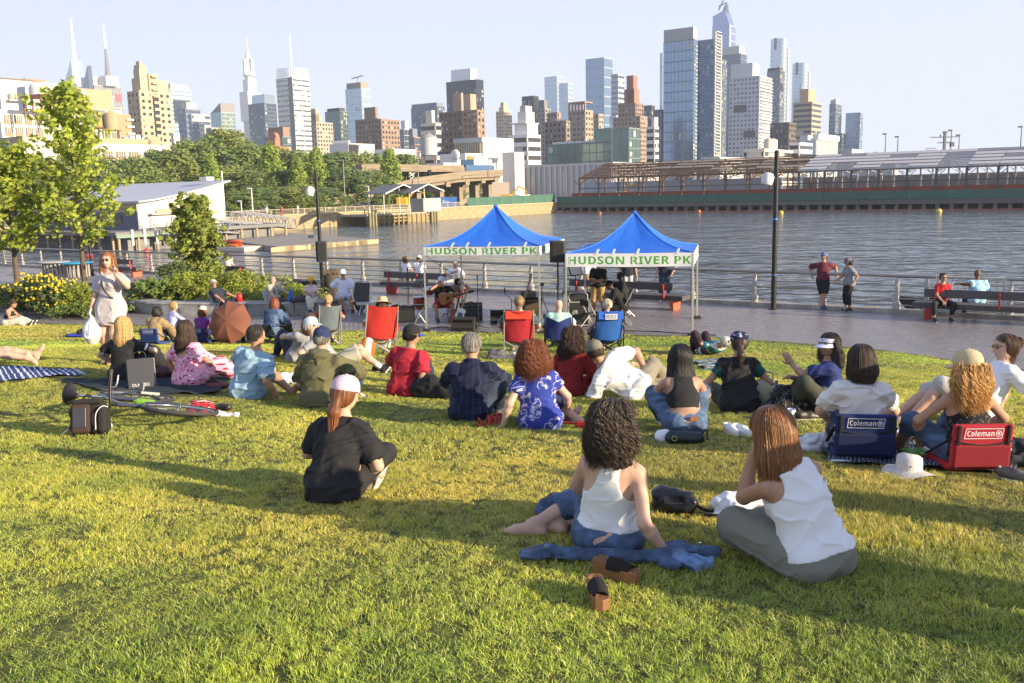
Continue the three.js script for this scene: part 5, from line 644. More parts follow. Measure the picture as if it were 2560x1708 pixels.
{
const pts=[[560,600],[690,617],[935,598],[720,582]].map(([u,v])=>onPlane(u,v,-1.35)),o=thing('floating_dock','broad grey floating dock with a sunlit edge','dock',pts[0]);
const sh=new THREE.Shape(pts.map((p)=>new THREE.Vector2(p.x-pts[0].x,-(p.z-pts[0].z)))),g=new THREE.ExtrudeGeometry(sh,{depth:.6,bevelEnabled:false}).rotateX(-Math.PI/2).translate(0,-.6,0);planarUV(g,.3,.3);part(o,'deck',g,mat(.34,.31,.27,.9,{map:grit,bumpMap:concrete,bumpScale:.02}));
for(let i=0;i<8;i++){const p=pts[1].clone().lerp(pts[2],(i+.5)/8).sub(pts[0]);part(o,'edge_board',G.box(p.x,-.3,p.z+.08,3.2,.5,.12,Math.atan2(pts[1].z-pts[2].z,pts[2].x-pts[1].x)),mat(.45,.36,.22,.9));}part(o,'mooring_box',G.rbox(...onPlane(778,592,-1.2).sub(pts[0]).toArray(),.7,.4,.5,.06),black);
const f=thing('kayak_float','small white float carrying stacked kayaks','float',onPlane(590,622,-1.75),GRID_TURN);part(f,'deck',G.rbox(0,.05,0,6.5,.5,3,.05),mat(.62,.54,.42,.8));
const or=[mat(.62,.10,.015,.45),mat(.66,.19,.015,.45)];[[0,.45,-.7,0],[.2,.45,.1,.05],[0,.45,.85,-.04],[.1,.85,-.3,.03],[.2,.85,.5,0]].forEach(([x,y,z,r],i)=>{const k=thing('kayak',['orange kayak lowest at the back of the float','orange kayak lowest in the middle of the float','yellow orange kayak lowest at the front of the float','red orange kayak on top, rear of the pile','red orange kayak on top, front of the pile'][i],'kayak',[f.position.x-.6*Math.cos(GRID_TURN)+x,f.position.y+y,f.position.z+z],GRID_TURN+r,'orange kayaks stacked on the float');const g=G.sph(0,0,0,.5,14,3.3,.42,.72);part(k,'hull',g,or[(i+(i>2?0:1))%2]);part(k,'cockpit',G.tor(0,.17,0,.26,.04,Math.PI/2).scale(1.8,1,1),black);});
for(const[label,u,v,c,r]of[['red ball buoy left of the standing person',224,645,[.6,.05,.03],.36],['red ball buoy beside the standing person',367,633,[.6,.05,.03],.36],['small orange buoy near the construction pier',1748,531,[.65,.15,.03],.4],['small yellow buoy right of the lamp post',1953,535,[.7,.5,.05],.45],['yellow buoy at the right of the river',2348,532,[.7,.5,.05],.5],['white buoy behind the yellow one',2357,521,[.75,.75,.72],.4],['tiny orange buoy left of the tents',1500,535,[.65,.15,.03],.35]]){const p=onPlane(u,v,WATER_Y),b=thing('buoy',label,'buoy',p);part(b,'float',G.sph(0,r*.5,0,r,18),mat(...c,.35));part(b,'ring',G.tor(0,r*1.45,0,r*.18,r*.06),black);}
}
{
const p=onPlane(1010,560,WATER_Y),o=thing('timber_platform','weathered timber platform on piles at the far seawall','platform',[p.x,0,p.z],GRID_TURN),m=mat(.30,.22,.11,.95);part(o,'deck',G.box(-4,-.05,0,7,.4,20),mat(.38,.32,.22,.9));part(o,'beam',[G.box(-.4,-.7,0,.3,.35,20),G.box(-.4,-1.3,0,.25,.25,20)],m);for(let i=0;i<15;i++)part(o,'pile',G.cyl(V(-.2,-2.3,-9.7+i*1.38),V(-.2,-.1,-9.7+i*1.38),.22),m);for(const z of[-9.6,-8.8,-8,9.8,9,8.2])part(o,'fender_post',G.cyl(V(.4,-2.3,z),V(.4,1.0,z),.24),mat(.26,.24,.14,.95));const rl=mat(.42,.35,.24,.8);part(o,'rail',[.5,.85,1.2].map((y)=>G.box(-.9,y,0,.08,.08,20)),rl);for(let i=0;i<11;i++)part(o,'rail_post',G.box(-.9,.65,-9.8+i*1.96,.12,1.3,.12),rl);
for(const[label,u,v]of[['left folded plate shade canopy on thin posts across the water',1000,533],['right folded plate shade canopy on thin posts across the water',1062,531]]){const q=onPlane(u,v,.5),c=thing('shade_canopy',label,'canopy',[q.x,.5,q.z],GRID_TURN,'shade canopies across the water'),gm=mat(.13,.13,.13,.7),wm=mat(.6,.6,.58,.7);part(c,'post',G.cyl(V(0,0,0),V(0,4.2,0),.09,.09,6),wm);part(c,'post',G.cyl(V(0,0,4),V(0,3.6,4),.09,.09,6),wm);part(c,'plate',[G.bar(V(-1,4.9,.5),V(-1,3.4,5.2),5,.12),G.bar(V(-1,4.9,.5),V(-1,3.6,-3.8),5,.12)],gm);part(c,'edge',[G.bar(V(1.5,4.9,.5),V(1.5,3.4,5.2),.1,.2),G.bar(V(1.5,4.9,.5),V(1.5,3.6,-3.8),.1,.2)],wm);}
const q=onPlane(1062,530,.5),c=thing('kiosk_box','grey utility box beneath the shade canopies','box',[q.x,.5,q.z-3],GRID_TURN);part(c,'body',G.rbox(0,1.2,0,3,2.4,5,.1),mat(.45,.43,.4,.8));
for(const[label,u,v,h]of[['white park lamp right of the boathouse',633,545,4.6],['white park lamp near the canopies',924,533,4.6],['short white lamp post by the boathouse end',605,545,2.6]]){const r=onPlane(u,v,.5),l=thing('park_lamp',label,'park lamp',r,0,'white park lamps across the water'),wm=mat(.62,.6,.55,.6);part(l,'pole',G.cyl(V(0,0,0),V(0,h,0),.13,.1,8),wm);part(l,'head',G.sph(-.35,h+.15,0,.45,12,1.3,.4,.7),mat(.35,.35,.35,.4));}
const cols=[[.05,.08,.2],[.5,.5,.5],[.04,.04,.05],[.4,.1,.08],[.1,.15,.3]];for(let i=0;i<9;i++){const u=[655,668,690,705,1130-260,862,745,640,885][i],v=[541,540,539,540,521,522,537,541,521][i],r=onPlane(u,v,.5),w=thing('person',['far person in navy on the park lawn under the trees','far person in grey on the park lawn under the trees','far person in black on the park lawn under the trees','far person in dull red on the park lawn under the trees','tiny person in blue walking beneath the far trees','tiny person in navy walking beneath the far trees','tiny person in grey beside the far railing','tiny person in black beside the far railing','tiny person in red at the end of the far trees'][i],'person',r,i,'people in the far park');const pr=[cone([0,.8,0],[0,1.35,0],.17,.2,.1),cone([0,1.5,0],[0,1.62,.01],.09,.1,.05),cone([.09,.05,0],[.09,.8,0],.06,.1,.06),cone([-.09,.05,.1],[-.09,.8,0],.06,.1,.06),cone([.23,1.35,0],[.28,.8,.1],.06,.04,.06),cone([-.23,1.35,0],[-.28,.8,.05],.06,.04,.06)];part(w,'body',netMesh(fieldOf(pr),pr,.05,.06),mat(...cols[i%5],.9));}
}
// ---------- trees and planting ----------
function leafCloud(clumps,per,size,r,spread,tint,droop=.3){
const P=[],C=[],U=[];let I=[];
for(const[cx,cy,cz,cr]of clumps){const k=.8+.4*r();for(let i=0;i<per;i++){
let x,y,z;do{x=r()*2-1;y=r()*2-1;z=r()*2-1;}while(x*x+y*y+z*z>1);const s=size*(.6+.8*r()),px=cx+x*cr*spread,py=cy+y*cr*.8,pz=cz+z*cr*spread;
let nx=x+(r()-.5)*1.4,ny=y*.6+.5+(r()-.5)*1.2,nz=z+(r()-.5)*1.4;const nl=Math.hypot(nx,ny,nz);nx/=nl;ny/=nl;nz/=nl;
let ax=-nz,az=nx,ay=-droop*r();const al=Math.hypot(ax,ay,az)||1;ax/=al;ay/=al;az/=al;const bx=ny*az-nz*ay,by=nz*ax-nx*az,bz=nx*ay-ny*ax,o=P.length/3,w=s*.55;
P.push(px-ax*s,py-ay*s,pz-az*s,px+bx*w,py+by*w,pz+bz*w,px+ax*s,py+ay*s,pz+az*s,px-bx*w,py-by*w,pz-bz*w);I.push(o,o+1,o+2,o,o+2,o+3);
const q=k*(.7+.6*r()),c=tint(q,r());for(let j=0;j<4;j++)C.push(...c);
}}
const g=new THREE.BufferGeometry();g.setAttribute('position',new THREE.Float32BufferAttribute(P,3));g.setAttribute('color',new THREE.Float32BufferAttribute(C,3));g.setIndex(I);g.computeVertexNormals();return g;
}
const leafMat=(r,g,b,t=.35)=>mat(r,g,b,.75,{vertexColors:true,transmission:t,thickness:0,side:THREE.DoubleSide});
const bark=mat(.12,.09,.065,.95,{bumpMap:concrete,bumpScale:.02});
const plainTint=(q,r)=>[q*(.9+.25*r),q,q*(.8+.3*r)];
function crownClumps(r,n,shape){const out=[];for(let i=0;i<n;i++){const a=r()*6.283,h=r(),rad0=shape(h),d=Math.sqrt(.35+.65*r())*rad0;out.push([Math.cos(a)*d,h,Math.sin(a)*d,.10+.06*r()]);}return out;}
const FAR=[];{const r=rng(61);const shapes=[(h)=>.46*Math.pow(Math.sin(Math.PI*clamp(.12+h*.86,0,1)),.6),(h)=>.5*Math.pow(Math.sin(Math.PI*clamp(.2+h*.78,0,1)),.5),(h)=>.40*(1-h)*1.05+.03];for(let k=0;k<6;k++){const sh=shapes[k%3];FAR.push(leafCloud(crownClumps(r,95,sh),62,.030,r,1,plainTint));}}
const farTrunk=G.cyl(V(0,0,0),V(0,1,0),.03,.012,7);
const FARM=[leafMat(.18,.25,.040,.4),leafMat(.14,.215,.042,.4),leafMat(.21,.26,.036,.4),leafMat(.24,.34,.03,.42)];
const treeWords=['broad dark green','rounded mid green','full olive green','spreading deep green','tall rounded green','dense shadowy green'];
let treeN=0;
function farTree(u,v,D,width,kind,where){
const top=atDepth(u,v,D),h=top.y-.5,o=thing(kind===2?'conical_tree':'park_tree',where,'tree',[top.x,.5,top.z],treeN*1.7,kind===2?'conical park trees across the water':'park trees across the water'),k=treeN++,base=h*(kind===2?.06:.16);
const t=part(o,'trunk',farTrunk,bark);t.scale.set(h*.8,h*.75,h*.8);const c=part(o,'crown',FAR[kind===2?(k%2?2:5):[0,1,3,4][k%4]],kind===2?FARM[3]:FARM[k%3]);c.scale.set(width,h-base,width);c.position.y=base;
}
[[15,395,215,15,'behind the leftmost young tree'],[62,396,232,16,'left of the young maple crown'],[118,402,205,14,'just behind the young maple'],[172,400,236,15,'below the factory windows'],[235,402,224,15,'right of the young maple crown'],[290,396,236,15,'above the boathouse left end'],[345,398,195,12,'above the boathouse flue'],[398,382,232,13,'under the tan apartment tower'],[440,384,218,14,'above the middle of the boathouse roof'],[478,354,244,15,'under the blue office block'],[522,350,250,15,'under the sloped roof tower'],[566,334,257,17,'highest of the far treetops'],[612,372,240,14,'under the angular glass tower'],[648,368,247,15,'left of the banded tower foot'],[716,378,240,14,'under the banded tower'],[756,388,238,13,'right of the banded tower'],[838,388,242,15,'under the white patterned tower'],[884,386,247,14,'under the brown brick pair'],[928,386,250,15,'left of the tall conical tree'],[1012,392,252,13,'last large tree before the white building'],[560,420,205,12,'behind the boathouse roof tip'],[625,430,200,12,'behind the white park lamp'],[870,425,215,13,'above the far timber platform'],[720,430,205,12,'behind the middle lamp post'],[930,430,222,12,'left of the shade canopies'],[60,440,190,12,'low behind the left young tree'],[150,445,185,12,'low behind the young maple trunk'],[290,440,190,11,'low behind the left lamp post']].forEach(([u,v,D,w,s],i)=>farTree(u,v,D,w,0,treeWords[i%6]+' tree '+s));
[[527,398,198,7.5,'light green conical tree left of the gap by the boathouse tip'],[674,371,208,11,'tall light green conical tree left of the middle lamp post'],[742,402,200,8,'light green conical tree right behind the middle lamp post'],[790,381,212,9,'light green conical tree right of the middle lamp post'],[974,380,226,10,'tallest light green conical tree near the white building']].forEach(([u,v,D,w,s])=>farTree(u,v,D,w,2,s));
[[600,478,172,8,'small tree in front of the conical trees by the park lamp'],[648,472,174,8,'small tree right of the park lamp'],[712,470,180,8.5,'small tree below the tall conical tree'],[765,474,182,8,'small tree right of the middle lamp post'],[815,470,190,8,'small tree at the right end of the park lawn'],[1090,450,258,10,'low bushy tree left of the blue hoarding'],[1120,462,250,9,'low bushy tree touching the blue hoarding'],[1140,446,275,9,'low bushy tree under the white building'],[1190,452,280,8,'low bushy tree by the ramp foot'],[1050,455,240,9,'low tree behind the shade canopies'],[1000,462,236,8,'low tree left of the shade canopies']].forEach(([u,v,D,w,s])=>farTree(u,v,D,w,0,s));
function limbTree(name,label,base,h,spread,seed,nLimb,per,leaf,m,trunkR,low=.3,group){
const r=rng(seed),o=thing(name,label,'tree',base,0,group),wood=[],clumps=[],top=V((r()-.5)*.3,h*.96,(r()-.5)*.3);
wood.push(G.tube([V(0,-.2,0),V(.04,h*.3,.03),V(-.05,h*.6,0),top],.001,5));wood.pop();
for(let i=0;i<8;i++){const a=i/8,b=(i+1)/8,P=(u)=>V(.06*Math.sin(u*5)*u,h*.95*u,.05*Math.cos(u*4)*u);wood.push(G.cyl(P(a),P(b),trunkR*(1-a*.9),trunkR*(1-b*.9),8));}
for(let i=0;i<nLimb;i++){const u=low+(.97-low)*(i+r()*.6)/nLimb,a=i*2.4+r()*.8,L=spread*(u<.42?.75+.6*u:Math.max(.16,1-1.28*(u-.42)*1.15))*(.6+.55*r()),up=.45+.5*u,s=V(0,h*.95*u,0),e=V(Math.cos(a)*L,h*.95*u+L*up,Math.sin(a)*L),md=s.clone().lerp(e,.5).add(V(0,-.04*L,0));wood.push(G.cyl(s,md,trunkR*.34*(1.1-u),trunkR*.24*(1.1-u)+.006,5),G.cyl(md,e,trunkR*.24*(1.1-u)+.006,.006,5));
for(let k=0;k<5;k++){const q=s.clone().lerp(e,.35+.17*k),f=.22+.14*r();clumps.push([q.x+(r()-.5)*.4,q.y+(r()-.5)*.3,q.z+(r()-.5)*.4,f*spread*.5]);if(r()<.5){const sd=V((r()-.5)*spread*.7,(r()-.2)*.5,(r()-.5)*spread*.7),w=q.clone().add(sd);wood.push(G.cyl(q,w,.012,.004,4));clumps.push([w.x,w.y,w.z,f*spread*.42]);}}}
for(let k=0;k<5;k++)clumps.push([top.x+(r()-.5)*.4,h*(.9+.025*k),top.z+(r()-.5)*.4,.3]);
part(o,'trunk',wood,bark);part(o,'crown',leafCloud(clumps,per,leaf,r,1,plainTint,.6),m);return o;
}
const mapleLeaf=leafMat(.33,.41,.024,.5),shrubLeaf=leafMat(.24,.30,.03,.42);
{const b=(u,v,y)=>onPlane(u,v,y);
limbTree('young_maple','tall young maple with bright yellow green leaves beside the left lamp post',b(212,712,.3),8.9,2.3,5,46,13,.13,mapleLeaf,.12,.2,'young maples by the water');
limbTree('young_maple','young maple cut off by the left picture edge',b(44,716,.3),6.2,2.4,8,40,14,.13,mapleLeaf,.13,.24,'young maples by the water');
limbTree('young_maple','outer young maple whose branches enter at the left edge',b(-110,735,.3),7.8,2.4,15,34,20,.12,mapleLeaf,.13,.24,'young maples by the water');
limbTree('flowering_shrub_tree','bushy small tree with pale flowers right of the standing person',b(497,712,.3),3.75,1.25,23,44,34,.085,shrubLeaf,.05,.08);}
function bush(label,u,v,y,rx,ry,seed,m,leaf,n,per,name='shrub',tint=plainTint,flower){
const r=rng(seed),p=onPlane(u,v,y),o=thing(name,label,'shrub',p,0,'shrubs in the planting bed'),cl=[];for(let i=0;i<n;i++){const a=r()*6.28,q=Math.sqrt(r()),h=r();const w=Math.sqrt(1-h*h*.85);cl.push([Math.cos(a)*q*rx*w,.12+h*ry*.88,Math.sin(a)*q*rx*.7*w,.2+.1*r()]);}
part(o,'foliage',leafCloud(cl,per,leaf,r,1,tint,.5),m);const st=[];for(let i=0;i<9;i++){const a=r()*6.28;st.push(G.cyl(V(0,-.05,0),V(Math.cos(a)*rx*.6,ry*.7,Math.sin(a)*rx*.4),.012,.005,4));}part(o,'stem',st,bark);
if(flower){const fl=[];for(const c of cl)for(let k=0;k<3;k++){const q=V(c[0]+(r()-.5)*.4,c[1]+.12+r()*.15,c[2]+.15+(r()-.5)*.3);fl.push(new THREE.IcosahedronGeometry(.035+.02*r(),0).translate(q.x,q.y,q.z));}stuff(part(o,'flowers',fl,flower));}return o;
}
const darkLeaf=leafMat(.08,.125,.03,.3),fern=leafMat(.30,.36,.022,.5),midLeaf=leafMat(.14,.21,.03,.35);
bush('yellow flowering bush at the far left of the bed',95,778,.15,1.25,1.25,31,darkLeaf,.06,46,60,'flowering_bush',plainTint,mat(.62,.46,.02,.7));
bush('second yellow flowering bush nearer the standing person',150,782,.15,.95,1.1,32,darkLeaf,.06,36,60,'flowering_bush',plainTint,mat(.62,.46,.02,.7));
bush('leafy dark bush left of the yellow flowers',35,772,.15,.9,.8,36,midLeaf,.06,26,50);
bush('feathery yellow green bush left of the standing person',202,782,.15,.62,.95,33,fern,.045,40,90,'feathery_bush');bush('feathery bush hidden behind the standing person',250,780,.15,.8,.7,37,fern,.045,30,70,'feathery_bush');
bush('broad leaved bush just right of the standing person',372,756,.3,.85,.75,38,midLeaf,.085,26,44);bush('broad leaved bush beyond the corner of the seat wall',420,752,.3,.8,.72,39,midLeaf,.085,26,44);
bush('feathery yellow green bush below the small tree',470,752,.3,.95,.95,40,fern,.045,44,90,'feathery_bush');bush('feathery bush behind the reclining navy sitter',530,750,.3,.8,.85,41,fern,.045,40,90,'feathery_bush');
bush('rounded feathery bush between the navy sitter and the braces wearer',603,750,.3,1.0,1.0,42,fern,.045,60,90,'feathery_bush');bush('dark round bush behind the small tree',440,722,.3,.9,1.0,43,darkLeaf,.06,30,50);bush('low ground bush along the seat wall behind the blue bottle',720,748,.3,1.3,.35,44,fern,.05,36,60);bush('sparse pale bush right of the braces wearer',690,738,.3,.8,.75,45,shrubLeaf,.06,20,26);bush('low fern edging in front of the rounded bush',585,756,.3,1.2,.3,46,fern,.05,30,60);
bush('leafy shrub at the small tree foot',540,720,.3,.9,.95,47,shrubLeaf,.07,26,40);bush('low edging plants left of the corner',215,786,.1,1.5,.25,48,midLeaf,.05,34,50);
{
const line=(list,y)=>list.map(([u,v])=>onPlane(u,v,y)),A=line([[318,776],[372,787],[450,789],[560,789],[680,789],[790,787],[855,778],[893,762]],0),wallM=mat(.40,.40,.39,.8,{map:grit,bumpMap:concrete,bumpScale:.004});
const o=thing('seat_wall','long curved grey concrete seat wall in front of the planting bed','wall'),cv=new THREE.CatmullRomCurve3(A,false,'centripetal'),n=14;
for(let i=0;i<n;i++){const a=cv.getPoint(i/n),b=cv.getPoint((i+1)/n-.0016),d=b.clone().sub(a).setY(0).normalize(),nr=V(d.z,0,-d.x);if(nr.z>0)nr.multiplyScalar(-1);const h=i===0?.36:.45,q=(p,t,y)=>p.clone().addScaledVector(nr,t).setY(y);const pos=[],add8=[q(a,.05,-.03),q(b,.05,-.03),q(b,-.02,h-.09),q(a,-.02,h-.09),q(a,-.05,h-.05),q(b,-.05,h-.05),q(b,-.02,h),q(a,-.02,h),q(a,.6,h),q(b,.6,h),q(b,.62,-.03),q(a,.62,-.03)];const idx=[0,1,2,0,2,3,3,2,5,3,5,4,4,5,6,4,6,7,7,6,9,7,9,8,8,9,10,8,10,11,0,3,4,0,4,7,0,7,8,0,8,11,1,5,2,1,6,5,1,9,6,1,10,9];add8.forEach((p)=>pos.push(p.x,p.y,p.z));const g=new THREE.BufferGeometry();g.setAttribute('position',new THREE.Float32BufferAttribute(pos,3));g.setIndex(idx);const f=g.toNonIndexed();f.computeVertexNormals();planarUV(f,0,0,(x,y,z)=>[x*.8+z*.3,y*.8+z*.5]);part(o,'segment',f,wallM);}
const K=line([[-120,764],[-20,772],[60,781],[150,787],[230,787],[300,780],[330,776]],0),k=thing('bed_kerb','low pale concrete kerb of the flower bed behind the standing person','kerb'),kc=new THREE.CatmullRomCurve3(K,false,'centripetal');for(let i=0;i<8;i++)part(k,'segment',G.bar(kc.getPoint(i/8).setY(.07),kc.getPoint((i+1)/8-.002).setY(.07),.22,.16),wallM);
const S=[...line([[-120,762],[60,778],[230,784],[340,774]],.1),...line([[380,750],[560,753],[790,751],[850,744]],.3),...line([[820,722],[640,708],[400,704],[150,706],[-120,708]],.2)],sh=new THREE.Shape(S.map((p)=>new THREE.Vector2(p.x,-p.z)));const g=new THREE.ShapeGeometry(sh).rotateX(-Math.PI/2).translate(0,.16,0);planarUV(g,.5,.5);struct('bed_soil',g,mat(.06,.05,.035,1,{map:grit}));
}
// ---------- the audience, the band and the passers-by ----------
const weave=noiseTex(128,(x,y)=>.5+.25*Math.sin(x*128*1.57)*Math.sin(y*128*1.57)+.2*tnoise(x,y,60,2),14,14);
const cloth=(r,g,b,o={})=>mat(r,g,b,.88,{sheen:.25,sheenRoughness:.5,sheenColor:rgb(r,g,b),bumpMap:weave,bumpScale:.0015,...o});
const denimTex=noiseTex(256,(x,y)=>{const k=.62+.16*tnoise(x,y,7,1)+.1*tnoise(x,y,90,3)+.07*Math.sin((x+y)*256*.8);return[k*.72,k*.85,k];},4,4,true);
const denim=(k=1)=>mat(.36*k,.42*k,.52*k,.9,{map:denimTex,bumpMap:weave,bumpScale:.001});
const lea=(r,g,b,ro=.45)=>mat(r,g,b,ro,{bumpMap:concrete,bumpScale:.001});
const print=(size,bg,draw)=>canvasTex(512,512,(c,w)=>{c.fillStyle=bg;c.fillRect(0,0,w,w);draw(c,w,rng(77));},1/size,1/size);
const wrap9=(c,w,x,y,f)=>{for(const dx of[-w,0,w])for(const dy of[-w,0,w]){c.save();c.translate(x+dx,y+dy);f(c);c.restore();}};
const TEX={
blueFloral:print(.42,'#2c3d96',(c,w,r)=>{c.strokeStyle=c.fillStyle='#b9b6d6';c.lineWidth=7;for(let i=0;i<16;i++){const x=r()*w,y=r()*w,a=r()*6.3,sc=.7+r()*.6;wrap9(c,w,x,y,(c)=>{c.rotate(a);c.scale(sc,sc);c.beginPath();c.arc(0,0,44,.3,4.4);c.stroke();for(let k=0;k<5;k++){c.save();c.translate(52,-10);c.rotate(k*.55-1.2);c.beginPath();c.ellipse(20,0,20,6.5,0,0,7);c.fill();c.restore();}for(let k=0;k<4;k++){c.beginPath();c.ellipse(Math.cos(k*1.1)*46,Math.sin(k*1.1)*46,13,5,k*1.1+.5,0,7);c.fill();}});}}),
pinkFloral:print(.3,'#e2a0bd',(c,w,r)=>{for(let i=0;i<90;i++){const x=r()*w,y=r()*w,q=8+r()*18;c.fillStyle=['#b51a4e','#cf3a6c','#f3d3de','#f0bccd','#a01f46','#f7e6ea'][i%6];wrap9(c,w,x,y,(c)=>{for(let k=0;k<5;k++){c.beginPath();c.arc(Math.cos(k*1.26)*q*.6,Math.sin(k*1.26)*q*.6,q*.55,0,7);c.fill();}});}}),
speckle:print(.22,'#bdb4b4',(c,w,r)=>{for(let i=0;i<420;i++){c.fillStyle=['#6f6576','#8d8190','#4f4654'][i%3];const x=r()*w,y=r()*w;wrap9(c,w,x,y,(c)=>{c.rotate(r()*6);c.beginPath();c.ellipse(0,0,4+(i%5),3,0,0,7);c.fill();});}}),
tieDye:print(1,'#dfe3ea',(c,w,r)=>{for(let y=0;y<w;y+=16)for(let x=0;x<w;x+=7){const v=Math.sin(x*.11+Math.sin(y*.05)*3)+r()*1.2;if(v>.6){c.fillStyle=['#7f9cc4','#aebfd8','#5f80b3'][(x+y)%3];c.fillRect(x,y,6,12);}}c.fillStyle='#1f2f66';c.fillRect(0,0,w,w*.44);for(let x=0;x<w;x+=9){c.fillStyle='#1f2f66';c.fillRect(x,w*.42,6,10+r()*40);}}),
orange:print(.2,'#a84a1e',(c,w,r)=>{for(let i=0;i<160;i++){c.fillStyle=i%2?'#43180c':'#c96a2c';wrap9(c,w,r()*w,r()*w,(c)=>{c.beginPath();c.arc(0,0,7+r()*9,0,7);c.fill();});}}),
hawaii:print(.35,'#3d4d52',(c,w,r)=>{for(let i=0;i<120;i++){c.fillStyle=['#7c8a6a','#5a4a68','#9aa98a','#44606f'][i%4];wrap9(c,w,r()*w,r()*w,(c)=>{c.rotate(r()*6);c.beginPath();c.ellipse(0,0,26,9,0,0,7);c.fill();});}}),
stageShirt:print(.4,'#171418',(c,w,r)=>{for(let i=0;i<26;i++){c.fillStyle=['#b3281d','#2b7a2b','#c2621a','#27398e','#a02a20'][i%5];const x=r()*w,y=r()*w;wrap9(c,w,x,y,(c)=>{c.rotate(r());c.fillRect(-34,-30,68,60);});}}),
navyStripe:print(.26,'#0a1230',(c,w)=>{c.fillStyle='#45527c';for(let i=0;i<4;i++)c.fillRect(i*w/4+30,0,5,w);c.fillStyle='#111c40';for(let i=0;i<20;i++)c.fillRect(0,i*w/20,w,3);}),
smallFloral:print(.2,'#d8c6c4',(c,w,r)=>{for(let i=0;i<70;i++){c.fillStyle=['#a8506a','#7b3a52','#c98a9a','#5e6a58'][i%4];wrap9(c,w,r()*w,r()*w,(c)=>{c.beginPath();c.arc(0,0,9+r()*12,0,7);c.fill();});}}),
yellowFloral:print(.3,'#cfcfc6',(c,w,r)=>{for(let i=0;i<60;i++){c.fillStyle=['#d9a02c','#b9b9b0','#e0b64a','#e8e4da'][i%4];wrap9(c,w,r()*w,r()*w,(c)=>{c.beginPath();c.arc(0,0,14+r()*16,0,7);c.fill();});}}),
darkFloral:print(.2,'#14131a',(c,w,r)=>{for(let i=0;i<50;i++){c.fillStyle=['#6b6350','#8a8270','#3d4450'][i%3];wrap9(c,w,r()*w,r()*w,(c)=>{c.beginPath();c.arc(0,0,8+r()*13,0,7);c.fill();});}}),
colourStripe:print(.5,'#1f6f7d',(c,w)=>{['#5a1a3c','#cfd2c8','#1f8a80','#2457a8','#d7b52c','#4a1f4a'].forEach((k,i)=>{c.fillStyle=k;c.fillRect(0,i*w/6,w,w/9);});}),
bandana:canvasTex(256,256,(c,w)=>{c.fillStyle='#10173a';c.fillRect(0,0,w,w);c.strokeStyle=c.fillStyle='#aeb4cc';c.lineWidth=4;const r=rng(4);for(let i=0;i<13;i++){c.save();c.translate(r()*w,r()*w);c.rotate(r()*6);c.beginPath();c.ellipse(0,0,26,6,0,0,7);i%2?c.stroke():c.fill();c.beginPath();c.moveTo(26,0);c.lineTo(40,-8);c.lineTo(40,8);c.fill();c.restore();}},1,1),
};
TEX.tieDye.offset.y=.45;TEX.tieDye.needsUpdate=true;
const printed=(t,o={})=>mat(1,1,1,.88,{map:TEX[t],bumpMap:weave,bumpScale:.001,...o});
const M={white:cloth(.80,.80,.82),black:cloth(.013,.013,.016),navy:cloth(.02,.03,.075),olive:cloth(.12,.115,.055),red:cloth(.36,.012,.028),khaki:cloth(.42,.34,.22),grey:cloth(.30,.31,.33),darkgrey:cloth(.05,.052,.06),lblue:cloth(.32,.48,.60),maroon:cloth(.10,.02,.035),brown:cloth(.10,.07,.045),cream:cloth(.66,.6,.48),stone:cloth(.36,.33,.27),shoeB:lea(.02,.02,.022),shoeW:lea(.75,.74,.72),sole:lea(.7,.68,.64,.7)};
const HAIR={black:[.012,.010,.010],dbrown:[.035,.02,.013],brown:[.085,.042,.02],auburn:[.16,.055,.018],ginger:[.26,.10,.03],blond:[.48,.30,.12],grey:[.22,.2,.18],silver:[.5,.48,.45],redcurl:[.13,.035,.012]};
const L=onLawn,Q=(u,v)=>onPlane(u,v,0);
const shoesB={mat:M.shoeB,sole:M.sole},shoesW={mat:M.shoeW,sole:M.sole};
person({label:'person in black with a pale pink cap and ponytail, cross-legged on the grass',at:L(838,1250),yaw:14,pose:'cross',fem:true,girth:1.13,h:1.7,skin:'fair',p:{lean:10,chest:18,side:-3,side1:-4,headTilt:-6,headPitch:10,headYaw:-8,lk:[1,.25,.3],rk:[-1,.62,.1],ra:[.06,.07,.26],rh:[-.14,.24,.30],lh:[.12,.24,.36],re:[-.7,-.6,-.5]},shoes:{mat:lea(.4,.34,.24),sole:M.sole},
hair:{style:'pony',color:HAIR.auburn,length:.36,ponyY:-.015,swing:.03,strands:700},top:{mat:M.black,sleeve:.72,flare:.011,sleeveLoose:.012,hem:-.16,loose:.02,amp:.016,neckR:.07},bottom:{mat:cloth(.017,.017,.02),length:1.9,legLoose:.004},hat:{kind:'cap',mat:cloth(.66,.5,.58),label:'pale pink baseball cap'}});
person({label:'person with dark curly hair in a white racerback top and denim, leaning on one arm',at:L(1520,1375),yaw:22,pose:'cross',fem:true,h:1.68,skin:'fair',p:{lean:-8,chest:-6,side:-6,side1:-9,headTilt:2,headPitch:4,headYaw:-38,la:[.52,.06,.16],ra:[.40,.05,.26],lk:[.3,.35,1],rk:[-.6,.3,1],lf:[.9,.1,-.3],rf:[.9,.05,.1],rh:[-.36,.04,-.06],re:[.2,0,-1],rhand:{dir:[-.4,-.25,.6],pn:[0,-1,0],curl:.15},lh:[.2,.22,.34]},
hair:{style:'curly',color:[.045,.030,.020],length:.19,vol:.022,wide:.11,thick:1.35,strands:1500,streak:1.1,gloss:.55},top:{mat:M.white,sleeve:0,racer:.10,hem:.06,loose:.010,amp:.007,neckR:.085,neck:.0,name:'tank_top'},bottom:{mat:denim(1.0),length:1.55,waist:.10,legLoose:.02,loose:.008,amp:.007,label:'blue denim skirt'},glasses:[.08,.02,.02]});
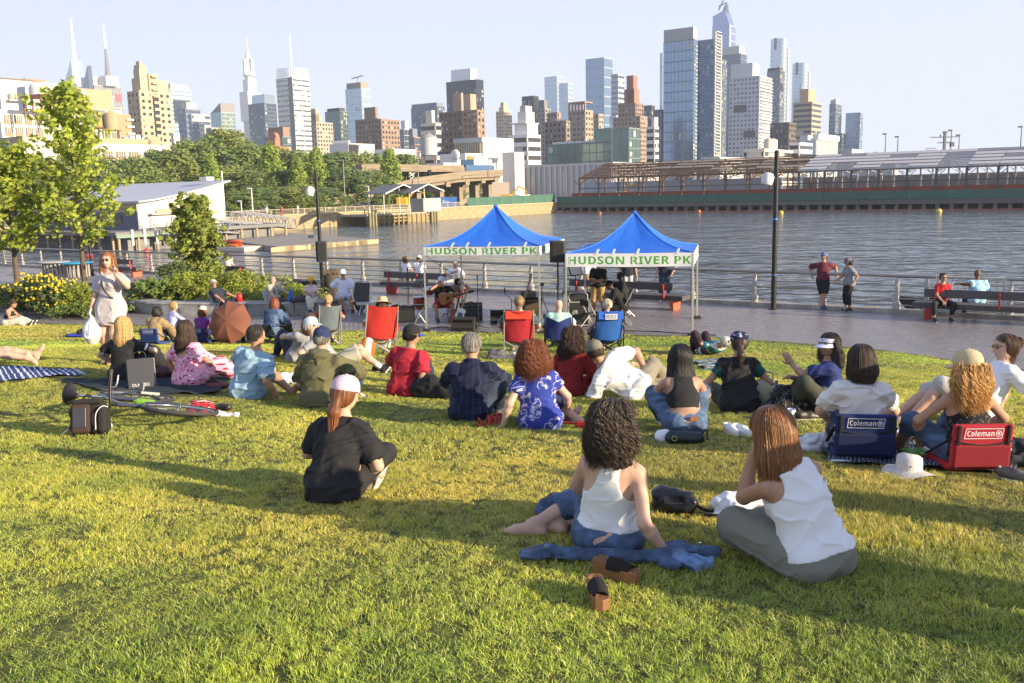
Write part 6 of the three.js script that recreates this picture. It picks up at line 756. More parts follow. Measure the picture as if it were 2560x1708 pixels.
person({label:'person with long auburn hair in a white sleeveless top and sage trousers, chin on hand',at:L(2035,1432),yaw:-22,pose:'cross',fem:true,h:1.74,girth:1.12,skin:'tan',p:{lean:12,chest:24,side:8,side1:12,headPitch:20,headTilt:10,headYaw:16,la:[-.16,.06,.30],ra:[.15,.08,.36],lk:[1,.32,.3],rk:[-1,.45,.3],lh:[.12,.58,.36],le:[.22,-1,.15],lhand:{dir:[-.35,.8,-.1],pn:[-.8,0,-.6],curl:.7},rh:[-.05,.22,.42]},
hair:{style:'long',color:[.20,.085,.028],length:.27,vol:.018,thick:1.15,wide:.09,strands:1700,streak:.8,gloss:.5},top:{mat:M.white,sleeve:0,racer:.055,hem:.005,loose:.016,amp:.0085,neckR:.09,name:'tank_top'},bottom:{mat:cloth(.20,.20,.165),length:1.85,legLoose:.028,loose:.010,waist:.05,amp:.009,label:'sage green trousers'}});
person({label:'person with grey hair in a navy pinstripe shirt, arms round the knees',at:L(1178,1052),yaw:8,pose:'kneesup',h:1.8,girth:1.12,skin:'tan',p:{lean:8,chest:16,lk:[.3,1,0],rk:[-.3,1,0],headPitch:6,headYaw:-8,ra:[-.22,.07,.42]},hair:{style:'short',color:HAIR.grey,vol:.016,strands:500,low:.07},top:{mat:printed('navyStripe'),sleeve:1.6,sleeveLoose:.02,loose:.022,hem:-.15,amp:.016,collar:true},bottom:{mat:denim(.35),legLoose:.02},shoes:{mat:lea(.06,.06,.06)}});
person({label:'person with red curly hair in a blue floral top, left hand in the grass',at:L(1352,1072),yaw:8,pose:'cross',fem:true,h:1.68,girth:1.15,skin:'fair',p:{lean:0,chest:4,side:6,side1:9,headTilt:2,lh:[.38,.035,-.10],le:[.1,0,-1],lhand:{dir:[.35,-.3,.5],pn:[0,-1,0],curl:.15},rh:[-.25,.15,.3],la:[-.25,.06,.4],ra:[-.36,.06,.25],lk:[.6,.3,1],rk:[-.2,.3,1],rf:[-.8,.1,-.2]},hair:{style:'curly',color:[.17,.05,.018],length:.23,vol:.022,wide:.10,thick:1.35,strands:1100,streak:.7,gloss:.5},top:{mat:printed('blueFloral'),sleeve:.45,sleeveLoose:.012,hem:-.2,loose:.022,amp:.009},bottom:{mat:M.navy,length:1.5}});
person({label:'person with long dark wavy hair in a crimson top, just behind the blue floral one',at:L(1420,992),yaw:28,pose:'cross',fem:true,h:1.7,skin:'olive',p:{lean:8,chest:14,side:-6,side1:-6,headTilt:16,headYaw:-10},hair:{style:'curly',color:[.045,.018,.010],length:.34,vol:.026,wide:.12,thick:1.5,strands:700,turns:4,curl:.8,gloss:.55},top:{mat:cloth(.24,.012,.012),sleeve:1.7,sleeveLoose:.02,loose:.02,amp:.012,hem:-.16},bottom:{mat:cloth(.24,.012,.012)}});
person({label:'person in a white tee and grey green cap, lying propped on an elbow',at:L(1590,1000),yaw:4,pose:'cross',h:1.8,girth:1.1,skin:'tan',p:{py:.14,side:56,side1:54,lean:0,chest:-4,twist:14,headTilt:18,headPitch:0,headYaw:-10,lh:[.58,.05,.28],le:[.3,-1,-.2],rh:[-.12,.34,.22],re:[-.3,1,.2],la:[-.62,.06,.22],ra:[-.48,.07,.42],lk:[-.1,.3,1],rk:[.2,1,.5],lf:[-1,.1,.2],rf:[-.9,-.3,.3]},hair:{style:'short',color:HAIR.dbrown,low:.06},top:{mat:M.white,sleeve:.7,flare:.010,loose:.020,amp:.014,hem:-.1},bottom:{mat:cloth(.22,.20,.15),legLoose:.026,amp:.01},shoes:shoesW,hat:{kind:'cap',mat:cloth(.19,.17,.13),turn:20,label:'grey green cap'}});
person({label:'person with long straight black hair in a black crop top and blue jeans',at:L(1712,1086),yaw:-2,pose:'kneesup',fem:true,h:1.68,skin:'olive',p:{lean:14,chest:22,headPitch:14,lk:[.5,1,0],rk:[-.4,1,0],lh:[.06,.36,.40],rh:[-.06,.36,.40]},hair:{style:'long',color:HAIR.black,length:.44,thick:1.05,wide:.085,strands:700,gloss:.45},top:{mat:M.black,sleeve:0,racer:.07,hem:.145,loose:.006,amp:.004,name:'crop_top'},bottom:{mat:denim(1.0),waist:.06,loose:.008,legLoose:.018,amp:.008,label:'blue jeans'},shoes:shoesW,extra:(t,J)=>{part(t,'waist_patch',G.box(...add(add(add(J.pel,J.up0,.03),J.b0.f,-.155),J.b0.l,-.06),.075,.042,.012,0),lea(.28,.12,.05));}});
person({label:'person in a navy bandana with a braid, black waistcoat over teal sleeves',at:L(1848,1030),yaw:4,pose:'cross',fem:true,h:1.7,girth:1.16,skin:'tan',p:{lean:4,chest:10,headTilt:-6,lh:[.26,.17,.26],rh:[-.26,.17,.26],le:[1,-.1,-.7],re:[-1,-.1,-.7]},hair:{style:'braid',color:HAIR.dbrown,length:.26,ponyY:-.06,strands:260},top:{mat:cloth(.014,.014,.017),sleeve:.12,loose:.022,hem:-.2,amp:.016,name:'waistcoat'},bottom:{mat:cloth(.05,.06,.045)},hat:{kind:'bandana',name:'bandana',mat:mat(1,1,1,.9,{map:TEX.bandana}),label:'navy bandana with white fish print'},extra:(t,J)=>{for(const k of['L','R']){const a=lerp(J.sh[k],J.el[k],.0),b=lerp(J.sh[k],J.el[k],.48);part(t,'sleeve',G.cyl(V(...a),V(...b),.073,.066,16),cloth(.012,.07,.07));}}});
person({label:'person in a white sun visor and navy tie-dye tee turning towards the camera',at:L(2078,1040),yaw:-62,pose:'kneesup',fem:true,h:1.66,girth:1.08,skin:'olive',p:{lean:2,chest:4,twist:8,headYaw:50,headPitch:0,la:[.1,.07,.40],ra:[-.14,.07,.52],lk:[.5,.7,.4],rk:[-.1,1,.1],lh:[.02,.56,.42],rh:[-.04,.40,.40],lhand:{dir:[.0,.8,.5],pn:[-.8,0,.2],curl:.2},le:[1,-.5,-.1],re:[-1,-.6,0]},hair:{style:'wavy',color:[.02,.012,.010],length:.24,thick:1.2,wide:.10,vol:.014,strands:600},top:{mat:printed('tieDye'),sleeve:.7,flare:.010,loose:.02,hem:-.12,amp:.009},bottom:{mat:cloth(.05,.055,.04)},shoes:{mat:lea(.05,.045,.04),sole:M.sole},hat:{kind:'visor',name:'sun_visor',mat:cloth(.72,.73,.85),mark:lea(.02,.02,.02),label:'white sun visor with a dark triangle'},glasses:true});
person({label:'person in a white linen blouse sitting in the low blue chair',at:L(2150,1142),yaw:12,pose:'kneesup',fem:true,h:1.68,girth:1.12,skin:'fair',p:{py:.16,lean:-6,chest:2,headYaw:-42,headPitch:6,lh:[.22,.26,.34],rh:[-.22,.26,.36],la:[.14,.07,.7],ra:[-.14,.07,.7],le:[1,-.3,-.3],re:[-1,-.3,-.3]},hair:{style:'long',color:HAIR.dbrown,length:.17,strands:600,wide:.08},top:{mat:cloth(.72,.68,.66),sleeve:.62,sleeveLoose:.028,loose:.022,hem:.02,amp:.017,neckR:.085,name:'blouse'},bottom:{mat:denim(.8)},glasses:[.25,.01,.01]});
person({label:'person with a mass of blonde curls in the low red chair',at:L(2415,1172),yaw:2,pose:'kneesup',fem:true,h:1.66,skin:'tan',p:{py:.16,lean:-4,chest:4,headYaw:34,lh:[.25,.22,.3],rh:[-.22,.26,.3],la:[.30,.07,.62],ra:[.06,.07,.66],lk:[.5,1,0],rk:[-.2,1,0],lf:[.2,.9,.4],rf:[.2,.9,.4]},hair:{style:'curly',color:[.44,.24,.075],length:.26,vol:.026,wide:.11,thick:1.4,strands:1200,streak:.5,gloss:.5},top:{mat:printed('darkFloral'),sleeve:0,racer:.08,loose:.01,hem:-.05,neckR:.09},bottom:{mat:denim(.9),length:1.3},hat:{kind:'cap',mat:cloth(.55,.44,.27),label:'straw coloured cap'}});
person({label:'person in a white tee and pale shorts lying propped at the picture edge',at:L(2440,1058),yaw:-88,pose:'legsout',h:1.75,skin:'fair',p:{py:.13,lean:-34,chest:-30,headPitch:4,side:-6,side1:-8,lh:[.24,.06,-.42],rh:[-.3,.05,-.34],la:[-.02,.07,.62],ra:[-.12,.06,.74],lk:[0,1,0],rk:[-.2,1,0]},hair:{style:'bun',color:HAIR.brown,bunY:.03},top:{mat:M.white,sleeve:.7,flare:.007,loose:.02,amp:.009},bottom:{mat:cloth(.46,.44,.42),length:1.05,legLoose:.03},glasses:[.1,.03,.02]});
person({label:'person in a red tee and black cap with a blue peak, arm on the grass',at:L(1010,990),yaw:22,pose:'kneesup',h:1.76,girth:1.06,skin:'olive',p:{lean:6,chest:12,side:-4,side1:-6,headYaw:-32,headPitch:6,rh:[-.36,.04,.02],re:[-.1,0,-1],rhand:{dir:[-.2,-.4,.5],pn:[0,-1,0],curl:.2},la:[.12,.07,.5],lh:[.12,.38,.42]},hair:{style:'short',color:HAIR.black,low:.075,vol:.006},top:{mat:M.red,sleeve:.78,flare:.012,sleeveLoose:.014,loose:.022,hem:-.14,amp:.015},bottom:{mat:M.navy},shoes:shoesB,hat:{kind:'cap',mat:cloth(.012,.012,.014),brim:cloth(.02,.07,.5),closed:true,turn:0,label:'black cap with a bright blue peak'}});
person({label:'person in an olive hoodie and navy cap, sitting with one knee out',at:L(800,1018),yaw:6,pose:'cross',h:1.8,girth:1.24,skin:'fair',p:{lean:4,chest:10,headYaw:-14,rk:[-1,.8,.5],ra:[-.05,.07,.5],rh:[-.22,.38,.40],lh:[.1,.3,.4]},hair:{style:'short',color:HAIR.grey,low:.07,vol:.004},top:{mat:M.olive,sleeve:1.8,sleeveLoose:.014,loose:.030,hem:-.18,amp:.020,hood:true,name:'hoodie'},bottom:{mat:denim(.85),legLoose:.02},shoes:{mat:lea(.4,.36,.28),sole:M.sole},hat:{kind:'cap',mat:cloth(.015,.03,.09),turn:0,label:'navy cap with orange lettering on the back'},extra:(t,J,at)=>{const m=mat(.6,.28,.03,.8),w=[.012,.014,.008,.014,.013];let x=-.034;w.forEach((q)=>{part(t,'lettering',G.box(...at(-(x+q/2),.084,-.112+Math.abs(x)*.25),q,.014,.004),m);x+=q+.003;});}});
person({label:'person in a light blue tee with short dark hair, right arm straight to the grass',at:L(622,995),yaw:20,pose:'kneesup',h:1.76,girth:1.16,skin:'tan',p:{lean:-2,chest:6,side:-9,side1:-12,headYaw:-24,headPitch:2,rh:[-.42,.04,-.02],re:[-.1,0,-1],rhand:{dir:[-.2,-.35,.6],pn:[0,-1,0],curl:.15},la:[.14,.07,.46],ra:[-.36,.06,.36],rk:[-.2,.35,1],lh:[.14,.38,.4]},hair:{style:'short',color:[.03,.024,.02],low:.062,vol:.008,strands:420},top:{mat:cloth(.27,.41,.53),sleeve:.8,flare:.011,sleeveLoose:.016,loose:.026,hem:-.16,amp:.018},bottom:{mat:cloth(.25,.32,.40),length:1.05,legLoose:.026},extra:(t,J,at)=>{part(t,'glasses_on_head',[G.box(...at(.03,.115,-.01),.05,.016,.03),G.box(...at(-.03,.115,-.01),.05,.016,.03)],mat(.01,.01,.01,.15));}});
person({label:'person with a pale cap, shorts and white socks reclining behind the olive hoodie',at:L(836,925),yaw:84,pose:'legsout',h:1.72,skin:'fair',p:{lean:-46,chest:-40,headPitch:-8,lh:[.3,.05,-.38],rh:[-.24,.06,-.34],la:[.12,.09,.66],ra:[-.12,.09,.74],lk:[0,1,0],rk:[0,.6,0]},hair:{style:'short',color:HAIR.silver},top:{mat:M.grey,sleeve:.7},bottom:{mat:cloth(.42,.38,.3),length:.95,legLoose:.03},shoes:{mat:M.shoeB,sock:M.white,sockTo:.7,sole:M.sole},hat:{kind:'cap',mat:cloth(.42,.5,.58),label:'pale blue cap'}});
person({label:'person in a grey tee and dark jeans reclining behind the light blue tee',at:L(742,905),yaw:-38,pose:'kneesup',h:1.72,skin:'fair',p:{lean:-40,chest:-34,rh:[-.34,.06,-.25],lh:[.16,.42,.2],la:[.14,.07,.5],ra:[-.1,.07,.56]},hair:{style:'wavy',color:HAIR.brown,length:.16},fem:true,top:{mat:M.grey,sleeve:.6},bottom:{mat:cloth(.025,.03,.05)},shoes:shoesB});
const LADY=atDepth(284,893,14.2);LADY.y=lawnY(LADY.x,LADY.z);
person({label:'person with long blond hair in a black polo with white cuffs',at:L(312,952),yaw:12,pose:'kneesup',fem:true,h:1.68,girth:1.1,skin:'fair',p:{lean:2,chest:8,rh:[-.26,.40,.36],lh:[.26,.2,.2],ra:[-.3,.07,.5],rk:[-.5,1,.1],le:[1,0,-.4]},hair:{style:'long',color:HAIR.blond,length:.36,wide:.09,thick:1.1,strands:600,streak:.4},top:{mat:M.black,sleeve:.66,flare:.009,loose:.018,hem:-.14,amp:.008,cuff:M.white},bottom:{mat:cloth(.02,.02,.028),legLoose:.03},shoes:shoesB});
person({label:'person in a pink floral dress with long brown hair, legs stretched aside',at:L(470,965),yaw:34,pose:'cross',fem:true,h:1.66,girth:1.14,skin:'tan',p:{lean:2,chest:6,side:4,headYaw:14,headTilt:6,la:[-.14,.06,.66],ra:[-.30,.06,.62],lk:[0,.7,.5],rk:[-.5,.7,.2],lf:[0,.8,.5],rf:[-.2,.8,.4],lh:[.30,.08,.06],rh:[-.24,.22,.32],le:[1,.1,-.4],lhand:{dir:[0,-.8,.3],curl:.3}},hair:{style:'wavy',color:[.05,.025,.015],length:.32,thick:1.3,wide:.1,strands:500},top:{mat:printed('pinkFloral'),sleeve:.6,sleeveLoose:.035,loose:.022,hem:-.2,amp:.010,back:.13,skirt:1.72,name:'dress'}});
person({label:'person with a black bob in a tan jacket, in a low blue chair',at:L(388,862),yaw:14,pose:'kneesup',fem:true,h:1.62,girth:1.12,skin:'tan',p:{py:.2,lean:-4,la:[.12,.07,.68],ra:[-.12,.07,.68],rh:[-.34,.24,.3]},hair:{style:'bob',color:HAIR.black,length:.10,wide:.07},top:{mat:cloth(.30,.21,.11),sleeve:1.85,sleeveLoose:.03,loose:.03,amp:.012,name:'jacket'},bottom:{mat:M.navy},shoes:shoesB});
person({label:'person with short blond hair and a lavender shirt beyond the tan jacket',at:L(430,838),yaw:44,pose:'kneesup',fem:true,h:1.6,skin:'fair',p:{py:.24,lean:0,headYaw:-20},hair:{style:'bob',color:[.42,.26,.1],length:.06,vol:.016},top:{mat:cloth(.36,.38,.6),sleeve:1.6},bottom:{mat:denim(.6)},shoes:shoesW});
person({label:'person in a cream cap and purple top in a low chair left of the umbrella',at:L(502,858),yaw:10,pose:'kneesup',fem:true,h:1.62,skin:'fair',p:{py:.2,lean:-4,la:[.12,.07,.68],ra:[-.12,.07,.68]},hair:{style:'bob',color:HAIR.auburn,length:.12},top:{mat:cloth(.18,.03,.22),sleeve:1.6},bottom:{mat:M.navy},shoes:shoesB,hat:{kind:'cap',mat:M.cream,closed:true,label:'cream cap'}});
person({label:'person in a grey cardigan hidden behind the brown umbrella',at:L(575,860),yaw:12,pose:'kneesup',fem:true,h:1.6,girth:1.2,skin:'fair',p:{lh:[.2,.5,.2],rh:[-.1,.55,.15],lean:2},hair:{style:'bob',color:HAIR.silver,length:.08},top:{mat:cloth(.20,.19,.16),sleeve:1.8,hem:-.2,loose:.03},bottom:{mat:M.navy},shoes:shoesB});
person({label:'person with straight red brown hair in a denim shirt beside the umbrella',at:L(680,862),yaw:26,pose:'chair',fem:true,h:1.72,girth:1.1,skin:'fair',p:{py:.36,lean:6,chest:14,la:[.1,.08,.5],ra:[-.2,.08,.5],rh:[-.14,.55,.4],lh:[.14,.5,.36],headYaw:8,headPitch:10},hair:{style:'long',color:[.19,.045,.018],length:.18,wide:.08},top:{mat:denim(1.25),sleeve:1.85,sleeveLoose:.03,loose:.03,hem:-.24,amp:.013},bottom:{mat:cloth(.03,.024,.02),legLoose:.022},shoes:shoesB});
person({label:'person in a black camisole and flowered skirt looking at a phone',at:L(20,815),yaw:96,pose:'legsout',fem:true,h:1.66,girth:1.1,skin:'tan',p:{lean:8,chest:22,headPitch:34,lh:[.08,.36,.36],rh:[-.06,.34,.38],le:[1,-.6,-.2],re:[-1,-.6,-.2],la:[.12,.06,.8],ra:[-.12,.06,.82]},hair:{style:'bun',color:HAIR.dbrown,bunY:.05},top:{mat:M.black,sleeve:0,racer:.08,loose:.008,strap:true,neckR:.1,name:'camisole'},bottom:{mat:printed('yellowFloral'),length:1.7,legLoose:.05,loose:.02,name:'skirt'},shoes:{mat:lea(.05,.05,.06),sole:M.sole},extra:(t,J)=>{part(t,'phone',G.rbox(...add(J.wr.R,[.03,.03,.08]),.075,.012,.15,.008,.1,-.5),mat(.01,.01,.012,.1));}});
person({label:'bare-legged person lying on a towel, only the legs in view',at:L(-70,915),yaw:84,pose:'legsout',h:1.78,skin:'fair',p:{py:.12,lean:-82,chest:-84,headPitch:-70,la:[.16,.14,.84],ra:[-.14,.12,.84],lk:[.1,1,0],rk:[-.2,.3,0],lh:[.35,.05,-.2],rh:[-.35,.05,-.2],rf:[-.1,-.85,.6],lf:[.1,.9,.4]},hair:{style:'short',color:HAIR.brown},bottom:{mat:cloth(.015,.12,.03),length:.6,legLoose:.02,name:'shorts'}});
person({label:'smiling person standing in a speckled white dress, hand raised, bag in the other',at:LADY,yaw:186,pose:'stand',fem:true,h:1.68,girth:1.14,skin:'fair',p:{lean:0,chest:-2,headTilt:-4,headYaw:4,headPitch:2,lh:[.24,1.42,.24],le:[.9,-.9,.1],lhand:{dir:[-.15,1,.1],pn:[-.2,0,1],curl:.3,spread:1.6},rh:[-.3,.80,.10],rhand:{curl:1.0},la:[.07,.08,.12],ra:[-.10,.08,.0]},hair:{style:'long',color:HAIR.ginger,length:.40,wide:.085,thick:1.15,off:.4,strands:500,faceZ:.05},top:{mat:printed('speckle'),sleeve:.72,flare:.015,sleeveLoose:.016,loose:.016,amp:.008,skirt:.62,name:'dress',neckR:.08,scoop:.03},shoes:{mat:lea(.3,.2,.12)},glasses:[.05,.012,.008],extra:(t,J)=>{const a=add(J.neck,J.b1.l,-.07),pts=[add(add(J.neck,J.b1.l,-.085),J.up1,-.02),add(add(J.chest,J.b1.l,-.03),J.b1.f,.172),add(add(J.waist,J.b1.l,.07),J.b1.f,.148),add(add(J.waist,J.b1.l,.16),J.up1,-.08)].map((q)=>V(...q));const g=G.tube(pts,.014,6,24);part(t,'bag_strap',g,lea(.015,.015,.016));}});
person({label:'person with a blond bun and orange patterned top in the grey folding chair',at:L(822,862),yaw:-18,pose:'chair',fem:true,h:1.64,girth:1.1,skin:'fair',p:{py:.46,lh:[.24,.6,.24],rh:[-.28,.62,.14],headYaw:-10},hair:{style:'bun',color:HAIR.blond,bunY:-.05,vol:.016},top:{mat:printed('orange'),sleeve:.75,sleeveLoose:.02},bottom:{mat:M.brown,length:1.1},shoes:shoesB});
person({label:'person in a wide straw hat in the sunlit red chair',at:L(948,888),yaw:-10,pose:'chair',fem:true,h:1.62,skin:'fair',p:{py:.40,lean:-14,chest:-8,lh:[.26,.56,.2],rh:[-.26,.5,.3],headPitch:8},hair:{style:'long',color:HAIR.brown,length:.16},top:{mat:printed('yellowFloral'),sleeve:.8,sleeveLoose:.02},bottom:{mat:printed('yellowFloral'),legLoose:.05,length:1.8},shoes:{mat:lea(.3,.2,.12)},hat:{kind:'brimhat',name:'straw_hat',brimW:.1,mat:mat(.58,.42,.25,.95,{bumpMap:weave,bumpScale:.004}),label:'wide straw hat'}});
person({label:'person with tied-up grey hair and a patterned shirt in the red chair by the tents',at:L(1298,893),yaw:2,pose:'chair',h:1.75,girth:1.18,skin:'fair',p:{py:.42,lean:-12,chest:-6,lh:[.34,.56,.16],rh:[-.34,.56,.16]},hair:{style:'bun',color:[.3,.2,.11],bunY:.0},top:{mat:printed('hawaii'),sleeve:.85,sleeveLoose:.024,loose:.03},bottom:{mat:M.khaki,legLoose:.02},shoes:shoesW});
person({label:'bald person in a mint tee in the low backed navy chair',at:L(1397,872),yaw:4,pose:'chair',h:1.72,girth:1.2,skin:'fair',p:{py:.32,lean:-14,chest:-4,la:[.14,.08,.6],ra:[-.14,.08,.6],lh:[.3,.42,.22],rh:[-.32,.42,.22]},top:{mat:cloth(.42,.66,.56),sleeve:.75,sleeveLoose:.02,loose:.025},bottom:{mat:M.navy},shoes:shoesB});
person({label:'person with cropped silver hair in the blue chair with a name tape',at:L(1517,888),yaw:-6,pose:'chair',fem:true,h:1.64,girth:1.15,skin:'fair',p:{py:.42,lean:-10,chest:-4,lh:[.32,.54,.24],rh:[-.36,.52,.16],la:[.36,.12,.5],ra:[.0,.08,.46],headYaw:6},hair:{style:'short',color:[.5,.44,.34],vol:.016,low:.06},top:{mat:cloth(.05,.05,.09),sleeve:.1,racer:.05,neckR:.1,hem:-.1},bottom:{mat:M.navy,length:1.1,legLoose:.03}});
person({label:'person lying on their back on a striped towel, knees up, phone in hand',at:L(1766,888),yaw:-24,pose:'kneesup',fem:true,h:1.6,skin:'tan',p:{lean:-76,chest:-74,headPitch:-50,la:[.14,.07,.34],ra:[-.14,.07,.42],lh:[.26,.3,-.2],rh:[-.1,.2,-.1],le:[1,.2,0],re:[-1,.2,0]},hair:{style:'short',color:HAIR.silver,vol:.018},top:{mat:printed('colourStripe'),sleeve:.7,loose:.03},bottom:{mat:cloth(.03,.012,.02),legLoose:.02},shoes:shoesB});
person({label:'person in a dark jacket standing right of the camera, beyond the view',at:V(4.3,lawnY(4.3,-3.3),-3.3),yaw:-30,D:12,pose:'stand',h:1.74,girth:1.1,hair:{style:'short',color:HAIR.brown},top:{mat:M.navy,sleeve:1.9,sleeveLoose:.02,loose:.03},bottom:{mat:M.darkgrey},shoes:shoesB,group:'people standing beyond the view'});
person({label:'person in a grey tee standing next to the dark jacket, beyond the view',at:V(4.9,lawnY(4.9,-2.5),-2.5),yaw:-40,D:12,pose:'stand',h:1.68,girth:1.15,hair:{style:'short',color:HAIR.dbrown},top:{mat:M.grey,sleeve:.8,loose:.03},bottom:{mat:M.khaki,length:1.1},shoes:shoesB,group:'people standing beyond the view'});
person({label:'person in a red tee standing farthest right of the camera, beyond the view',at:V(6.6,lawnY(6.6,-3.6),-3.6),yaw:-35,D:12,pose:'stand',h:1.7,hair:{style:'bob',color:HAIR.dbrown},fem:true,top:{mat:M.red,sleeve:.8,loose:.03},bottom:{mat:M.navy},shoes:shoesB,group:'people standing beyond the view'});
const wallAt=(u,v)=>onPlane(u,v,0);
person({label:'person in a navy shirt and sunglasses lounging back by the seat wall',at:wallAt(556,787),world:true,yaw:118,pose:'chair',h:1.78,girth:1.2,skin:'tan',p:{py:.42,lean:-34,chest:-28,headPitch:-4,headYaw:-28,la:[.12,.08,.62],ra:[-.14,.1,.68],lh:[.38,.55,.3],rh:[-.26,.55,.26]},hair:{style:'short',color:HAIR.silver},top:{mat:cloth(.02,.024,.04),sleeve:.8,loose:.03},bottom:{mat:denim(.3),legLoose:.02},shoes:shoesB,glasses:true});
person({label:'bearded looking person in a beige tee and braces, arm stretched along the wall',at:wallAt(690,785),world:true,yaw:128,pose:'chair',h:1.76,girth:1.15,skin:'fair',p:{py:.48,lean:-22,chest:-18,side:10,side1:12,headPitch:-2,headYaw:36,lh:[.52,.52,.36],le:[.5,.2,-.6],rh:[-.2,.56,.25],la:[.16,.09,.72],ra:[-.12,.09,.6]},hair:{style:'short',color:HAIR.grey},top:{mat:M.stone,sleeve:.75,loose:.026},bottom:{mat:cloth(.045,.045,.035),legLoose:.026},shoes:{mat:lea(.5,.48,.45),sole:M.sole,sock:M.white},glasses:true,extra:(t,J)=>{for(const sg of[1,-1])part(t,'brace',G.tube([add(add(J.neck,J.b1.l,sg*.09),J.up1,-.01),add(add(J.chest,J.b1.l,sg*.08),J.b1.f,.155),add(add(J.waist,J.b1.l,sg*.09),J.b1.f,.165)].map((q)=>V(...q)),.014,5,14),M.darkgrey);}});
person({label:'person in a yellow cap and flowered blouse sitting on the seat wall',at:wallAt(782,786),world:true,yaw:172,pose:'chair',fem:true,h:1.62,skin:'tan',p:{py:.56,lean:6,chest:12,headPitch:4,la:[-.06,.09,.40],ra:[-.05,.22,.46],lh:[.02,.66,.34],rh:[-.06,.68,.36],le:[1,-.5,0],re:[-1,-.5,0]},hair:{style:'bob',color:HAIR.dbrown,length:.12},top:{mat:printed('smallFloral'),sleeve:.6,sleeveLoose:.016},bottom:{mat:cloth(.6,.56,.5),legLoose:.03,length:1.75},shoes:{mat:M.navy,sock:M.white,sockTo:.7,sole:M.sole},hat:{kind:'cap',mat:cloth(.7,.48,.02),closed:true,label:'bright yellow cap'},glasses:true});
person({label:'person in a white cap and open white shirt sitting at the wall end',at:wallAt(862,780),world:true,yaw:168,pose:'chair',h:1.82,girth:1.15,skin:'tan',p:{py:.56,lean:-2,chest:2,la:[.24,.09,.42],ra:[-.08,.09,.3],lh:[.28,.58,.26],rh:[-.34,.55,-.05],le:[.8,-.2,-.3],re:[-.8,0,-.5]},hair:{style:'short',color:HAIR.silver},top:{mat:cloth(.72,.74,.85),sleeve:.85,sleeveLoose:.03,loose:.03,scoop:.05,neckR:.085,hem:-.14,amp:.012},bottom:{mat:cloth(.5,.5,.55),length:1.0,legLoose:.03},shoes:{mat:M.shoeB,sole:M.sole},hat:{kind:'cap',mat:M.white,closed:true,label:'white cap'},glasses:[.02,.16,.25]});
person({label:'guitarist in a colourful shirt, red shorts and white cap singing on stage',at:Q(1106,800),world:true,yaw:168,pose:'chair',h:1.74,girth:1.1,skin:'tan',p:{py:.54,lean:4,chest:6,headPitch:6,la:[.2,.08,.42],ra:[-.2,.08,.4],lk:[.3,1,.4],rk:[-.3,1,.4],lh:[.40,.84,.34],le:[.8,-.8,0],rh:[-.14,1.14,.24],re:[-.9,-.6,.1],lhand:{curl:.9},rhand:{dir:[.3,.9,.2],curl:.9}},hair:{style:'short',color:HAIR.silver},top:{mat:printed('stageShirt'),sleeve:.8,sleeveLoose:.03,loose:.028},bottom:{mat:cloth(.36,.015,.04),length:1.0,legLoose:.035,name:'shorts'},shoes:{mat:M.shoeB,sole:M.sole},hat:{kind:'cap',mat:cloth(.72,.72,.85),closed:true,label:'white cap'}});
person({label:'person in a white tee sitting cross-legged on the bench end by the rail',at:Q(1140,742),world:true,yaw:176,pose:'chair',h:1.76,girth:1.15,skin:'tan',p:{py:.56,lean:6,chest:10,headPitch:18,headYaw:20,la:[.16,.09,.4],ra:[.34,.3,.42],lh:[.18,.66,.32],rh:[-.05,.95,.26],re:[-1,-.5,0]},hair:{style:'short',color:HAIR.silver,low:.02,front:.02},top:{mat:M.white,sleeve:.7,flare:.02,loose:.025},bottom:{mat:M.black,length:1.75,legLoose:.016},shoes:{mat:cloth(.2,.02,.04),sole:M.sole}});
person({label:'person with brown curls on the bench, back turned, beside a white cap',at:Q(1016,717),world:true,yaw:18,pose:'chair',fem:true,h:1.62,skin:'fair',p:{py:.56,headYaw:-30},hair:{style:'curly',color:[.16,.07,.03],length:.12,wide:.09},top:{mat:M.white,sleeve:.6},bottom:{mat:M.khaki},shoes:shoesB});
person({label:'person in a white cap and white tee on the bench, back turned',at:Q(1050,719),world:true,yaw:10,pose:'chair',h:1.7,skin:'olive',p:{py:.56,headYaw:-20,headPitch:12},hair:{style:'short',color:HAIR.black},top:{mat:M.white,sleeve:.7},bottom:{mat:M.navy},shoes:shoesB,hat:{kind:'cap',mat:cloth(.66,.62,.55),closed:true}});
person({label:'person in a pale top on the bench beyond the small tree',at:Q(572,700),world:true,yaw:10,pose:'chair',fem:true,h:1.64,skin:'fair',p:{py:.56},hair:{style:'bob',color:HAIR.dbrown,length:.06},top:{mat:cloth(.62,.55,.5),sleeve:.7},bottom:{mat:M.navy},shoes:shoesB});
person({label:'person in a black tee and khaki shorts standing with folded arms',at:Q(1497,790),world:true,yaw:205,pose:'stand',h:1.78,girth:1.15,skin:'tan',p:{lh:[-.04,1.06,.26],rh:[.08,1.10,.28],le:[1,-.4,.1],re:[-1,-.4,.1],la:[.16,.08,-.02],ra:[-.15,.08,.06]},hair:{style:'short',color:HAIR.dbrown},top:{mat:M.black,sleeve:.85,flare:.02,loose:.03,hem:-.16,amp:.012},bottom:{mat:cloth(.42,.26,.11),length:1.1,legLoose:.035,name:'shorts'},shoes:{mat:M.shoeB,sock:M.white}});
person({label:'person in a charcoal shirt standing by the rail behind the band',at:Q(1570,752),world:true,yaw:185,pose:'stand',h:1.8,skin:'tan',p:{lh:[.3,.8,.1]},hair:{style:'short',color:HAIR.black},top:{mat:cloth(.02,.02,.03),sleeve:.85,loose:.028,hem:-.12},bottom:{mat:cloth(.5,.5,.55),length:1.1},shoes:shoesB});
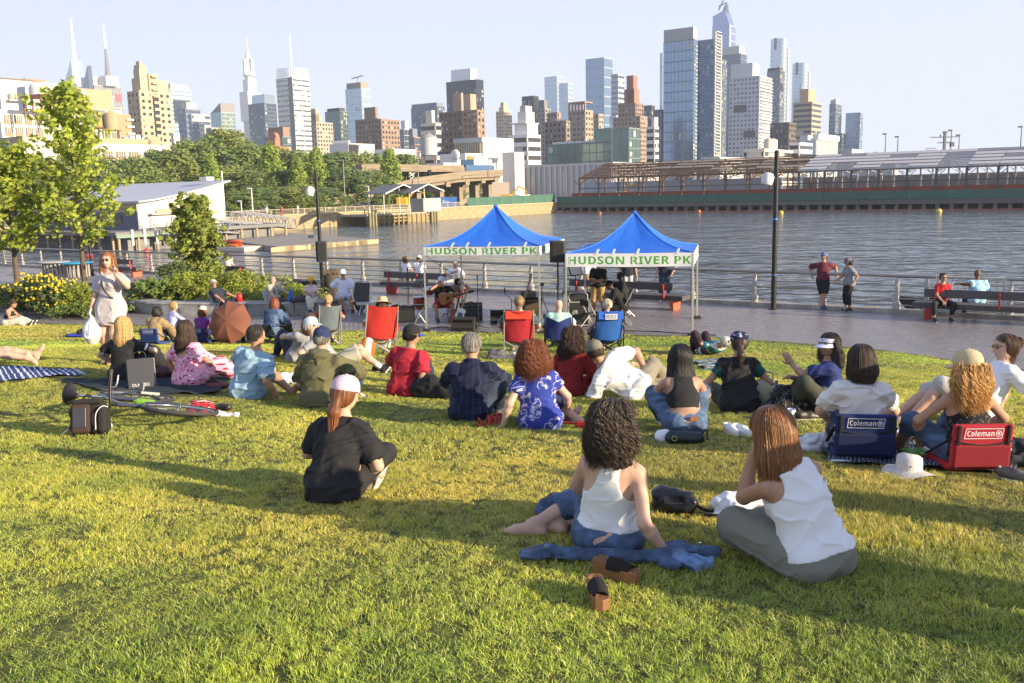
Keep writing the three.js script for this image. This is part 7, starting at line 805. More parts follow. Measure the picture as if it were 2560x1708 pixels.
person({label:'person with dreadlocks in black drinking from a bottle behind the stage chair',at:Q(1560,790),world:true,yaw:258,pose:'chair',h:1.74,skin:'dark',p:{py:.56,lean:8,chest:12,rh:[-.14,1.06,.42],re:[-1,-.7,0]},hair:{style:'curly',color:HAIR.black,length:.24,turns:2,curl:.5},top:{mat:M.black,sleeve:.9,loose:.03},bottom:{mat:M.black},shoes:shoesB,extra:(t,J)=>{part(t,'bottle',G.lathe([[.03,0],[.033,.02],[.033,.14],[.012,.18],[.012,.21]],12).translate(...add(J.wr.R,[0,.0,.09])),mat(.6,.7,.65,.1,{transmission:.7,thickness:0}));}});
person({label:'person in black with short hair bent over in the folding stage chair',at:Q(1556,812),world:true,yaw:282,pose:'chair',h:1.78,girth:1.15,skin:'dark',p:{py:.54,lean:22,chest:34,headPitch:44,lh:[.1,.42,.5],rh:[-.1,.5,.5]},hair:{style:'short',color:HAIR.black,vol:.018},top:{mat:M.black,sleeve:.8,loose:.03},bottom:{mat:M.black,legLoose:.025},shoes:shoesB});
person({label:'person in a navy shirt and jeans standing right of the stage chairs, hand at hip',at:Q(1663,751),world:true,yaw:196,pose:'stand',h:1.84,girth:1.1,skin:'fair',p:{rh:[-.3,.8,.06],lh:[.24,.92,.1],le:[1,-.1,-.3],la:[.14,.08,0],ra:[-.14,.08,.04]},hair:{style:'short',color:HAIR.dbrown},top:{mat:cloth(.025,.03,.06),sleeve:.85,sleeveLoose:.02,loose:.026,hem:-.12},bottom:{mat:denim(.5),legLoose:.018,amp:.009},shoes:{mat:lea(.32,.12,.04),sole:M.sole}});
person({label:'person in a white shirt and khakis behind the music stand',at:Q(1476,744),world:true,yaw:150,pose:'stand',h:1.78,skin:'tan',hair:{style:'short',color:HAIR.grey},top:{mat:M.white,sleeve:1.8,sleeveLoose:.02,loose:.028},bottom:{mat:cloth(.5,.4,.24),legLoose:.02},shoes:shoesB});
person({label:'person in a maroon tee and black shorts leaning back on the rail',at:Q(2056,772),world:true,yaw:196,pose:'stand',h:1.8,skin:'tan',p:{py:.90,lean:-6,chest:-8,headYaw:-50,headPitch:-2,lh:[.40,1.06,-.16],rh:[-.34,1.04,-.12],le:[.7,-.6,-.6],re:[-.8,-.5,-.6],la:[-.02,.08,.24],ra:[.06,.08,.18],rf:[-.2,0,1]},hair:{style:'short',color:HAIR.brown},top:{mat:cloth(.12,.022,.035),sleeve:.75,flare:.015,loose:.024,hem:-.12},bottom:{mat:cloth(.015,.015,.018),length:.98,legLoose:.04,name:'shorts'},shoes:{mat:lea(.05,.06,.1),sole:M.sole},hat:{kind:'cap',back:true,mat:cloth(.12,.15,.26),closed:true,label:'backward blue cap'}});
person({label:'person in a grey tee and black cropped trousers standing at the rail, hand on hip',at:Q(2120,777),world:true,yaw:262,pose:'stand',fem:true,h:1.64,girth:1.14,skin:'tan',p:{lean:2,headPitch:18,headYaw:12,lh:[.26,.94,-.02],le:[.6,0,-1],rh:[-.18,1.0,.36],lhand:{dir:[-.5,-.5,.4]}},hair:{style:'curly',color:HAIR.black,length:.08,turns:2},top:{mat:cloth(.23,.24,.26),sleeve:.6,sleeveLoose:.018,loose:.024,hem:-.12},bottom:{mat:M.black,length:1.66,legLoose:.014},shoes:shoesB,hat:{kind:'cap',mat:cloth(.13,.11,.13),label:'grey cap'},glasses:true});
person({label:'person in a red tee with sunglasses sitting at the end of the long bench',at:Q(2352,800),world:true,yaw:186,pose:'chair',fem:true,h:1.72,girth:1.15,skin:'tan',p:{py:.54,lean:2,chest:4,headYaw:4,la:[.16,.09,.34],ra:[-.3,.09,.36],lk:[.2,1,.5],rk:[-.4,1,.5],lh:[.02,.58,.28],rh:[-.06,.56,.30],le:[1,-.4,0],re:[-1,-.4,0]},hair:{style:'bun',color:HAIR.dbrown},top:{mat:cloth(.42,.012,.018),sleeve:.65,loose:.018,hem:-.08},bottom:{mat:cloth(.016,.016,.022),length:1.75,legLoose:.006},shoes:{mat:M.shoeB,sole:M.sole},glasses:true});
person({label:'bald person in a pale blue shirt on the long bench, back turned, arm along it',at:Q(2440,796),world:true,yaw:6,pose:'chair',h:1.8,girth:1.22,skin:'brown',p:{py:.54,lean:4,chest:8,lh:[.50,.98,-.08],le:[.5,0,-1],rh:[-.2,.62,.3]},top:{mat:cloth(.33,.58,.75),sleeve:.75,sleeveLoose:.02,loose:.03,hem:-.14,amp:.012},bottom:{mat:M.navy},shoes:{mat:M.shoeB,sole:M.sole}});
// ---------- lamps, benches, tents, chairs ----------
const BLK=mat(.018,.018,.02,.45),BLKM=mat(.022,.022,.025,.4,{metalness:.5}),ALU=mat(.55,.55,.53,.35,{metalness:.7}),CHROME=mat(.7,.7,.7,.15,{metalness:1}),RED=mat(.42,.03,.03,.5);
function lampPost(label,u,D,arm){
const y0=0,p=atDepth(u,700,D);p.y=y0;const o=thing('lamp_post',label,'lamp post',p,0,'black promenade lamp posts'),h=5.06,m=mat(.02,.021,.022,.4,{metalness:.3});
part(o,'pole',G.cyl(V(0,0,0),V(0,h,0),.085,.075,16),m);part(o,'base_plate',G.cyl(V(0,0,0),V(0,.03,0),.17,.17,16),m);part(o,'cap',G.sph(0,h,0,.075,12,1,.5,1),m);
if(arm==='flat'){part(o,'arm',G.tube([V(0,4.35,0),V(-.3,4.35,0),V(-.75,4.12,0)],.035,6),m);part(o,'lamp_head',G.rbox(-.85,4.08,0,.5,.07,.2,.03,0,0,.3),m);part(o,'floodlight',G.rbox(-.22,1.25,.1,.2,.16,.12,.03,.4),m);}
else{const w=mat(.62,.62,.64,.4);part(o,'lamp_head',G.lathe([[.001,.26],[.1,.25],[.16,.2],[.19,.02],[.17,-.12],[.15,-.13],[.001,-.13]],20).rotateZ(-.18).translate(-.3,4.15,.06),w);part(o,'arm',G.cyl(V(-.2,4.2,0),V(0,4.25,0),.05),w);}
for(const y of[1.1,2.9])part(o,'blue_tape',G.cyl(V(0,y,0),V(0,y+.05,0),.084,.084,12),mat(.03,.22,.6,.5));return o;
}
lampPost('black lamp post by the tents, its white lamp turned left',1935,29.8);lampPost('black lamp post left of centre with a white lamp head',805,40.5);lampPost('black lamp post with a flat arm among the young maples',232,50,'flat');lampPost('thin dark lamp post far behind the round tables',158,60,'flat');
function bench(label,pos,turn,len,back=true,n=3){
const o=thing('bench',label,'bench',pos,turn,'dark timber benches with red legs'),wd=mat(.085,.075,.075,.7,{bumpMap:concrete,bumpScale:.004}),red=mat(.46,.045,.04,.45),orange=mat(.58,.12,.06,.5);
for(let i=0;i<3;i++)part(o,'seat_plank',G.rbox(0,.41,-.22+i*.21,len,.16,.2,.012),wd);part(o,'leg',G.ext([[-.26,0],[.2,0],[.3,.33],[-.3,.33]],.12,.01).rotateY(Math.PI/2).translate(-len/2+.35,0,0),red);part(o,'leg',G.ext([[-.26,0],[.2,0],[.3,.33],[-.3,.33]],.12,.01).rotateY(Math.PI/2).translate(len/2-.45,0,0),orange);
if(back){part(o,'back_plank',G.rbox(0,.79,.30,len*.86,.24,.09,.015,0,-.1),wd);for(let i=0;i<n;i++)part(o,'back_support',G.bar(V(-len*.36+i*len*.72/(n-1),.42,.37),V(-len*.36+i*len*.72/(n-1),.86,.4),.07,.05),red);}return o;
}
const benchAt=(label,u,v,len,n)=>bench(label,onPlane(u,v,0),GRID_TURN+Math.PI*0,len,true,n);
benchAt('dark bench with red legs left of the drum kit',1060,738,4.2);benchAt('dark bench with orange end legs behind the stage chairs',1560,767,4.6);benchAt('long dark bench with red supports at the right',2500,806,4.6);benchAt('dark bench half hidden by the small tree',575,712,3.6,2);benchAt('bench with an orange end behind the standing person',318,690,2.6,2);
function tent(label,FL,FR,eave,peak,text,sagText){
const o=thing('canopy_tent',label,'tent',FL,0,'blue pop-up tents'),ex=FR.clone().sub(FL).setY(0),W=ex.length();ex.normalize();const ez=V(ex.z,0,-ex.x),blue=mat(.018,.14,.62,.55,{bumpMap:concrete,bumpScale:.02,sheen:.2,sheenColor:rgb(.1,.3,.8),sheenRoughness:.5}),white=mat(.74,.75,.77,.8),P=(x,y,z)=>ex.clone().multiplyScalar(x*W).addScaledVector(ez,z*W).setY(y),C=[[0,0],[1,0],[1,1],[0,1]],n=14;
for(let s=0;s<4;s++){const a=C[s],b=C[(s+1)%4],pos=[],idx=[],uv=[];for(let i=0;i<=n;i++)for(let j=0;j<=n;j++){const t=i/n,u=j/n,ax=mix(a[0],b[0],u),az=mix(a[1],b[1],u),x=mix(ax,.5,t),z=mix(az,.5,t),sag=.10*Math.sin(Math.PI*u)*(1-t)*t*2.2,wr=.02*noise(u*12+s*9,t*3,4)*(1-t*.4)+.03*(.4-Math.abs(noise(u*15,t*2.2,s+3)))*(1-.5*t),y=eave+(peak-eave)*(.72*t+.28*t*t*t)-sag-.16*Math.sin(Math.PI*t)+wr;const p=P(x,y,z);pos.push(p.x,p.y,p.z);uv.push(u,t);if(i<n&&j<n){const k=i*(n+1)+j;idx.push(k,k+1,k+n+1,k+1,k+n+2,k+n+1);}}const g=new THREE.BufferGeometry();g.setAttribute('position',new THREE.Float32BufferAttribute(pos,3));g.setAttribute('uv',new THREE.Float32BufferAttribute(uv,2));g.setIndex(idx);g.computeVertexNormals();part(o,'canopy_panel',g,blue);
const pts=[];for(let i=0;i<=8;i++){const t=i/8,p=P(mix(a[0],.5,t),eave+(peak-eave)*(.72*t+.28*t*t*t)-.16*Math.sin(Math.PI*t)+.012,mix(a[1],.5,t));pts.push(p);}part(o,'hip_seam',G.tube(pts,.014,5,24),mat(.03,.2,.7,.6));}
part(o,'peak_cap',G.sph(...P(.5,peak-.03,.5).toArray(),.07,10),blue);
const vh=sagText?.25:.37,tex=canvasTex(1024,128,(c,w,h)=>{c.fillStyle='#dfe0e4';c.fillRect(0,0,w,h);c.fillStyle='#4f9a33';c.font='bold 104px sans-serif';c.save();c.translate(14,sagText?116:104);const tw=c.measureText(text).width;c.scale((w-30)/tw,sagText?1.3:1);c.fillText(text,0,0);c.restore();c.fillStyle='rgba(223,224,228,1)';for(const x of[30,545,905])c.fillRect(x,0,7,h);c.fillStyle='#2350b8';if(sagText)c.fillRect(0,0,w,3);});
for(let s=0;s<4;s++){const a=C[s],b=C[(s+1)%4],m2=16,pos=[],uv=[],idx=[];for(let j=0;j<=m2;j++)for(let i=0;i<=4;i++){const u=j/m2,t=i/4,out=.02+.012*Math.sin(u*19+s)*t,p=P(mix(a[0],b[0],u),eave-t*vh+.005*Math.sin(u*9),mix(a[1],b[1],u)),nx=(b[1]-a[1]),nz=-(b[0]-a[0]);p.addScaledVector(ex,nx*out).addScaledVector(ez,nz*out);pos.push(p.x,p.y,p.z);uv.push(u,1-t);if(j<m2&&i<4){const k=j*5+i;idx.push(k,k+1,k+5,k+1,k+6,k+5);}}const g=new THREE.BufferGeometry();g.setAttribute('position',new THREE.Float32BufferAttribute(pos,3));g.setAttribute('uv',new THREE.Float32BufferAttribute(uv,2));g.setIndex(idx);g.computeVertexNormals();part(o,'valance',g,mat(1,1,1,.8,{map:tex,side:THREE.DoubleSide}));}
for(const[x,z]of C){part(o,'leg',[G.bar(P(x,0,z),P(x,eave-.02,z),.045),G.bar(P(x,0,z),P(x,1.05,z),.056)],ALU);part(o,'foot',G.rbox(...P(x,.04,z).toArray(),.24,.08,.24,.03),BLK);}for(let k=0;k<4;k++)part(o,'tab',G.bar(P([.25,.38,.57,.88][k],eave-.01,-.012),P([.26,.39,.58,.89][k],eave+.11,.028),.06,.008),white);
part(o,'truss_bar',[G.bar(P(0,eave-.06,0),P(1,eave-.06,0),.025),G.bar(P(0,eave-.06,1),P(1,eave-.06,1),.025),G.bar(P(0,eave-.06,0),P(0,eave-.06,1),.025),G.bar(P(1,eave-.06,0),P(1,eave-.06,1),.025)],ALU);
}
{const FL=onPlane(1067,828,0),FR=onPlane(1351,833,0),e=(u,v,p)=>atDepth(u,v,-p.z).y;tent('left blue pop-up tent with half hidden green lettering',FL,FR,e(1067,617,FL),e(1234,514,V(0,0,FL.z-1.5)),'HUDSON RIVER PK',true);}
{const FL=onPlane(1417,836,0),FR=onPlane(1731,840,0),e=(u,v,p)=>atDepth(u,v,-p.z).y;tent('right blue pop-up tent with the full green lettering',FL,FR,e(1423,634,FL),e(1584,529,V(0,0,FL.z-1.6)),'HUDSON RIVER PK',false);}
function campChair(label,at,yaw,c,frame,o2={}){
const o=thing('folding_chair',label,'chair',[0,0,0],0,'camping chairs');o2.world?(o.position.copy(at),o.rotation.y=headingTurn(yaw)):onSlope(o,at,yaw);const w=o2.w??.29,sh=o2.seat??.36,bh=o2.back??.92,f=cloth(...c),sheet=(fn,nu,nv,m,name)=>{const pos=[],uv=[],idx=[];for(const side of[0,1])for(let i=0;i<=nu;i++)for(let j=0;j<=nv;j++){const p=fn(i/nu,j/nv);pos.push(p[0],p[1],p[2]-side*.008);uv.push(i/nu,j/nv);if(i<nu&&j<nv){const k=side*(nu+1)*(nv+1)+i*(nv+1)+j;side?idx.push(k,k+nv+1,k+1,k+1,k+nv+1,k+nv+2):idx.push(k,k+1,k+nv+1,k+1,k+nv+2,k+nv+1);}}const g=new THREE.BufferGeometry();g.setAttribute('position',new THREE.Float32BufferAttribute(pos,3));g.setAttribute('uv',new THREE.Float32BufferAttribute(uv,2));g.setIndex(idx);g.computeVertexNormals();return part(o,name,g,m);};
const bz=(v)=>-.2-v*.2,bk=sheet((u,v)=>{const x=(u-.5)*2;return[x*w*(1-.05*v),mix(sh+.02,bh,v)-(o2.vee??.03)*(1-Math.abs(x))*v-.05*(1-x*x)*(1-v),bz(v)-.05*(1-x*x)+.008*noise(u*7,v*5,2)];},12,10,f,'backrest');
sheet((u,v)=>{const x=(u-.5)*2;return[x*w,sh-.055*(1-x*x)+.04*v,mix(-.2,.26,v)];},8,8,f,'seat');const S=(a,b,r=.014)=>G.cyl(V(...a),V(...b),r,r,8);
if(o2.tone)part(bk,'upper_panel',G.rbox(0,bh-.09,bz(.9)-.065,w*1.84,.17,.012,.005,0,.2),cloth(...o2.tone));
for(const s of[1,-1]){part(o,'frame_post',S([s*(w+.025),.0,-.2],[s*(w+.005),bh+.01,bz(1)]),frame);part(o,'front_leg',S([s*(w+.01),0,.27],[s*(w+.01),sh+.26,.2]),frame);const ar=part(o,'armrest',G.rbox(s*(w+.03),sh+.25,.0,.075,.02,.46,.01,0,.12),o2.arm?cloth(...o2.arm):f);part(o,'foot',G.cyl(V(s*(w+.01),0,-.2),V(s*(w+.01),.03,-.2),.02),BLK);if(s<0&&o2.cup)part(ar,'cup_holder',G.cyl(V(-w-.04,sh+.12,.2),V(-w-.04,sh+.25,.19),.04),f);}
part(o,'cross_bar',[S([w,.02,-.2],[-w,sh-.02,-.2]),S([-w,.02,-.2],[w,sh-.02,-.2])],frame);part(o,'cross_bar',[S([w,.02,.27],[-w,sh-.02,.24]),S([-w,.02,.27],[w,sh-.02,.24])],frame);part(o,'cross_bar',[S([w,.02,-.2],[w,sh,.24]),S([w,.02,.27],[w,sh,-.2]),S([-w,.02,-.2],[-w,sh,.24]),S([-w,.02,.27],[-w,sh,-.2])],frame);
if(o2.mark){const t=canvasTex(256,100,(c,W,H)=>{c.fillStyle='#b9bcc6';c.fillRect(0,0,W,H);c.fillStyle='#26334f';c.font='bold 84px sans-serif';c.scale(.82,1);c.fillText(o2.mark,10,80);});part(bk,'name_tape',G.quad(V(.13,bh-.18,bz(.8)-.115),V(-.13,bh-.18,bz(.8)-.115),V(-.13,bh-.06,bz(.93)-.105),V(.13,bh-.06,bz(.93)-.105)),mat(1,1,1,.8,{map:t,side:THREE.DoubleSide}));}return o;
}
campChair('red camping chair with a silver frame under the straw hat',L(948,888),-10,[.50,.028,.02],ALU,{cup:true,back:.98});campChair('red camping chair with a brighter top panel near the tents',L(1298,893),2,[.40,.018,.03],ALU,{tone:[.62,.05,.02],back:.98});campChair('navy and blue camping chair with a dipped back',L(1397,872),4,[.02,.04,.20],BLKM,{vee:.13,back:.78,seat:.26,w:.31});campChair('bright blue camping chair with a white name tape',L(1517,888),-6,[.015,.10,.38],BLKM,{mark:'DICK S',back:.96,tone:[.02,.10,.48]});campChair('grey camping chair with a silver frame',L(822,862),-18,[.13,.16,.18],ALU,{back:.98,seat:.40,w:.25});
campChair('low camping stool chair under the denim shirt',L(680,862),26,[.02,.03,.05],BLKM,{back:.5,seat:.24});
function lowChair(label,at,yaw,c,trim,mark,w=.25){
const o=thing('low_chair',label,'chair',[0,0,0],0,'low ground chairs');onSlope(o,at,yaw);const f=cloth(...c),h=.36,tilt=.2;part(o,'seat',G.rbox(0,.055,.05,w*2,.06,.46,.025),f);const bk=part(o,'backrest',[G.rbox(0,.05+h/2,-.235,w*2,h,.045,.02,0,tilt*-1)],f);
part(bk,'lower_panel',G.rbox(0,.05+h*.30,-.235,w*1.9,h*.52,.058,.02,0,-tilt),cloth(c[0]*.6,c[1]*.6,c[2]*.6));for(const s of[1,-1]){part(bk,'binding',G.rbox(s*w*.82,.05+h/2,-.24,.028,h*.98,.062,.008,0,-tilt),trim);part(o,'strap',G.bar(V(s*w,.3,-.26),V(s*(w+.01),.08,.2),.03,.006),trim);}part(bk,'piping',G.tube([V(-w*.98,.05+h*.62,-.262),V(0,.05+h*.53,-.268),V(w*.98,.05+h*.62,-.262)],.008,6),trim);
if(mark){const t=canvasTex(256,72,(k,W,H)=>{k.fillStyle=mark;k.fillRect(0,0,W,H);k.strokeStyle=k.fillStyle='#d6d6dc';k.lineWidth=5;k.beginPath();k.moveTo(14,6);k.lineTo(250,6);k.lineTo(242,66);k.lineTo(6,66);k.closePath();k.stroke();k.font='bold 46px sans-serif';k.fillText('Coleman',18,52,178);k.beginPath();k.arc(220,36,17,0,7);k.stroke();k.fillRect(212,28,16,14);});const y0=.05+h*.66,y1=.05+h*.92,z=(y)=>-.235-(y-.23)*.2-.026;part(bk,'logo',G.quad(V(.15,y0,z(y0)),V(-.15,y0,z(y0)),V(-.15,y1,z(y1)),V(.15,y1,z(y1))),mat(1,1,1,.8,{map:t,side:THREE.DoubleSide}));}return o;
}
const trimB=cloth(.012,.012,.014);
lowChair('low navy ground chair with a white script logo',L(2150,1142),12,[.012,.026,.12],trimB,'#101e50',.235);lowChair('low red ground chair with a white script logo',L(2415,1172),2,[.40,.015,.03],trimB,'#a01226',.225);lowChair('low blue ground chair under the tan jacket',L(388,862),14,[.02,.06,.25],trimB,'#16306e');lowChair('low blue ground chair left of the umbrella',L(502,858),10,[.02,.05,.2],trimB,'#16306e');
function stageChair(label,at,yaw){const o=thing('stage_chair',label,'chair',at,headingTurn(yaw),'folding chairs on the stage'),S=(a,b)=>G.cyl(V(...a),V(...b),.013,.013,8);part(o,'seat',G.rbox(0,.45,.02,.42,.04,.4,.02),BLK);part(o,'backrest',G.rbox(0,.78,-.24,.42,.2,.03,.015,0,-.15),BLK);for(const s of[1,-1]){part(o,'leg',S([s*.21,0,.26],[s*.21,.88,-.26]),ALU);part(o,'leg',S([s*.2,0,-.28],[s*.2,.45,.18]),ALU);}part(o,'brace',[S([-.21,.05,.24],[.21,.05,.24]),S([-.2,.05,-.26],[.2,.05,-.26])],ALU);return o;}
stageChair('black folding chair the guitarist sits on',Q(1106,800),168);stageChair('empty black folding chair under the right tent',Q(1478,822),60);stageChair('black folding chair of the bent over person',Q(1556,812),282);stageChair('black folding chair of the drinking person',Q(1560,790),258);
// ---------- sound and instruments ----------
function speaker(label,u,v,D,yaw,yb,yt){const p=atDepth(u,v,D);p.y=0;const o=thing('speaker_stand',label+', its tripod stand','speaker stand',p,headingTurn(yaw),'loudspeaker stands');part(o,'pole',G.cyl(V(0,.3,0),V(0,yb,0),.03,.024),BLKM);part(o,'collar',G.cyl(V(0,1.2,0),V(0,1.32,0),.05),BLK);for(let i=0;i<3;i++){const a=i*2.09+.5;part(o,'leg',G.cyl(V(Math.cos(a)*.5,0,Math.sin(a)*.5),V(0,.75,0),.014),BLKM);}const h=yt-yb,s=thing('loudspeaker',label,'loudspeaker',[p.x,yb,p.z],headingTurn(yaw),'loudspeakers on stands');part(s,'cabinet',G.ext([[-.2,-.16],[.2,-.16],[.21,.14],[.12,.2],[-.12,.2],[-.21,.14]].map(([x,z])=>[x,-z]),h,.012).rotateX(-Math.PI/2),mat(.025,.025,.027,.7));part(s,'grille',G.rbox(0,h/2,.205,.33,h*.9,.02,.01).translate(0,0,0),mat(.008,.008,.009,.6));part(s,'handle',G.rbox(.205,h/2,0,.02,.12,.1,.01),BLK);}
{const y=(v,D,u)=>atDepth(u,v,D).y;speaker('black loudspeaker raised at the left of the stage',804,640,37,165,y(653,37,804),y(604,37,804));speaker('black loudspeaker between the two tents',1394,640,26.2,178,y(654,26.2,1394),y(603,26.2,1394));}
function amp(label,at,yaw,w,h,d,body,face,tilt=0){const o=thing('amplifier',label,'amplifier',at,headingTurn(yaw),'amplifiers on the stage');part(o,'cabinet',G.rbox(0,h/2,0,w,h,d,.02,0,tilt),body);part(o,'grille_cloth',G.rbox(0,h*.42,d/2+.004,w*.92,h*.74,.012,.005,0,tilt),face);part(o,'control_panel',G.box(0,h*.88,d/2+.006,w*.9,h*.09,.01),mat(.05,.05,.05,.3));for(let i=0;i<8;i++)part(o,'knob',G.cyl(V(-w*.38+i*w*.11,h*.88,d/2+.01),V(-w*.38+i*w*.11,h*.88,d/2+.03),.013),mat(.5,.48,.42,.3));part(o,'handle',G.tube([V(-.1,h+.005,0),V(0,h+.03,0),V(.1,h+.005,0)],.012),BLK);return o;}
amp('black amplifier with a tan grille left of the left tent',Q(1011,803),172,.66,.48,.26,mat(.02,.02,.02,.8),mat(.20,.16,.10,.95));amp('large dark grey amplifier right of the guitarist',Q(1178,800),176,.72,.55,.28,mat(.025,.026,.028,.8),mat(.055,.058,.065,.95));amp('tall brown bass cabinet behind the tied-up hair',Q(1327,795),178,.5,.66,.4,mat(.02,.02,.02,.8),mat(.08,.055,.03,.95));amp('small amplifier head with silver knobs on the bass cabinet',Q(1322,795).setY(.66),178,.46,.2,.3,mat(.02,.02,.02,.8),mat(.1,.1,.1,.5));
function monitor(label,at,yaw,w){const o=thing('stage_monitor',label,'stage monitor',at,headingTurn(yaw),'wedge monitors on the stage');part(o,'cabinet',G.ext([[-.24,0],[.2,0],[.24,.1],[-.02,.36],[-.16,.36],[-.24,.16]],w,.012).rotateY(Math.PI/2).translate(-w/2,0,0),mat(.022,.02,.018,.75));part(o,'grille',G.box(0,.23,-.125,w*.9,.33,.01,0,-.77),mat(.03,.025,.02,.85));return o;}
monitor('black wedge monitor at the lawn edge before the amplifier',Q(1160,825),10,.66);monitor('black wedge monitor between the tents',Q(1252,806),0,.62);monitor('black wedge monitor left of the bald head',Q(1385,818),0,.6);
const STAND=(label,at,h,boom,tip)=>{const o=thing('microphone_stand',label,'microphone stand',at,0,'microphone stands');part(o,'pole',G.cyl(V(0,0,0),V(0,h,0),.011),BLKM);for(let i=0;i<3;i++)part(o,'foot',G.cyl(V(0,.1,0),V(Math.cos(i*2.09)*.32,.01,Math.sin(i*2.09)*.32),.01),BLKM);if(boom)part(o,'boom',G.cyl(V(boom[0]*-.35,h+boom[1]*-.35,boom[2]*-.35),V(boom[0],h+boom[1],boom[2]),.009),BLKM);const e=boom?V(boom[0],h+boom[1],boom[2]):V(0,h,0);part(o,'microphone',G.cyl(e,e.clone().add(V(0,.17,.0)),.014,.026),BLK);return o;};
STAND('straight microphone stand in front of the drums',Q(1024,800),1.5);STAND('boom microphone stand above the drums',Q(1118,790),1.55,[-.6,.42,0]);STAND('microphone stand before the grey amplifier',Q(1197,822),1.42);STAND('short boom stand beside the red chair',Q(1280,815),.8,[-.2,.2,0]);
{
const p=Q(1078,788),o=thing('drum_kit','red drum kit with cymbals behind the guitarist','drum kit',p,0),shell=mat(.30,.03,.025,.25,{clearcoat:.6}),skin=mat(.7,.68,.64,.6),drum=(x,y,z,r,h,rx,rz)=>{const g=G.cyl(V(0,-h/2,0),V(0,h/2,0),r,r,24).rotateX(rx).rotateZ(rz).translate(x,y,z),t=G.cyl(V(0,h/2,0),V(0,h/2+.012,0),r*.97,r*.97,24).rotateX(rx).rotateZ(rz).translate(x,y,z),d=part(o,'drum',g,shell);part(d,'drum_head',t,skin);part(d,'hoop',[G.tor(0,h/2,0,r,.014,Math.PI/2),G.tor(0,-h/2,0,r,.014,Math.PI/2)].map((q)=>q.rotateX(rx).rotateZ(rz).translate(x,y,z)),CHROME);};
drum(-.05,.82,.1,.17,.2,.3,.1);drum(.35,.82,.1,.16,.2,.3,-.1);drum(-.35,.42,.1,.22,.42,0,0);drum(.55,.55,.3,.2,.3,.1,0);const cym=mat(.10,.075,.04,.35,{metalness:.8});for(const[x,y,z,r,rx]of[[-.3,1.12,-.1,.24,.35],[.75,1.3,-.2,.22,-.1],[-.75,.95,.2,.2,.1]]){part(o,'cymbal',G.lathe([[.001,.03],[.03,.025],[r,0],[r,-.004],[.03,.02]],28).rotateX(rx).translate(x,y,z),r===.22?mat(.6,.6,.6,.2,{metalness:.8}):cym);part(o,'cymbal_stand',[G.cyl(V(x,0,z),V(x,y,z),.012),G.cyl(V(x-.25,0,z+.1),V(x,.35,z),.01),G.cyl(V(x+.25,0,z+.1),V(x,.35,z),.01)],CHROME);}
const b=thing('bass_drum','bass drum with dark printed head lying by the tan amplifier','drum',Q(988,802),.25);const tx=canvasTex(256,256,(c,w)=>{c.fillStyle='#0c0c0e';c.fillRect(0,0,w,w);c.strokeStyle='#b9b9bd';c.lineWidth=7;c.beginPath();c.arc(128,128,74,0,7);c.stroke();c.fillStyle='#b9b9bd';for(let i=0;i<22;i++){c.save();c.translate(128,128);c.rotate(i*.285);c.fillRect(-5,-104,9,20);c.restore();}c.fillRect(70,118,116,18);});part(b,'shell',G.cyl(V(0,.27,-.18),V(0,.27,.18),.27,.27,28),shell);part(b,'drum_head',new THREE.CircleGeometry(.255,28).translate(0,.27,.19),mat(1,1,1,.5,{map:tx}));part(b,'hoop',G.tor(0,.27,.19,.265,.018),mat(.3,.12,.05,.4));
const body=(c)=>G.ext([[-.15,0],[-.19,.1],[-.15,.2],[-.11,.27],[-.14,.36],[-.1,.42],[0,.42],[.1,.42],[.14,.36],[.11,.27],[.15,.2],[.19,.1],[.15,0],[0,-.03]],c,.01);
const ag=thing('acoustic_guitar','acoustic guitar across the singer lap','guitar',[0,0,0],0);{const q=Q(1106,800);ag.position.set(q.x-.02,.72,q.z+.42);ag.rotation.set(.15,.1,-1.35);}part(ag,'body',body(.1),mat(.33,.16,.05,.3,{clearcoat:.6}));part(ag,'sound_hole',G.cyl(V(0,.26,.108),V(0,.26,.116),.05),BLK);part(ag,'pickguard',G.cyl(V(.06,.2,.111),V(.06,.2,.115),.045),mat(.3,.02,.02,.3));part(ag,'neck',[G.box(0,.68,.105,.055,.56,.03),G.box(0,1.02,.1,.075,.15,.022)],mat(.06,.035,.02,.5));
const eg=thing('electric_guitar','white and dark electric guitar leaning on the grey amplifier','guitar',Q(1144,808),0);eg.rotation.set(-.2,-.3,-.35);part(eg,'body',body(.045).translate(0,.05,0),mat(.6,.66,.64,.3));part(eg,'pickguard',G.box(.02,.24,.06,.16,.2,.004),mat(.03,.05,.12,.4));part(eg,'neck',[G.box(0,.78,.05,.05,.6,.025),G.box(.01,1.12,.045,.075,.16,.02)],mat(.36,.22,.1,.5));
const bg=thing('electric_bass','bass guitar on a stand behind the tied-up hair','guitar',Q(1296,800),0);bg.rotation.set(-.15,0,-.3);part(bg,'body',body(.045).translate(0,.1,0),mat(.03,.03,.03,.3));part(bg,'neck',[G.box(0,.95,.05,.05,.85,.025),G.box(0,1.42,.045,.08,.18,.02)],mat(.4,.3,.2,.5));
const rg=thing('guitar_case','dark red guitar body standing beside the white guitar','guitar',Q(1133,808),0);rg.rotation.set(-.1,.4,-.25);part(rg,'body',body(.05),mat(.14,.03,.02,.35));part(rg,'neck',G.box(0,.6,.03,.05,.4,.025),BLK);
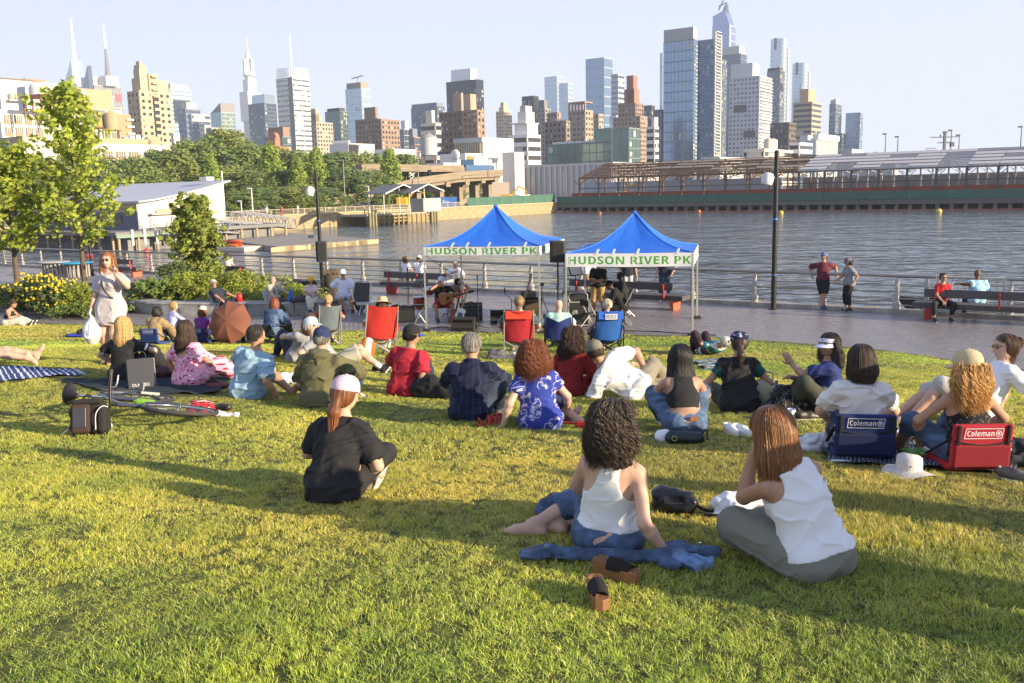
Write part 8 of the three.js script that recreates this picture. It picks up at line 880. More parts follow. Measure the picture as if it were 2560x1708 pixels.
const rack=thing('flight_case','black flight case rack with silver edges under the right tent','flight case',Q(1444,815),headingTurn(176));part(rack,'case',G.rbox(0,.4,0,.6,.7,.55,.02),BLK);for(const x of[-.3,.3])for(const z of[-.275,.275])part(rack,'edge',G.box(x,.4,z,.035,.72,.035),ALU);part(rack,'edge',[G.box(0,.75,.275,.6,.03,.035),G.box(0,.06,.275,.6,.03,.035)],ALU);part(rack,'latch',G.rbox(-.12,.45,.285,.16,.12,.02,.01),ALU);for(let i=0;i<4;i++)part(rack,'caster',G.cyl(V(i%2?.22:-.22,.03,i>1?.2:-.2),V(i%2?.26:-.18,.03,i>1?.2:-.2),.035),BLK);
const mixr=thing('mixer_case','small black mixer in an open silver edged case on the rack','mixer',Q(1444,815).setY(.76),headingTurn(176));part(mixr,'case',G.rbox(0,.12,0,.52,.24,.36,.02),BLK);part(mixr,'edge',G.tube([V(-.25,.02,.19),V(-.25,.22,.19),V(.25,.22,.19),V(.25,.02,.19)],.012,6,30,true),ALU);
const lit=thing('lidded_case','open road case with white edges by the seat wall end','flight case',Q(915,788),headingTurn(190));part(lit,'lid',G.rbox(-.1,.78,0,.5,.62,.08,.015,0,-.25),BLK);part(lit,'lid_edge',G.tube([V(-.36,.48,.06),V(-.36,1.08,-.09),V(.16,1.08,-.09),V(.16,.48,.06)],.022,6,40,true),ALU);part(lit,'tray',G.rbox(.2,.42,.1,.8,.1,.5,.02),ALU);part(lit,'leg',[G.cyl(V(-.15,0,.3),V(-.1,.4,.1),.02),G.cyl(V(.5,0,.3),V(.45,.4,.1),.02),G.cyl(V(.5,0,-.1),V(.45,.4,0),.02),G.cyl(V(-.15,0,-.1),V(-.1,.4,0),.02)],ALU);
const cam=thing('camera_tripod','small camera on a black tripod between the tents','tripod',Q(1356,812),0);for(let i=0;i<3;i++)part(cam,'leg',G.cyl(V(Math.cos(i*2.09+.4)*.35,0,Math.sin(i*2.09+.4)*.35),V(0,.85,0),.012),BLK);part(cam,'column',G.cyl(V(0,.7,0),V(0,1.15,0),.014),BLK);part(cam,'camera',[G.rbox(0,1.22,0,.13,.1,.07,.015),G.cyl(V(0,1.22,.03),V(0,1.22,.12),.035)],BLK);
const ms=thing('music_stand','music stand with white sheets at the right tent leg','music stand',Q(1440,806),headingTurn(160));part(ms,'pole',G.cyl(V(0,0,0),V(0,1.5,0),.012),BLKM);part(ms,'desk',G.box(0,1.6,0,.5,.34,.01,.3,-.4),BLKM);part(ms,'sheet_music',G.box(0,1.61,.012,.42,.3,.004,.3,-.4),mat(.75,.75,.76,.9));part(ms,'foot',[0,1,2].map((i)=>G.cyl(V(0,.12,0),V(Math.cos(i*2.09)*.25,0,Math.sin(i*2.09)*.25),.01)),BLKM);
const ms2=thing('music_stand','low silver music stand with white sheets beside the drums','music stand',Q(1124,785),headingTurn(190));part(ms2,'pole',G.cyl(V(0,0,0),V(0,.95,0),.01),ALU);part(ms2,'sheet_music',G.box(0,1.1,0,.34,.34,.01,.2,-.4,.3),mat(.72,.72,.74,.9));part(ms2,'foot',[0,1,2].map((i)=>G.cyl(V(0,.3,0),V(Math.cos(i*2.09)*.3,0,Math.sin(i*2.09)*.3),.008)),ALU);
const kb=thing('keyboard_stand','small black keyboard on crossed silver legs','keyboard',Q(1050,812),headingTurn(172));part(kb,'keyboard',G.rbox(0,.6,0,.5,.06,.25,.02),BLK);part(kb,'crossed_legs',[G.cyl(V(-.2,0,.05),V(.15,.57,.05),.012),G.cyl(V(.2,0,.05),V(-.15,.57,.05),.012),G.cyl(V(-.2,0,-.1),V(.2,0,-.1),.012)],ALU);
for(const[label,pts]of[['black cable running along the lawn edge',[[1120,826],[1180,829],[1250,832],[1300,830],[1340,826]]],['black cable looping before the monitors',[[1030,818],[1070,822],[1110,818],[1160,833]]],['black cable right of the stage chairs',[[1560,828],[1640,830],[1700,834],[1790,839]]]]){const c=thing('cable',label,'cable',[0,0,0],0,'stage cables');part(c,'cord',G.tube(pts.map(([u,v])=>Q(u,v).setY(.012)),.012,6,40),BLK);}
}
{const o=thing('blue_bag','blue cardboard carrier standing on the seat wall','bag',Q(724,790).add(V(0,.45,-.35)),.2);part(o,'body',G.ext([[-.1,0],[.1,0],[.09,.2],[.03,.42],[-.03,.42],[-.09,.2]],.12,.006),mat(.02,.14,.5,.5));
const r=thing('red_bottle','red flask beside the reclining navy sitter','bottle',Q(595,790).add(V(0,.45,-.3)),0);part(r,'body',G.lathe([[.001,0],[.1,.0],[.105,.2],[.07,.28],[.03,.3],[.03,.33],[.001,.33]],18),mat(.5,.02,.025,.35));
const j=thing('folded_jacket','striped dark jacket heaped on the seat wall','jacket',Q(752,790).add(V(0,.47,-.2)),.3);const pr=[cone([-.3,.05,0],[.28,.1,.05],.09,.11,.05),cone([-.1,.08,-.15],[.2,.14,-.12],.1,.1,.05)];part(j,'cloth',netMesh(fieldOf(pr,0,(x,y,z,d)=>d-.02*noise(x*14,y*22,z*14)),pr,.016,.06),cloth(.05,.05,.055));
const cb=thing('equipment_bag','black equipment bags heaped behind the seat wall','bag',Q(740,735),.2);const p2=[cone([-.5,.2,0],[.5,.25,0],.22,.26,.1),cone([.3,.3,-.2],[.7,.3,-.2],.2,.2,.1)];part(cb,'body',netMesh(fieldOf(p2,0,(x,y,z,d)=>d-.02*noise(x*8,y*12,z*8)),p2,.025,.06),cloth(.015,.015,.018));part(cb,'strap',G.tube([V(-.4,.4,.1),V(0,.6,.1),V(.4,.45,.1)],.02),BLK);
const bn=thing('litter_bin','dark litter bin with a bundled cover behind the yellow cap','bin',Q(828,736),0);part(bn,'barrel',G.lathe([[.001,0],[.3,0],[.33,.8],[.3,.82]],22),mat(.06,.05,.035,.8));const p3=[cone([-.25,.88,0],[.3,.9,0],.13,.11,.06)];part(bn,'cover',netMesh(fieldOf(p3,0,(x,y,z,d)=>d-.025*noise(x*16,y*16,z*16)),p3,.02,.06),cloth(.12,.08,.05));
const ns=thing('round_case','large rounded dark case at the end of the seat wall','case',Q(902,782),.2);part(ns,'shell',G.sph(0,.42,-.2,.42,22,.55,1.0,.9),mat(.05,.055,.06,.5));
const ch=thing('folding_frame_chair','light folding chair under the navy shirted sitter','chair',Q(556,787),headingTurn(118));part(ch,'seat',G.rbox(0,.36,0,.5,.03,.45,.01),BLK);part(ch,'backrest',G.rbox(0,.6,-.3,.5,.5,.02,.01,0,-.4),mat(.5,.5,.5,.7));part(ch,'leg',[1,-1].flatMap((s)=>[G.cyl(V(s*.25,0,.22),V(s*.25,.5,-.25),.012),G.cyl(V(s*.25,0,-.25),V(s*.25,.5,.2),.012)]),ALU);const ch2=copy(ch,'light folding chair under the beige tee and braces',Q(690,785),headingTurn(128));
for(const[label,u,v,c]of[['grey round picnic table behind the yellow flowers',138,689,[.4,.38,.34]],['round picnic table with a bright blue top',195,692,[.03,.3,.5]]]){const t=thing('picnic_table',label,'table',Q(u,v),0,'round picnic tables');part(t,'table_top',G.lathe([[.001,.78],[.82,.78],[.84,.75],[.82,.71],[.001,.71]],32),mat(...c,.6));const sl=new THREE.BoxGeometry(.09,.7,.03),sm=mat(.34,.32,.3,.7);for(let i=0;i<18;i++){const a=i/18*6.283,q=part(t,'slat',sl,sm);q.position.set(Math.cos(a)*.6,.36,Math.sin(a)*.6);q.rotation.y=-a+Math.PI/2;}}
}
// ---------- things on the grass ----------
const MASK=[];
function soft(name,label,cat,at,yaw,prims,m,o={}){const t=thing(name,label,cat,[0,0,0],0,o.group);o.world?(t.position.copy(at),t.rotation.y=headingTurn(yaw)):onSlope(t,at,yaw);const f=o.f??13;part(t,o.part??'body',planarUV(netMesh(fieldOf(prims,0,(x,y,z,d)=>Math.abs(d)>.06?d:d-(o.amp??.012)*(noise(x*f,y*f*1.6,z*f)+.5*noise(x*f*2.3,y*f*2,z*f*2.3))),prims,o.cell??.012,.04),0,0,(x,y,z)=>[x,z]),m);return t;}
function blanket(label,corners,m,name='blanket',tex=1,fringe){
const P=corners.map(([u,v])=>onLawn(u,v)),o=thing(name,label,'blanket'),n=26,pos=[],uv=[],idx=[];const c0=P[0];o.position.copy(c0);
const W=P[0].distanceTo(P[1]),H=P[0].distanceTo(P[3]);for(let i=0;i<=n;i++)for(let j=0;j<=n;j++){const u=i/n,v=j/n,e=.03*noise(u*9,v*9,5)*(Math.min(u,v,1-u,1-v)<.06?1.6:.4);const x=mix(mix(P[0].x,P[1].x,u),mix(P[3].x,P[2].x,u),v)+e,z=mix(mix(P[0].z,P[1].z,u),mix(P[3].z,P[2].z,u),v)+e,y=lawnY(x,z)+.035+.018*noise(x*7,2,z*7)+.012*(1-2*Math.abs(noise(x*4+3,8,z*5)));pos.push(x-c0.x,y-c0.y,z-c0.z);uv.push(u*W/tex,v*H/tex);if(i%2===0&&j%2===0)MASK.push([x,z,.085]);if(i<n&&j<n){const k=i*(n+1)+j;idx.push(k,k+1,k+n+1,k+1,k+n+2,k+n+1);}}
const g=new THREE.BufferGeometry();g.setAttribute('position',new THREE.Float32BufferAttribute(pos,3));g.setAttribute('uv',new THREE.Float32BufferAttribute(uv,2));g.setIndex(idx);g.computeVertexNormals();part(o,'cloth',g,m);
if(fringe){const f=[];for(let i=0;i<26;i++){const u=i/25,x=mix(P[1].x,P[2].x,u),z=mix(P[1].z,P[2].z,u);f.push(G.cyl(V(x-c0.x,lawnY(x,z)+.05-c0.y,z-c0.z),V(x+.06+.02*Math.sin(i*3)-c0.x,lawnY(x,z)+.035-c0.y,z+.02*Math.cos(i*5)-c0.z),.004,.003,4));}part(o,'fringe',f,fringe);}return o;
}
const stripes=(a,b,n)=>canvasTex(128,128,(c,w)=>{c.fillStyle=a;c.fillRect(0,0,w,w);c.fillStyle=b;for(let i=0;i<n;i++)c.fillRect(i*w/n,0,w/n/2.2,w);});
const plaid=canvasTex(256,256,(c,w)=>{c.fillStyle='#0d1a1f';c.fillRect(0,0,w,w);for(const[col,k,t]of[['rgba(20,60,52,.8)',5,22],['rgba(110,24,30,.55)',3,5],['rgba(20,36,74,.7)',4,14]]){c.fillStyle=col;for(let i=0;i<k;i++){c.fillRect(i*w/k+9,0,t,w);c.fillRect(0,i*w/k+9,w,t);}}});
const towelTex=canvasTex(256,256,(c,w)=>{c.fillStyle='#20315f';c.fillRect(0,0,w,w);c.fillStyle='#ccd2e0';for(let i=0;i<7;i++)c.fillRect(i*36,0,i%3?9:16,w);c.fillStyle='#6d86c0';for(let i=0;i<4;i++)c.fillRect(0,i*64,w,5);});
const bm=(t)=>mat(1,1,1,.95,{map:t,bumpMap:weave,bumpScale:.002,side:THREE.DoubleSide});
blanket('dark tartan blanket under the black polo and pink dress',[[150,955],[575,950],[540,990],[300,992]],bm(plaid),'blanket',.5);
blanket('navy and white striped towel with fringe at the left edge',[[-160,915],[178,928],[205,942],[-160,968]],bm(towelTex),'towel',.8,mat(.7,.72,.78,.9));
blanket('blue mat with dark clothes left of the standing person',[[172,838],[300,838],[300,846],[166,845]],cloth(.02,.04,.35),'mat');
blanket('dark striped blanket between the two low logo chairs',[[2060,1100],[2470,1090],[2560,1195],[2060,1160]],bm(stripes('#1c2436','#737a86',14)),'blanket',.5);
blanket('multicoloured striped towel under the lying person',[[1740,905],[1840,898],[1850,922],[1760,928]],bm(TEX.colourStripe),'towel',.6);
soft('dark_clothes','heap of black clothes on the blue mat','clothes',L(225,840),0,[cone([-.3,.06,0],[.25,.08,0],.08,.12,.05),cone([.05,.12,0],[.2,.16,.02],.1,.07,.04)],cloth(.015,.015,.018),{amp:.03,cell:.018});
{const p=atDepth(574,806,-L(575,860).z-.62),o=thing('umbrella','brown umbrella held open with its top towards the camera','umbrella',p),m=mat(.19,.068,.038,.8,{side:THREE.DoubleSide,bumpMap:weave,bumpScale:.001}),R=.56,n=8,H=.27;o.rotation.set(1.18,.12,.16);
for(let i=0;i<n;i++){const a0=i/n*6.283,a1=(i+1)/n*6.283,pos=[],idx=[],K=8;for(let k=0;k<=K;k++)for(let j=0;j<=4;j++){const t=k/K,u=j/4,rr=R*Math.sin(t*1.25)/Math.sin(1.25),x=mix(Math.cos(a0),Math.cos(a1),u)*rr,z=mix(Math.sin(a0),Math.sin(a1),u)*rr,y=H*Math.cos(t*1.42)-.02*Math.sin(Math.PI*u)*t-H*.15;pos.push(x,y,z);if(k<K&&j<4){const q=k*5+j;idx.push(q,q+1,q+5,q+1,q+6,q+5);}}const g=new THREE.BufferGeometry();g.setAttribute('position',new THREE.Float32BufferAttribute(pos,3));g.setIndex(idx);g.computeVertexNormals();part(o,'canopy_panel',g,m);part(o,'rib',G.tube([0,.35,.7,1].map((t)=>{const rr=R*Math.sin(t*1.25)/Math.sin(1.25);return V(Math.cos(a0)*rr,H*Math.cos(t*1.42)-H*.15-.008,Math.sin(a0)*rr);}),.004,5),BLKM);}part(o,'shaft',G.cyl(V(0,-.55,0),V(0,H*.95,0),.008),BLKM);part(o,'tip',G.cyl(V(0,H*.82,0),V(0,H*.82+.05,0),.009,.005),BLK);part(o,'handle',G.cyl(V(0,-.66,0),V(0,-.53,0),.017),mat(.12,.05,.03,.5));}
soft('backpack','black backpack lying behind the red tee','backpack',L(1082,998),20,[cone([-.2,.1,0],[.18,.12,.05],.12,.14,.06),cone([0,.2,.02],[.12,.2,.05],.1,.1,.05)],cloth(.014,.014,.016),{amp:.018});
{const o=soft('handbag','black leather handbag on the grass right of the white racerback','handbag',L(1690,1288),24,[cone([-.08,.07,0],[.1,.075,.02],.062,.075,.04),cone([-.09,.12,0],[.1,.14,.02],.035,.042,.05)],lea(.012,.014,.02,.35),{amp:.014,cell:.007});part(o,'strap',G.tube([V(-.1,.1,0),V(-.18,.05,.02),V(-.28,.045,.0),V(-.3,.04,-.06),V(-.2,.04,-.06)],.011,6,30),lea(.012,.013,.017));part(o,'zip',G.tube([V(-.06,.1,-.068),V(.06,.095,-.07)],.002),mat(.25,.2,.1,.4,{metalness:.8}));}
{const o=soft('crossbody_bag','dark green crossbody bag behind the blue jeans','handbag',L(1712,1112),5,[cone([-.12,.06,0],[.12,.065,0],.06,.065,.03)],lea(.012,.02,.02,.4),{amp:.004,cell:.009});part(o,'buckle',G.tor(.1,.07,-.075,.022,.004),mat(.5,.42,.2,.3,{metalness:.8}));part(o,'strap',G.tube([V(-.13,.08,0),V(-.19,.14,-.02),V(-.2,.06,-.06)],.012),lea(.012,.02,.02));}
function shoe(name,label,at,yaw,m,sole,L0=.26,group,tip=0){const o=thing(name,label,'shoe',[0,0,0],0,group);onSlope(o,at,yaw);o.rotateZ(tip);const up=[cone([0,.055,-.09],[0,.05,.02],.042,.044,.03),cone([0,.05,.02],[0,.035,.12],.044,.036,.03),cone([0,.075,-.09],[0,.085,-.06],.036,.03,.03)],f=fieldOf(up),hole=cone([0,.1,-.085],[0,.11,-.03],.03,.026,.01),g=netMesh((x,y,z)=>Math.max(f(x,y,z),-coneDist(hole,x,y,z)),up,.006,.02);part(o,'upper',g,m);const sp=[cone([0,.012,-.1],[0,.012,.03],.04,.046,.02,[0,1,0,2.6]),cone([0,.012,.03],[0,.012,.135],.046,.034,.02,[0,1,0,2.6])];part(o,'sole',netMesh(fieldOf(sp),sp,.007,.02),sole);part(o,'laces',[0,1,2].map((i)=>G.cyl(V(-.025,.085-i*.006,.0+i*.025),V(.025,.085-i*.006,.0+i*.025),.004,.004,5)),mat(.6,.6,.6,.9));return o;}
shoe('sneaker','left one of the white sneakers standing on the grass',L(1828,1086),172,M.shoeW,M.sole,.26,'pair of white sneakers');shoe('sneaker','right one of the white sneakers standing on the grass',L(1855,1088),160,M.shoeW,M.sole,.26,'pair of white sneakers');shoe('sneaker','dark orange trimmed sneaker beside the red helmet',L(556,1030),-60,lea(.03,.022,.02),lea(.5,.25,.1));shoe('sneaker','black sneaker with a white sole in front of the bag heap',L(2020,1052),80,lea(.045,.036,.028),M.sole);shoe('sneaker','grey sandal like shoe at the right picture edge',L(2535,1205),150,lea(.1,.09,.08),M.sole);
function clog(label,at,yaw){const o=thing('clog',label,'shoe',[0,0,0],0,'pair of dark platform clogs');onSlope(o,at,yaw);o.translateY(.02);const wood=mat(.21,.095,.035,.65,{bumpMap:concrete,bumpScale:.001}),sole=G.ext([[-.036,-.12],[-.04,-.08],[-.034,0],[-.045,.08],[-.03,.13],[0,.14],[.035,.12],[.045,.06],[.034,0],[.038,-.08],[.034,-.12],[0,-.132]],.05,.004).rotateX(Math.PI/2);const p=sole.attributes.position;for(let i=0;i<p.count;i++){const z=p.getZ(i),heel=smooth(.02,-.06,z);p.setY(i,p.getY(i)+.055+(p.getY(i)>-.02?heel*.03:0));}sole.computeVertexNormals();part(o,'platform',sole,wood);const band=[];for(let i=0;i<=10;i++){const a=i/10*Math.PI;band.push([Math.cos(a)*.047,.05+Math.sin(a)*.055]);}const pos=[],idx=[];for(const q of[0,1])for(let i=0;i<=10;i++)for(const z of[.0,.06,.13])pos.push(band[i][0]*(1-q*.1)*(z>.1?.86:1.04),.05+(band[i][1]-.05)*(1-q*.08)*(z>.1?.62:1.1),z-.035);for(const q of[0,1])for(let i=0;i<10;i++)for(let k=0;k<2;k++){const a=q*33+i*3+k;idx.push(a,a+1,a+3,a+1,a+4,a+3);}const g=new THREE.BufferGeometry();g.setAttribute('position',new THREE.Float32BufferAttribute(pos,3));g.setIndex(idx);g.computeVertexNormals();part(o,'strap',g,mat(.012,.010,.009,.95,{side:THREE.DoubleSide}));part(o,'insole',G.rbox(0,.058,-.03,.06,.008,.16,.004,0,-.12),mat(.07,.035,.025,.8));return o;}
clog('nearer dark platform clog pointing at the camera',L(1495,1510),176);clog('farther dark platform clog lying sideways',L(1540,1452),128);
function sandals(label,at,yaw,c){const o=thing('sandal',label,'shoe',[0,0,0],0,'red sandals');onSlope(o,at,yaw);const m=lea(...c);part(o,'sole',G.rbox(0,.03,0,.09,.025,.26,.012),m);part(o,'strap',[G.tube([V(-.045,.04,.06),V(0,.095,.07),V(.045,.04,.06)],.013),G.tube([V(-.045,.04,-.01),V(0,.1,.0),V(.045,.04,-.01)],.013),G.tube([V(-.045,.04,-.09),V(0,.1,-.12),V(.045,.04,-.09)],.011)],m);}
sandals('red strappy sandal nearer the navy shirt',L(1222,1068),60,[.42,.03,.015]);sandals('red strappy sandal behind, against the blue floral top',L(1240,1058),40,[.36,.015,.02]);
{const o=soft('pouch','red drawstring pouch on the grass right of the blue floral top','bag',L(1470,1076),30,[cone([-.1,.04,0],[.1,.05,0],.05,.045,.03)],cloth(.42,.02,.012),{amp:.012,cell:.009});part(o,'strap',G.tube([V(.1,.05,0),V(.2,.05,.05),V(.3,.06,.03)],.008),cloth(.36,.02,.012));}
soft('leather_pouch','dark red shoes tucked behind the light blue tee','shoes',L(545,972),0,[cone([-.12,.04,0],[.12,.04,0],.045,.045,.03)],lea(.14,.02,.02),{amp:.008});soft('red_handbag','dark red leather bag between the black polo and pink dress','handbag',L(402,950),0,[cone([-.08,.1,0],[.08,.1,0],.1,.1,.04)],lea(.06,.012,.014),{amp:.008});
{const p=L(355,972),o=thing('shopping_bag','dark navy shopping bag with white lettering beside the black polo','shopping bag',[0,0,0]);onSlope(o,p,0);o.rotateY(.5);o.rotateX(.16);const t=canvasTex(512,640,(c,w,h)=>{c.fillStyle='#151a2e';c.fillRect(0,0,w,h);c.fillStyle='#d4d6de';c.font='84px sans-serif';c.fillText('OLAPLEX',60,590,400);}),nv=mat(.012,.014,.032,.5);part(o,'body',G.box(0,.2,0,.34,.4,.13),nv);part(o,'front_print',G.quad(V(.168,.004,-.0665),V(-.168,.004,-.0665),V(-.168,.396,-.0665),V(.168,.396,-.0665)),mat(1,1,1,.5,{map:t,side:THREE.DoubleSide}));part(o,'white_side',G.box(-.1725,.2,0,.004,.395,.126),mat(.62,.63,.66,.6));part(o,'handle',G.tube([V(-.08,.39,0),V(-.06,.48,0),V(.06,.48,0),V(.08,.39,0)],.005),nv);}
{const q=LADY,p=atDepth(228,800,-q.z-.1),o=thing('plastic_bag','white plastic bag with a round tub hanging from the standing person hand','bag',[p.x,p.y-.25,p.z]);const pr=[cone([0,.02,0],[0,.1,0],.13,.13,.05),cone([0,.1,0],[.01,.3,0],.13,.03,.05)];part(o,'bag',netMesh(fieldOf(pr,0,(x,y,z,d)=>Math.abs(d)>.05?d:d-.012*noise(Math.atan2(x,z)*7,y*6,1)),pr,.012,.04),mat(.72,.74,.8,.5,{transmission:.25,thickness:0}));part(o,'tub',G.cyl(V(.02,-.08,.06),V(.03,.02,.1),.09,.1,20),mat(.6,.58,.52,.6));part(o,'handle',G.tube([V(.01,.28,0),V(-.01,.36,0),V(.02,.42,0)],.012),mat(.72,.74,.8,.5));}
soft('striped_tote','orange and white striped tote bag beside the sunlit red chair','bag',L(915,890),0,[cone([0,.12,-.02],[0,.2,.02],.17,.16,.05)],bm(stripes('#d9d2c0','#c8601a',5)),{amp:.008,cell:.02});
soft('grey_bag','grey bag and cable heap beside the red chair by the tents','bag',L(1262,900),0,[cone([-.2,.05,0],[.3,.05,0],.06,.06,.04),cone([.1,.09,.2],[.25,.1,.2],.12,.1,.04)],cloth(.1,.1,.11),{amp:.02,cell:.018});soft('red_chair_bag','dark red carry bag hanging behind the red chair','bag',L(1340,895),0,[cone([0,.1,0],[0,.28,0],.08,.05,.04)],cloth(.3,.015,.02),{cell:.018});
soft('blue_bag_heap','royal blue bag behind the white tee lying person','bag',L(1532,920),0,[cone([-.2,.08,0],[.2,.08,0],.09,.1,.05)],mat(.02,.045,.4,.4),{amp:.02,cell:.016});soft('beige_cloth','beige cloth beside the royal blue bag','cloth',L(1590,920),0,[cone([-.1,.05,0],[.12,.05,0],.06,.07,.05)],M.khaki,{amp:.02,cell:.016});
{const o=soft('tote_bag','clear and blue patterned tote standing behind the waistcoat','bag',L(1915,1028),0,[cone([-.05,.15,0],[.06,.27,0],.12,.09,.04,[0,0,1,2])],cloth(.42,.40,.28),{amp:.006,cell:.01});part(o,'blue_panel',G.rbox(-.08,.2,-.06,.035,.3,.02,.008,0,0,.15),cloth(.12,.2,.5));part(o,'handle',G.tube([V(-.06,.3,0),V(-.07,.42,0),V(.03,.43,0),V(.04,.32,0)],.01),cloth(.42,.4,.28));}
soft('bag_heap','heap of dark patterned bags and clothes beside the visor wearer','bag',L(1985,1040),0,[cone([-.18,.12,0],[.12,.14,0],.13,.15,.06),cone([.0,.22,.05],[.12,.24,.05],.1,.08,.05),cone([.16,.07,-.05],[.3,.06,.0],.1,.08,.05)],printed('darkFloral'),{amp:.03});{const o=thing('paper_sheet','bent sheet of pale paper on the dark bag heap','paper',L(1998,1036));o.translateY(.26);o.rotation.set(.5,.4,-.35);part(o,'sheet',G.box(0,0,0,.3,.004,.2),mat(.6,.6,.58,.7));}
{const o=thing('paper_cup','white cup with a blue rim in front of the dark bag heap','cup',L(1978,1052));part(o,'cup',G.lathe([[.001,.005],[.036,0],[.045,.125],[.042,.125],[.034,.01],[.001,.01]],20),mat(.72,.74,.78,.6));part(o,'rim',G.tor(0,.125,0,.044,.003,Math.PI/2),mat(.05,.1,.4,.5));}
soft('white_cloth','white plastic bag crumpled left of the navy low chair','bag',L(2062,1128),0,[cone([-.12,.05,0],[.12,.06,.03],.07,.09,.04)],mat(.72,.74,.78,.5,{transmission:.2,thickness:0}),{amp:.03,f:18});soft('white_jacket','crumpled white cloth in front of the sage trousers','cloth',L(1880,1300),0,[cone([-.16,.06,0],[.14,.07,.05],.07,.1,.05)],M.white,{amp:.03,f:16,cell:.01});
{const o=thing('sun_hat','off white bucket sun hat lying on the grass','hat',[0,0,0]);onSlope(o,L(2272,1190),0);o.translateY(.05);o.rotateZ(.04);const m=cloth(.62,.58,.55),cr=G.lathe([[.095,0],[.098,.05],[.09,.1],[.05,.118],[.001,.12]],28);const w=(g)=>{const p=g.attributes.position;for(let i=0;i<p.count;i++){const x=p.getX(i),y=p.getY(i),z=p.getZ(i),a=Math.atan2(x,z),r=Math.hypot(x,z);p.setXYZ(i,x*(1+.05*noise(a*3,y*20,2)),y+(r>.1?(r-.1)*.3*Math.sin(a*2+.7):.012*noise(x*30,z*30,1)),z);}g.computeVertexNormals();return g;};part(o,'crown',w(cr),m);part(o,'brim',w(G.lathe([[.094,.004],[.14,-.012],[.2,-.03],[.2,-.035],[.09,-.004]],36)),m);for(const a of[.3,2.4])part(o,'snap',G.sph(Math.sin(a)*.1,.04,-Math.cos(a)*.1,.006,8),BLK);}
{const o=thing('food_tub','clear plastic tub of cut fruit on the striped blanket','food box',L(2255,1128));o.translateY(.05);part(o,'tub',G.lathe([[.001,0],[.055,0],[.07,.075],[.066,.075],[.052,.006],[.001,.006]],22),mat(.8,.8,.8,.15,{transmission:.7,thickness:0}));part(o,'fruit',[0,1,2,3,4,5].map((i)=>G.rbox(Math.cos(i)*.025,.03+.01*(i%2),Math.sin(i*1.7)*.025,.03,.025,.03,.006,i)),mat(.5,.04,.05,.5));const l=thing('tub_lid','clear plastic lid leaning by the fruit tub','lid',L(2240,1112));l.translateY(.1);l.rotation.x=.9;part(l,'lid',G.rbox(0,0,0,.14,.01,.12,.005),mat(.75,.78,.8,.2,{transmission:.4,thickness:0}));const b=thing('green_box','bright green flat box on the striped blanket','box',L(2288,1150),.1);b.translateY(.06);part(b,'box',G.rbox(0,0,0,.2,.05,.14,.006),mat(.10,.36,.03,.5));const n=thing('napkin','white paper napkins beside the green box','napkin',L(2325,1148),.2);n.translateY(.07);part(n,'paper',G.rbox(0,0,0,.22,.012,.15,.004),mat(.72,.73,.75,.9));part(n,'top_sheet',G.box(-.05,.012,.02,.2,.004,.14,.4),mat(.72,.73,.75,.9));}
{const o=thing('red_cup','red plastic cup right of the red low chair','cup',L(2508,1178));o.translateY(.06);part(o,'cup',G.lathe([[.001,0],[.033,0],[.047,.12],[.044,.12],[.03,.006],[.001,.006]],20),mat(.40,.012,.02,.4));part(o,'rim',G.tor(0,.12,0,.046,.004,Math.PI/2),mat(.75,.75,.75,.5));soft('dark_bag','dark jacket and bag heaped right of the red low chair','bag',L(2505,1160),0,[cone([-.12,.1,0],[.1,.14,.1],.1,.12,.05),cone([.05,.05,-.1],[-.2,.04,-.15],.07,.06,.05)],cloth(.02,.025,.03),{amp:.025});}
soft('leaflet','folded leaflets on the grass left of the navy low chair','paper',L(2105,1160),0,[cone([-.07,.02,0],[.07,.02,.02],.022,.022,.01,[0,1,0,1.8])],mat(.6,.62,.66,.8),{amp:.004,cell:.008});soft('baseball_hat','white cap on the grass beside the crossbody bag','hat',L(1662,1106),0,[cone([0,.05,0],[.02,.05,.02],.075,.07,.03)],M.white,{amp:.008,cell:.01});soft('white_towel','white cloth beside the light blue tee shorts','cloth',L(728,960),0,[cone([-.1,.06,0],[.12,.07,0],.07,.08,.05)],M.white,{amp:.03,f:16});soft('white_socks','white socks beside the orange trimmed sneaker','socks',L(568,1046),0,[cone([-.1,.035,0],[.12,.04,.02],.03,.035,.03)],M.white,{amp:.018,f:20,cell:.009});
{const o=thing('denim_jacket','blue denim jacket stretched on the grass behind the denim skirt','jacket',[0,0,0]);onSlope(o,L(1545,1405),8);const S=.62,FY=[0,1,0,1.9],pr=[cone([.42,.05,.0],[.05,.045,-.03],.07,.062,.03,FY),cone([.05,.045,-.03],[-.28,.045,-.02],.062,.07,.03,FY),cone([-.3,.05,-.1],[-.32,.05,.1],.08,.075,.03,FY),cone([-.34,.045,.08],[-.52,.04,.1],.07,.06,.03,FY),cone([.42,.055,.01],[.5,.05,-.03],.075,.065,.03,FY)],wf=(x,y,z,d)=>Math.abs(d)>.06?d:d-.016/(1+70*noise(x*6+3,y*8,z*20)**2)-.014/(1+80*noise(x*13,y*9,z*9)**2)+.014;part(o,'cloth',planarUV(netMesh(fieldOf(pr,0,wf),pr,.008,.04),0,0,(x,y,z)=>[x,z+y]),denim(.95));const q=[cone([-.34,.07,-.1],[-.42,.05,-.14],.06,.04,.04),cone([-.42,.05,-.14],[-.5,.04,-.1],.04,.03,.04)];part(o,'cuff',planarUV(netMesh(fieldOf(q,0,wf),q,.008,.04),0,0,(x,y,z)=>[x,z+y]),denim(1.9),'pale faded inside-out cuff');part(o,'button',G.cyl(V(-.46,.085,.08),V(-.46,.095,.08),.009),CHROME);
const s2=soft('denim_sleeve','denim sleeve lying beyond the denim skirt','jacket',L(1442,1290),0,[cone([.2,.06,0],[-.05,.1,.02],.07,.09,.05)],denim(.8),{amp:.016,cell:.009});}
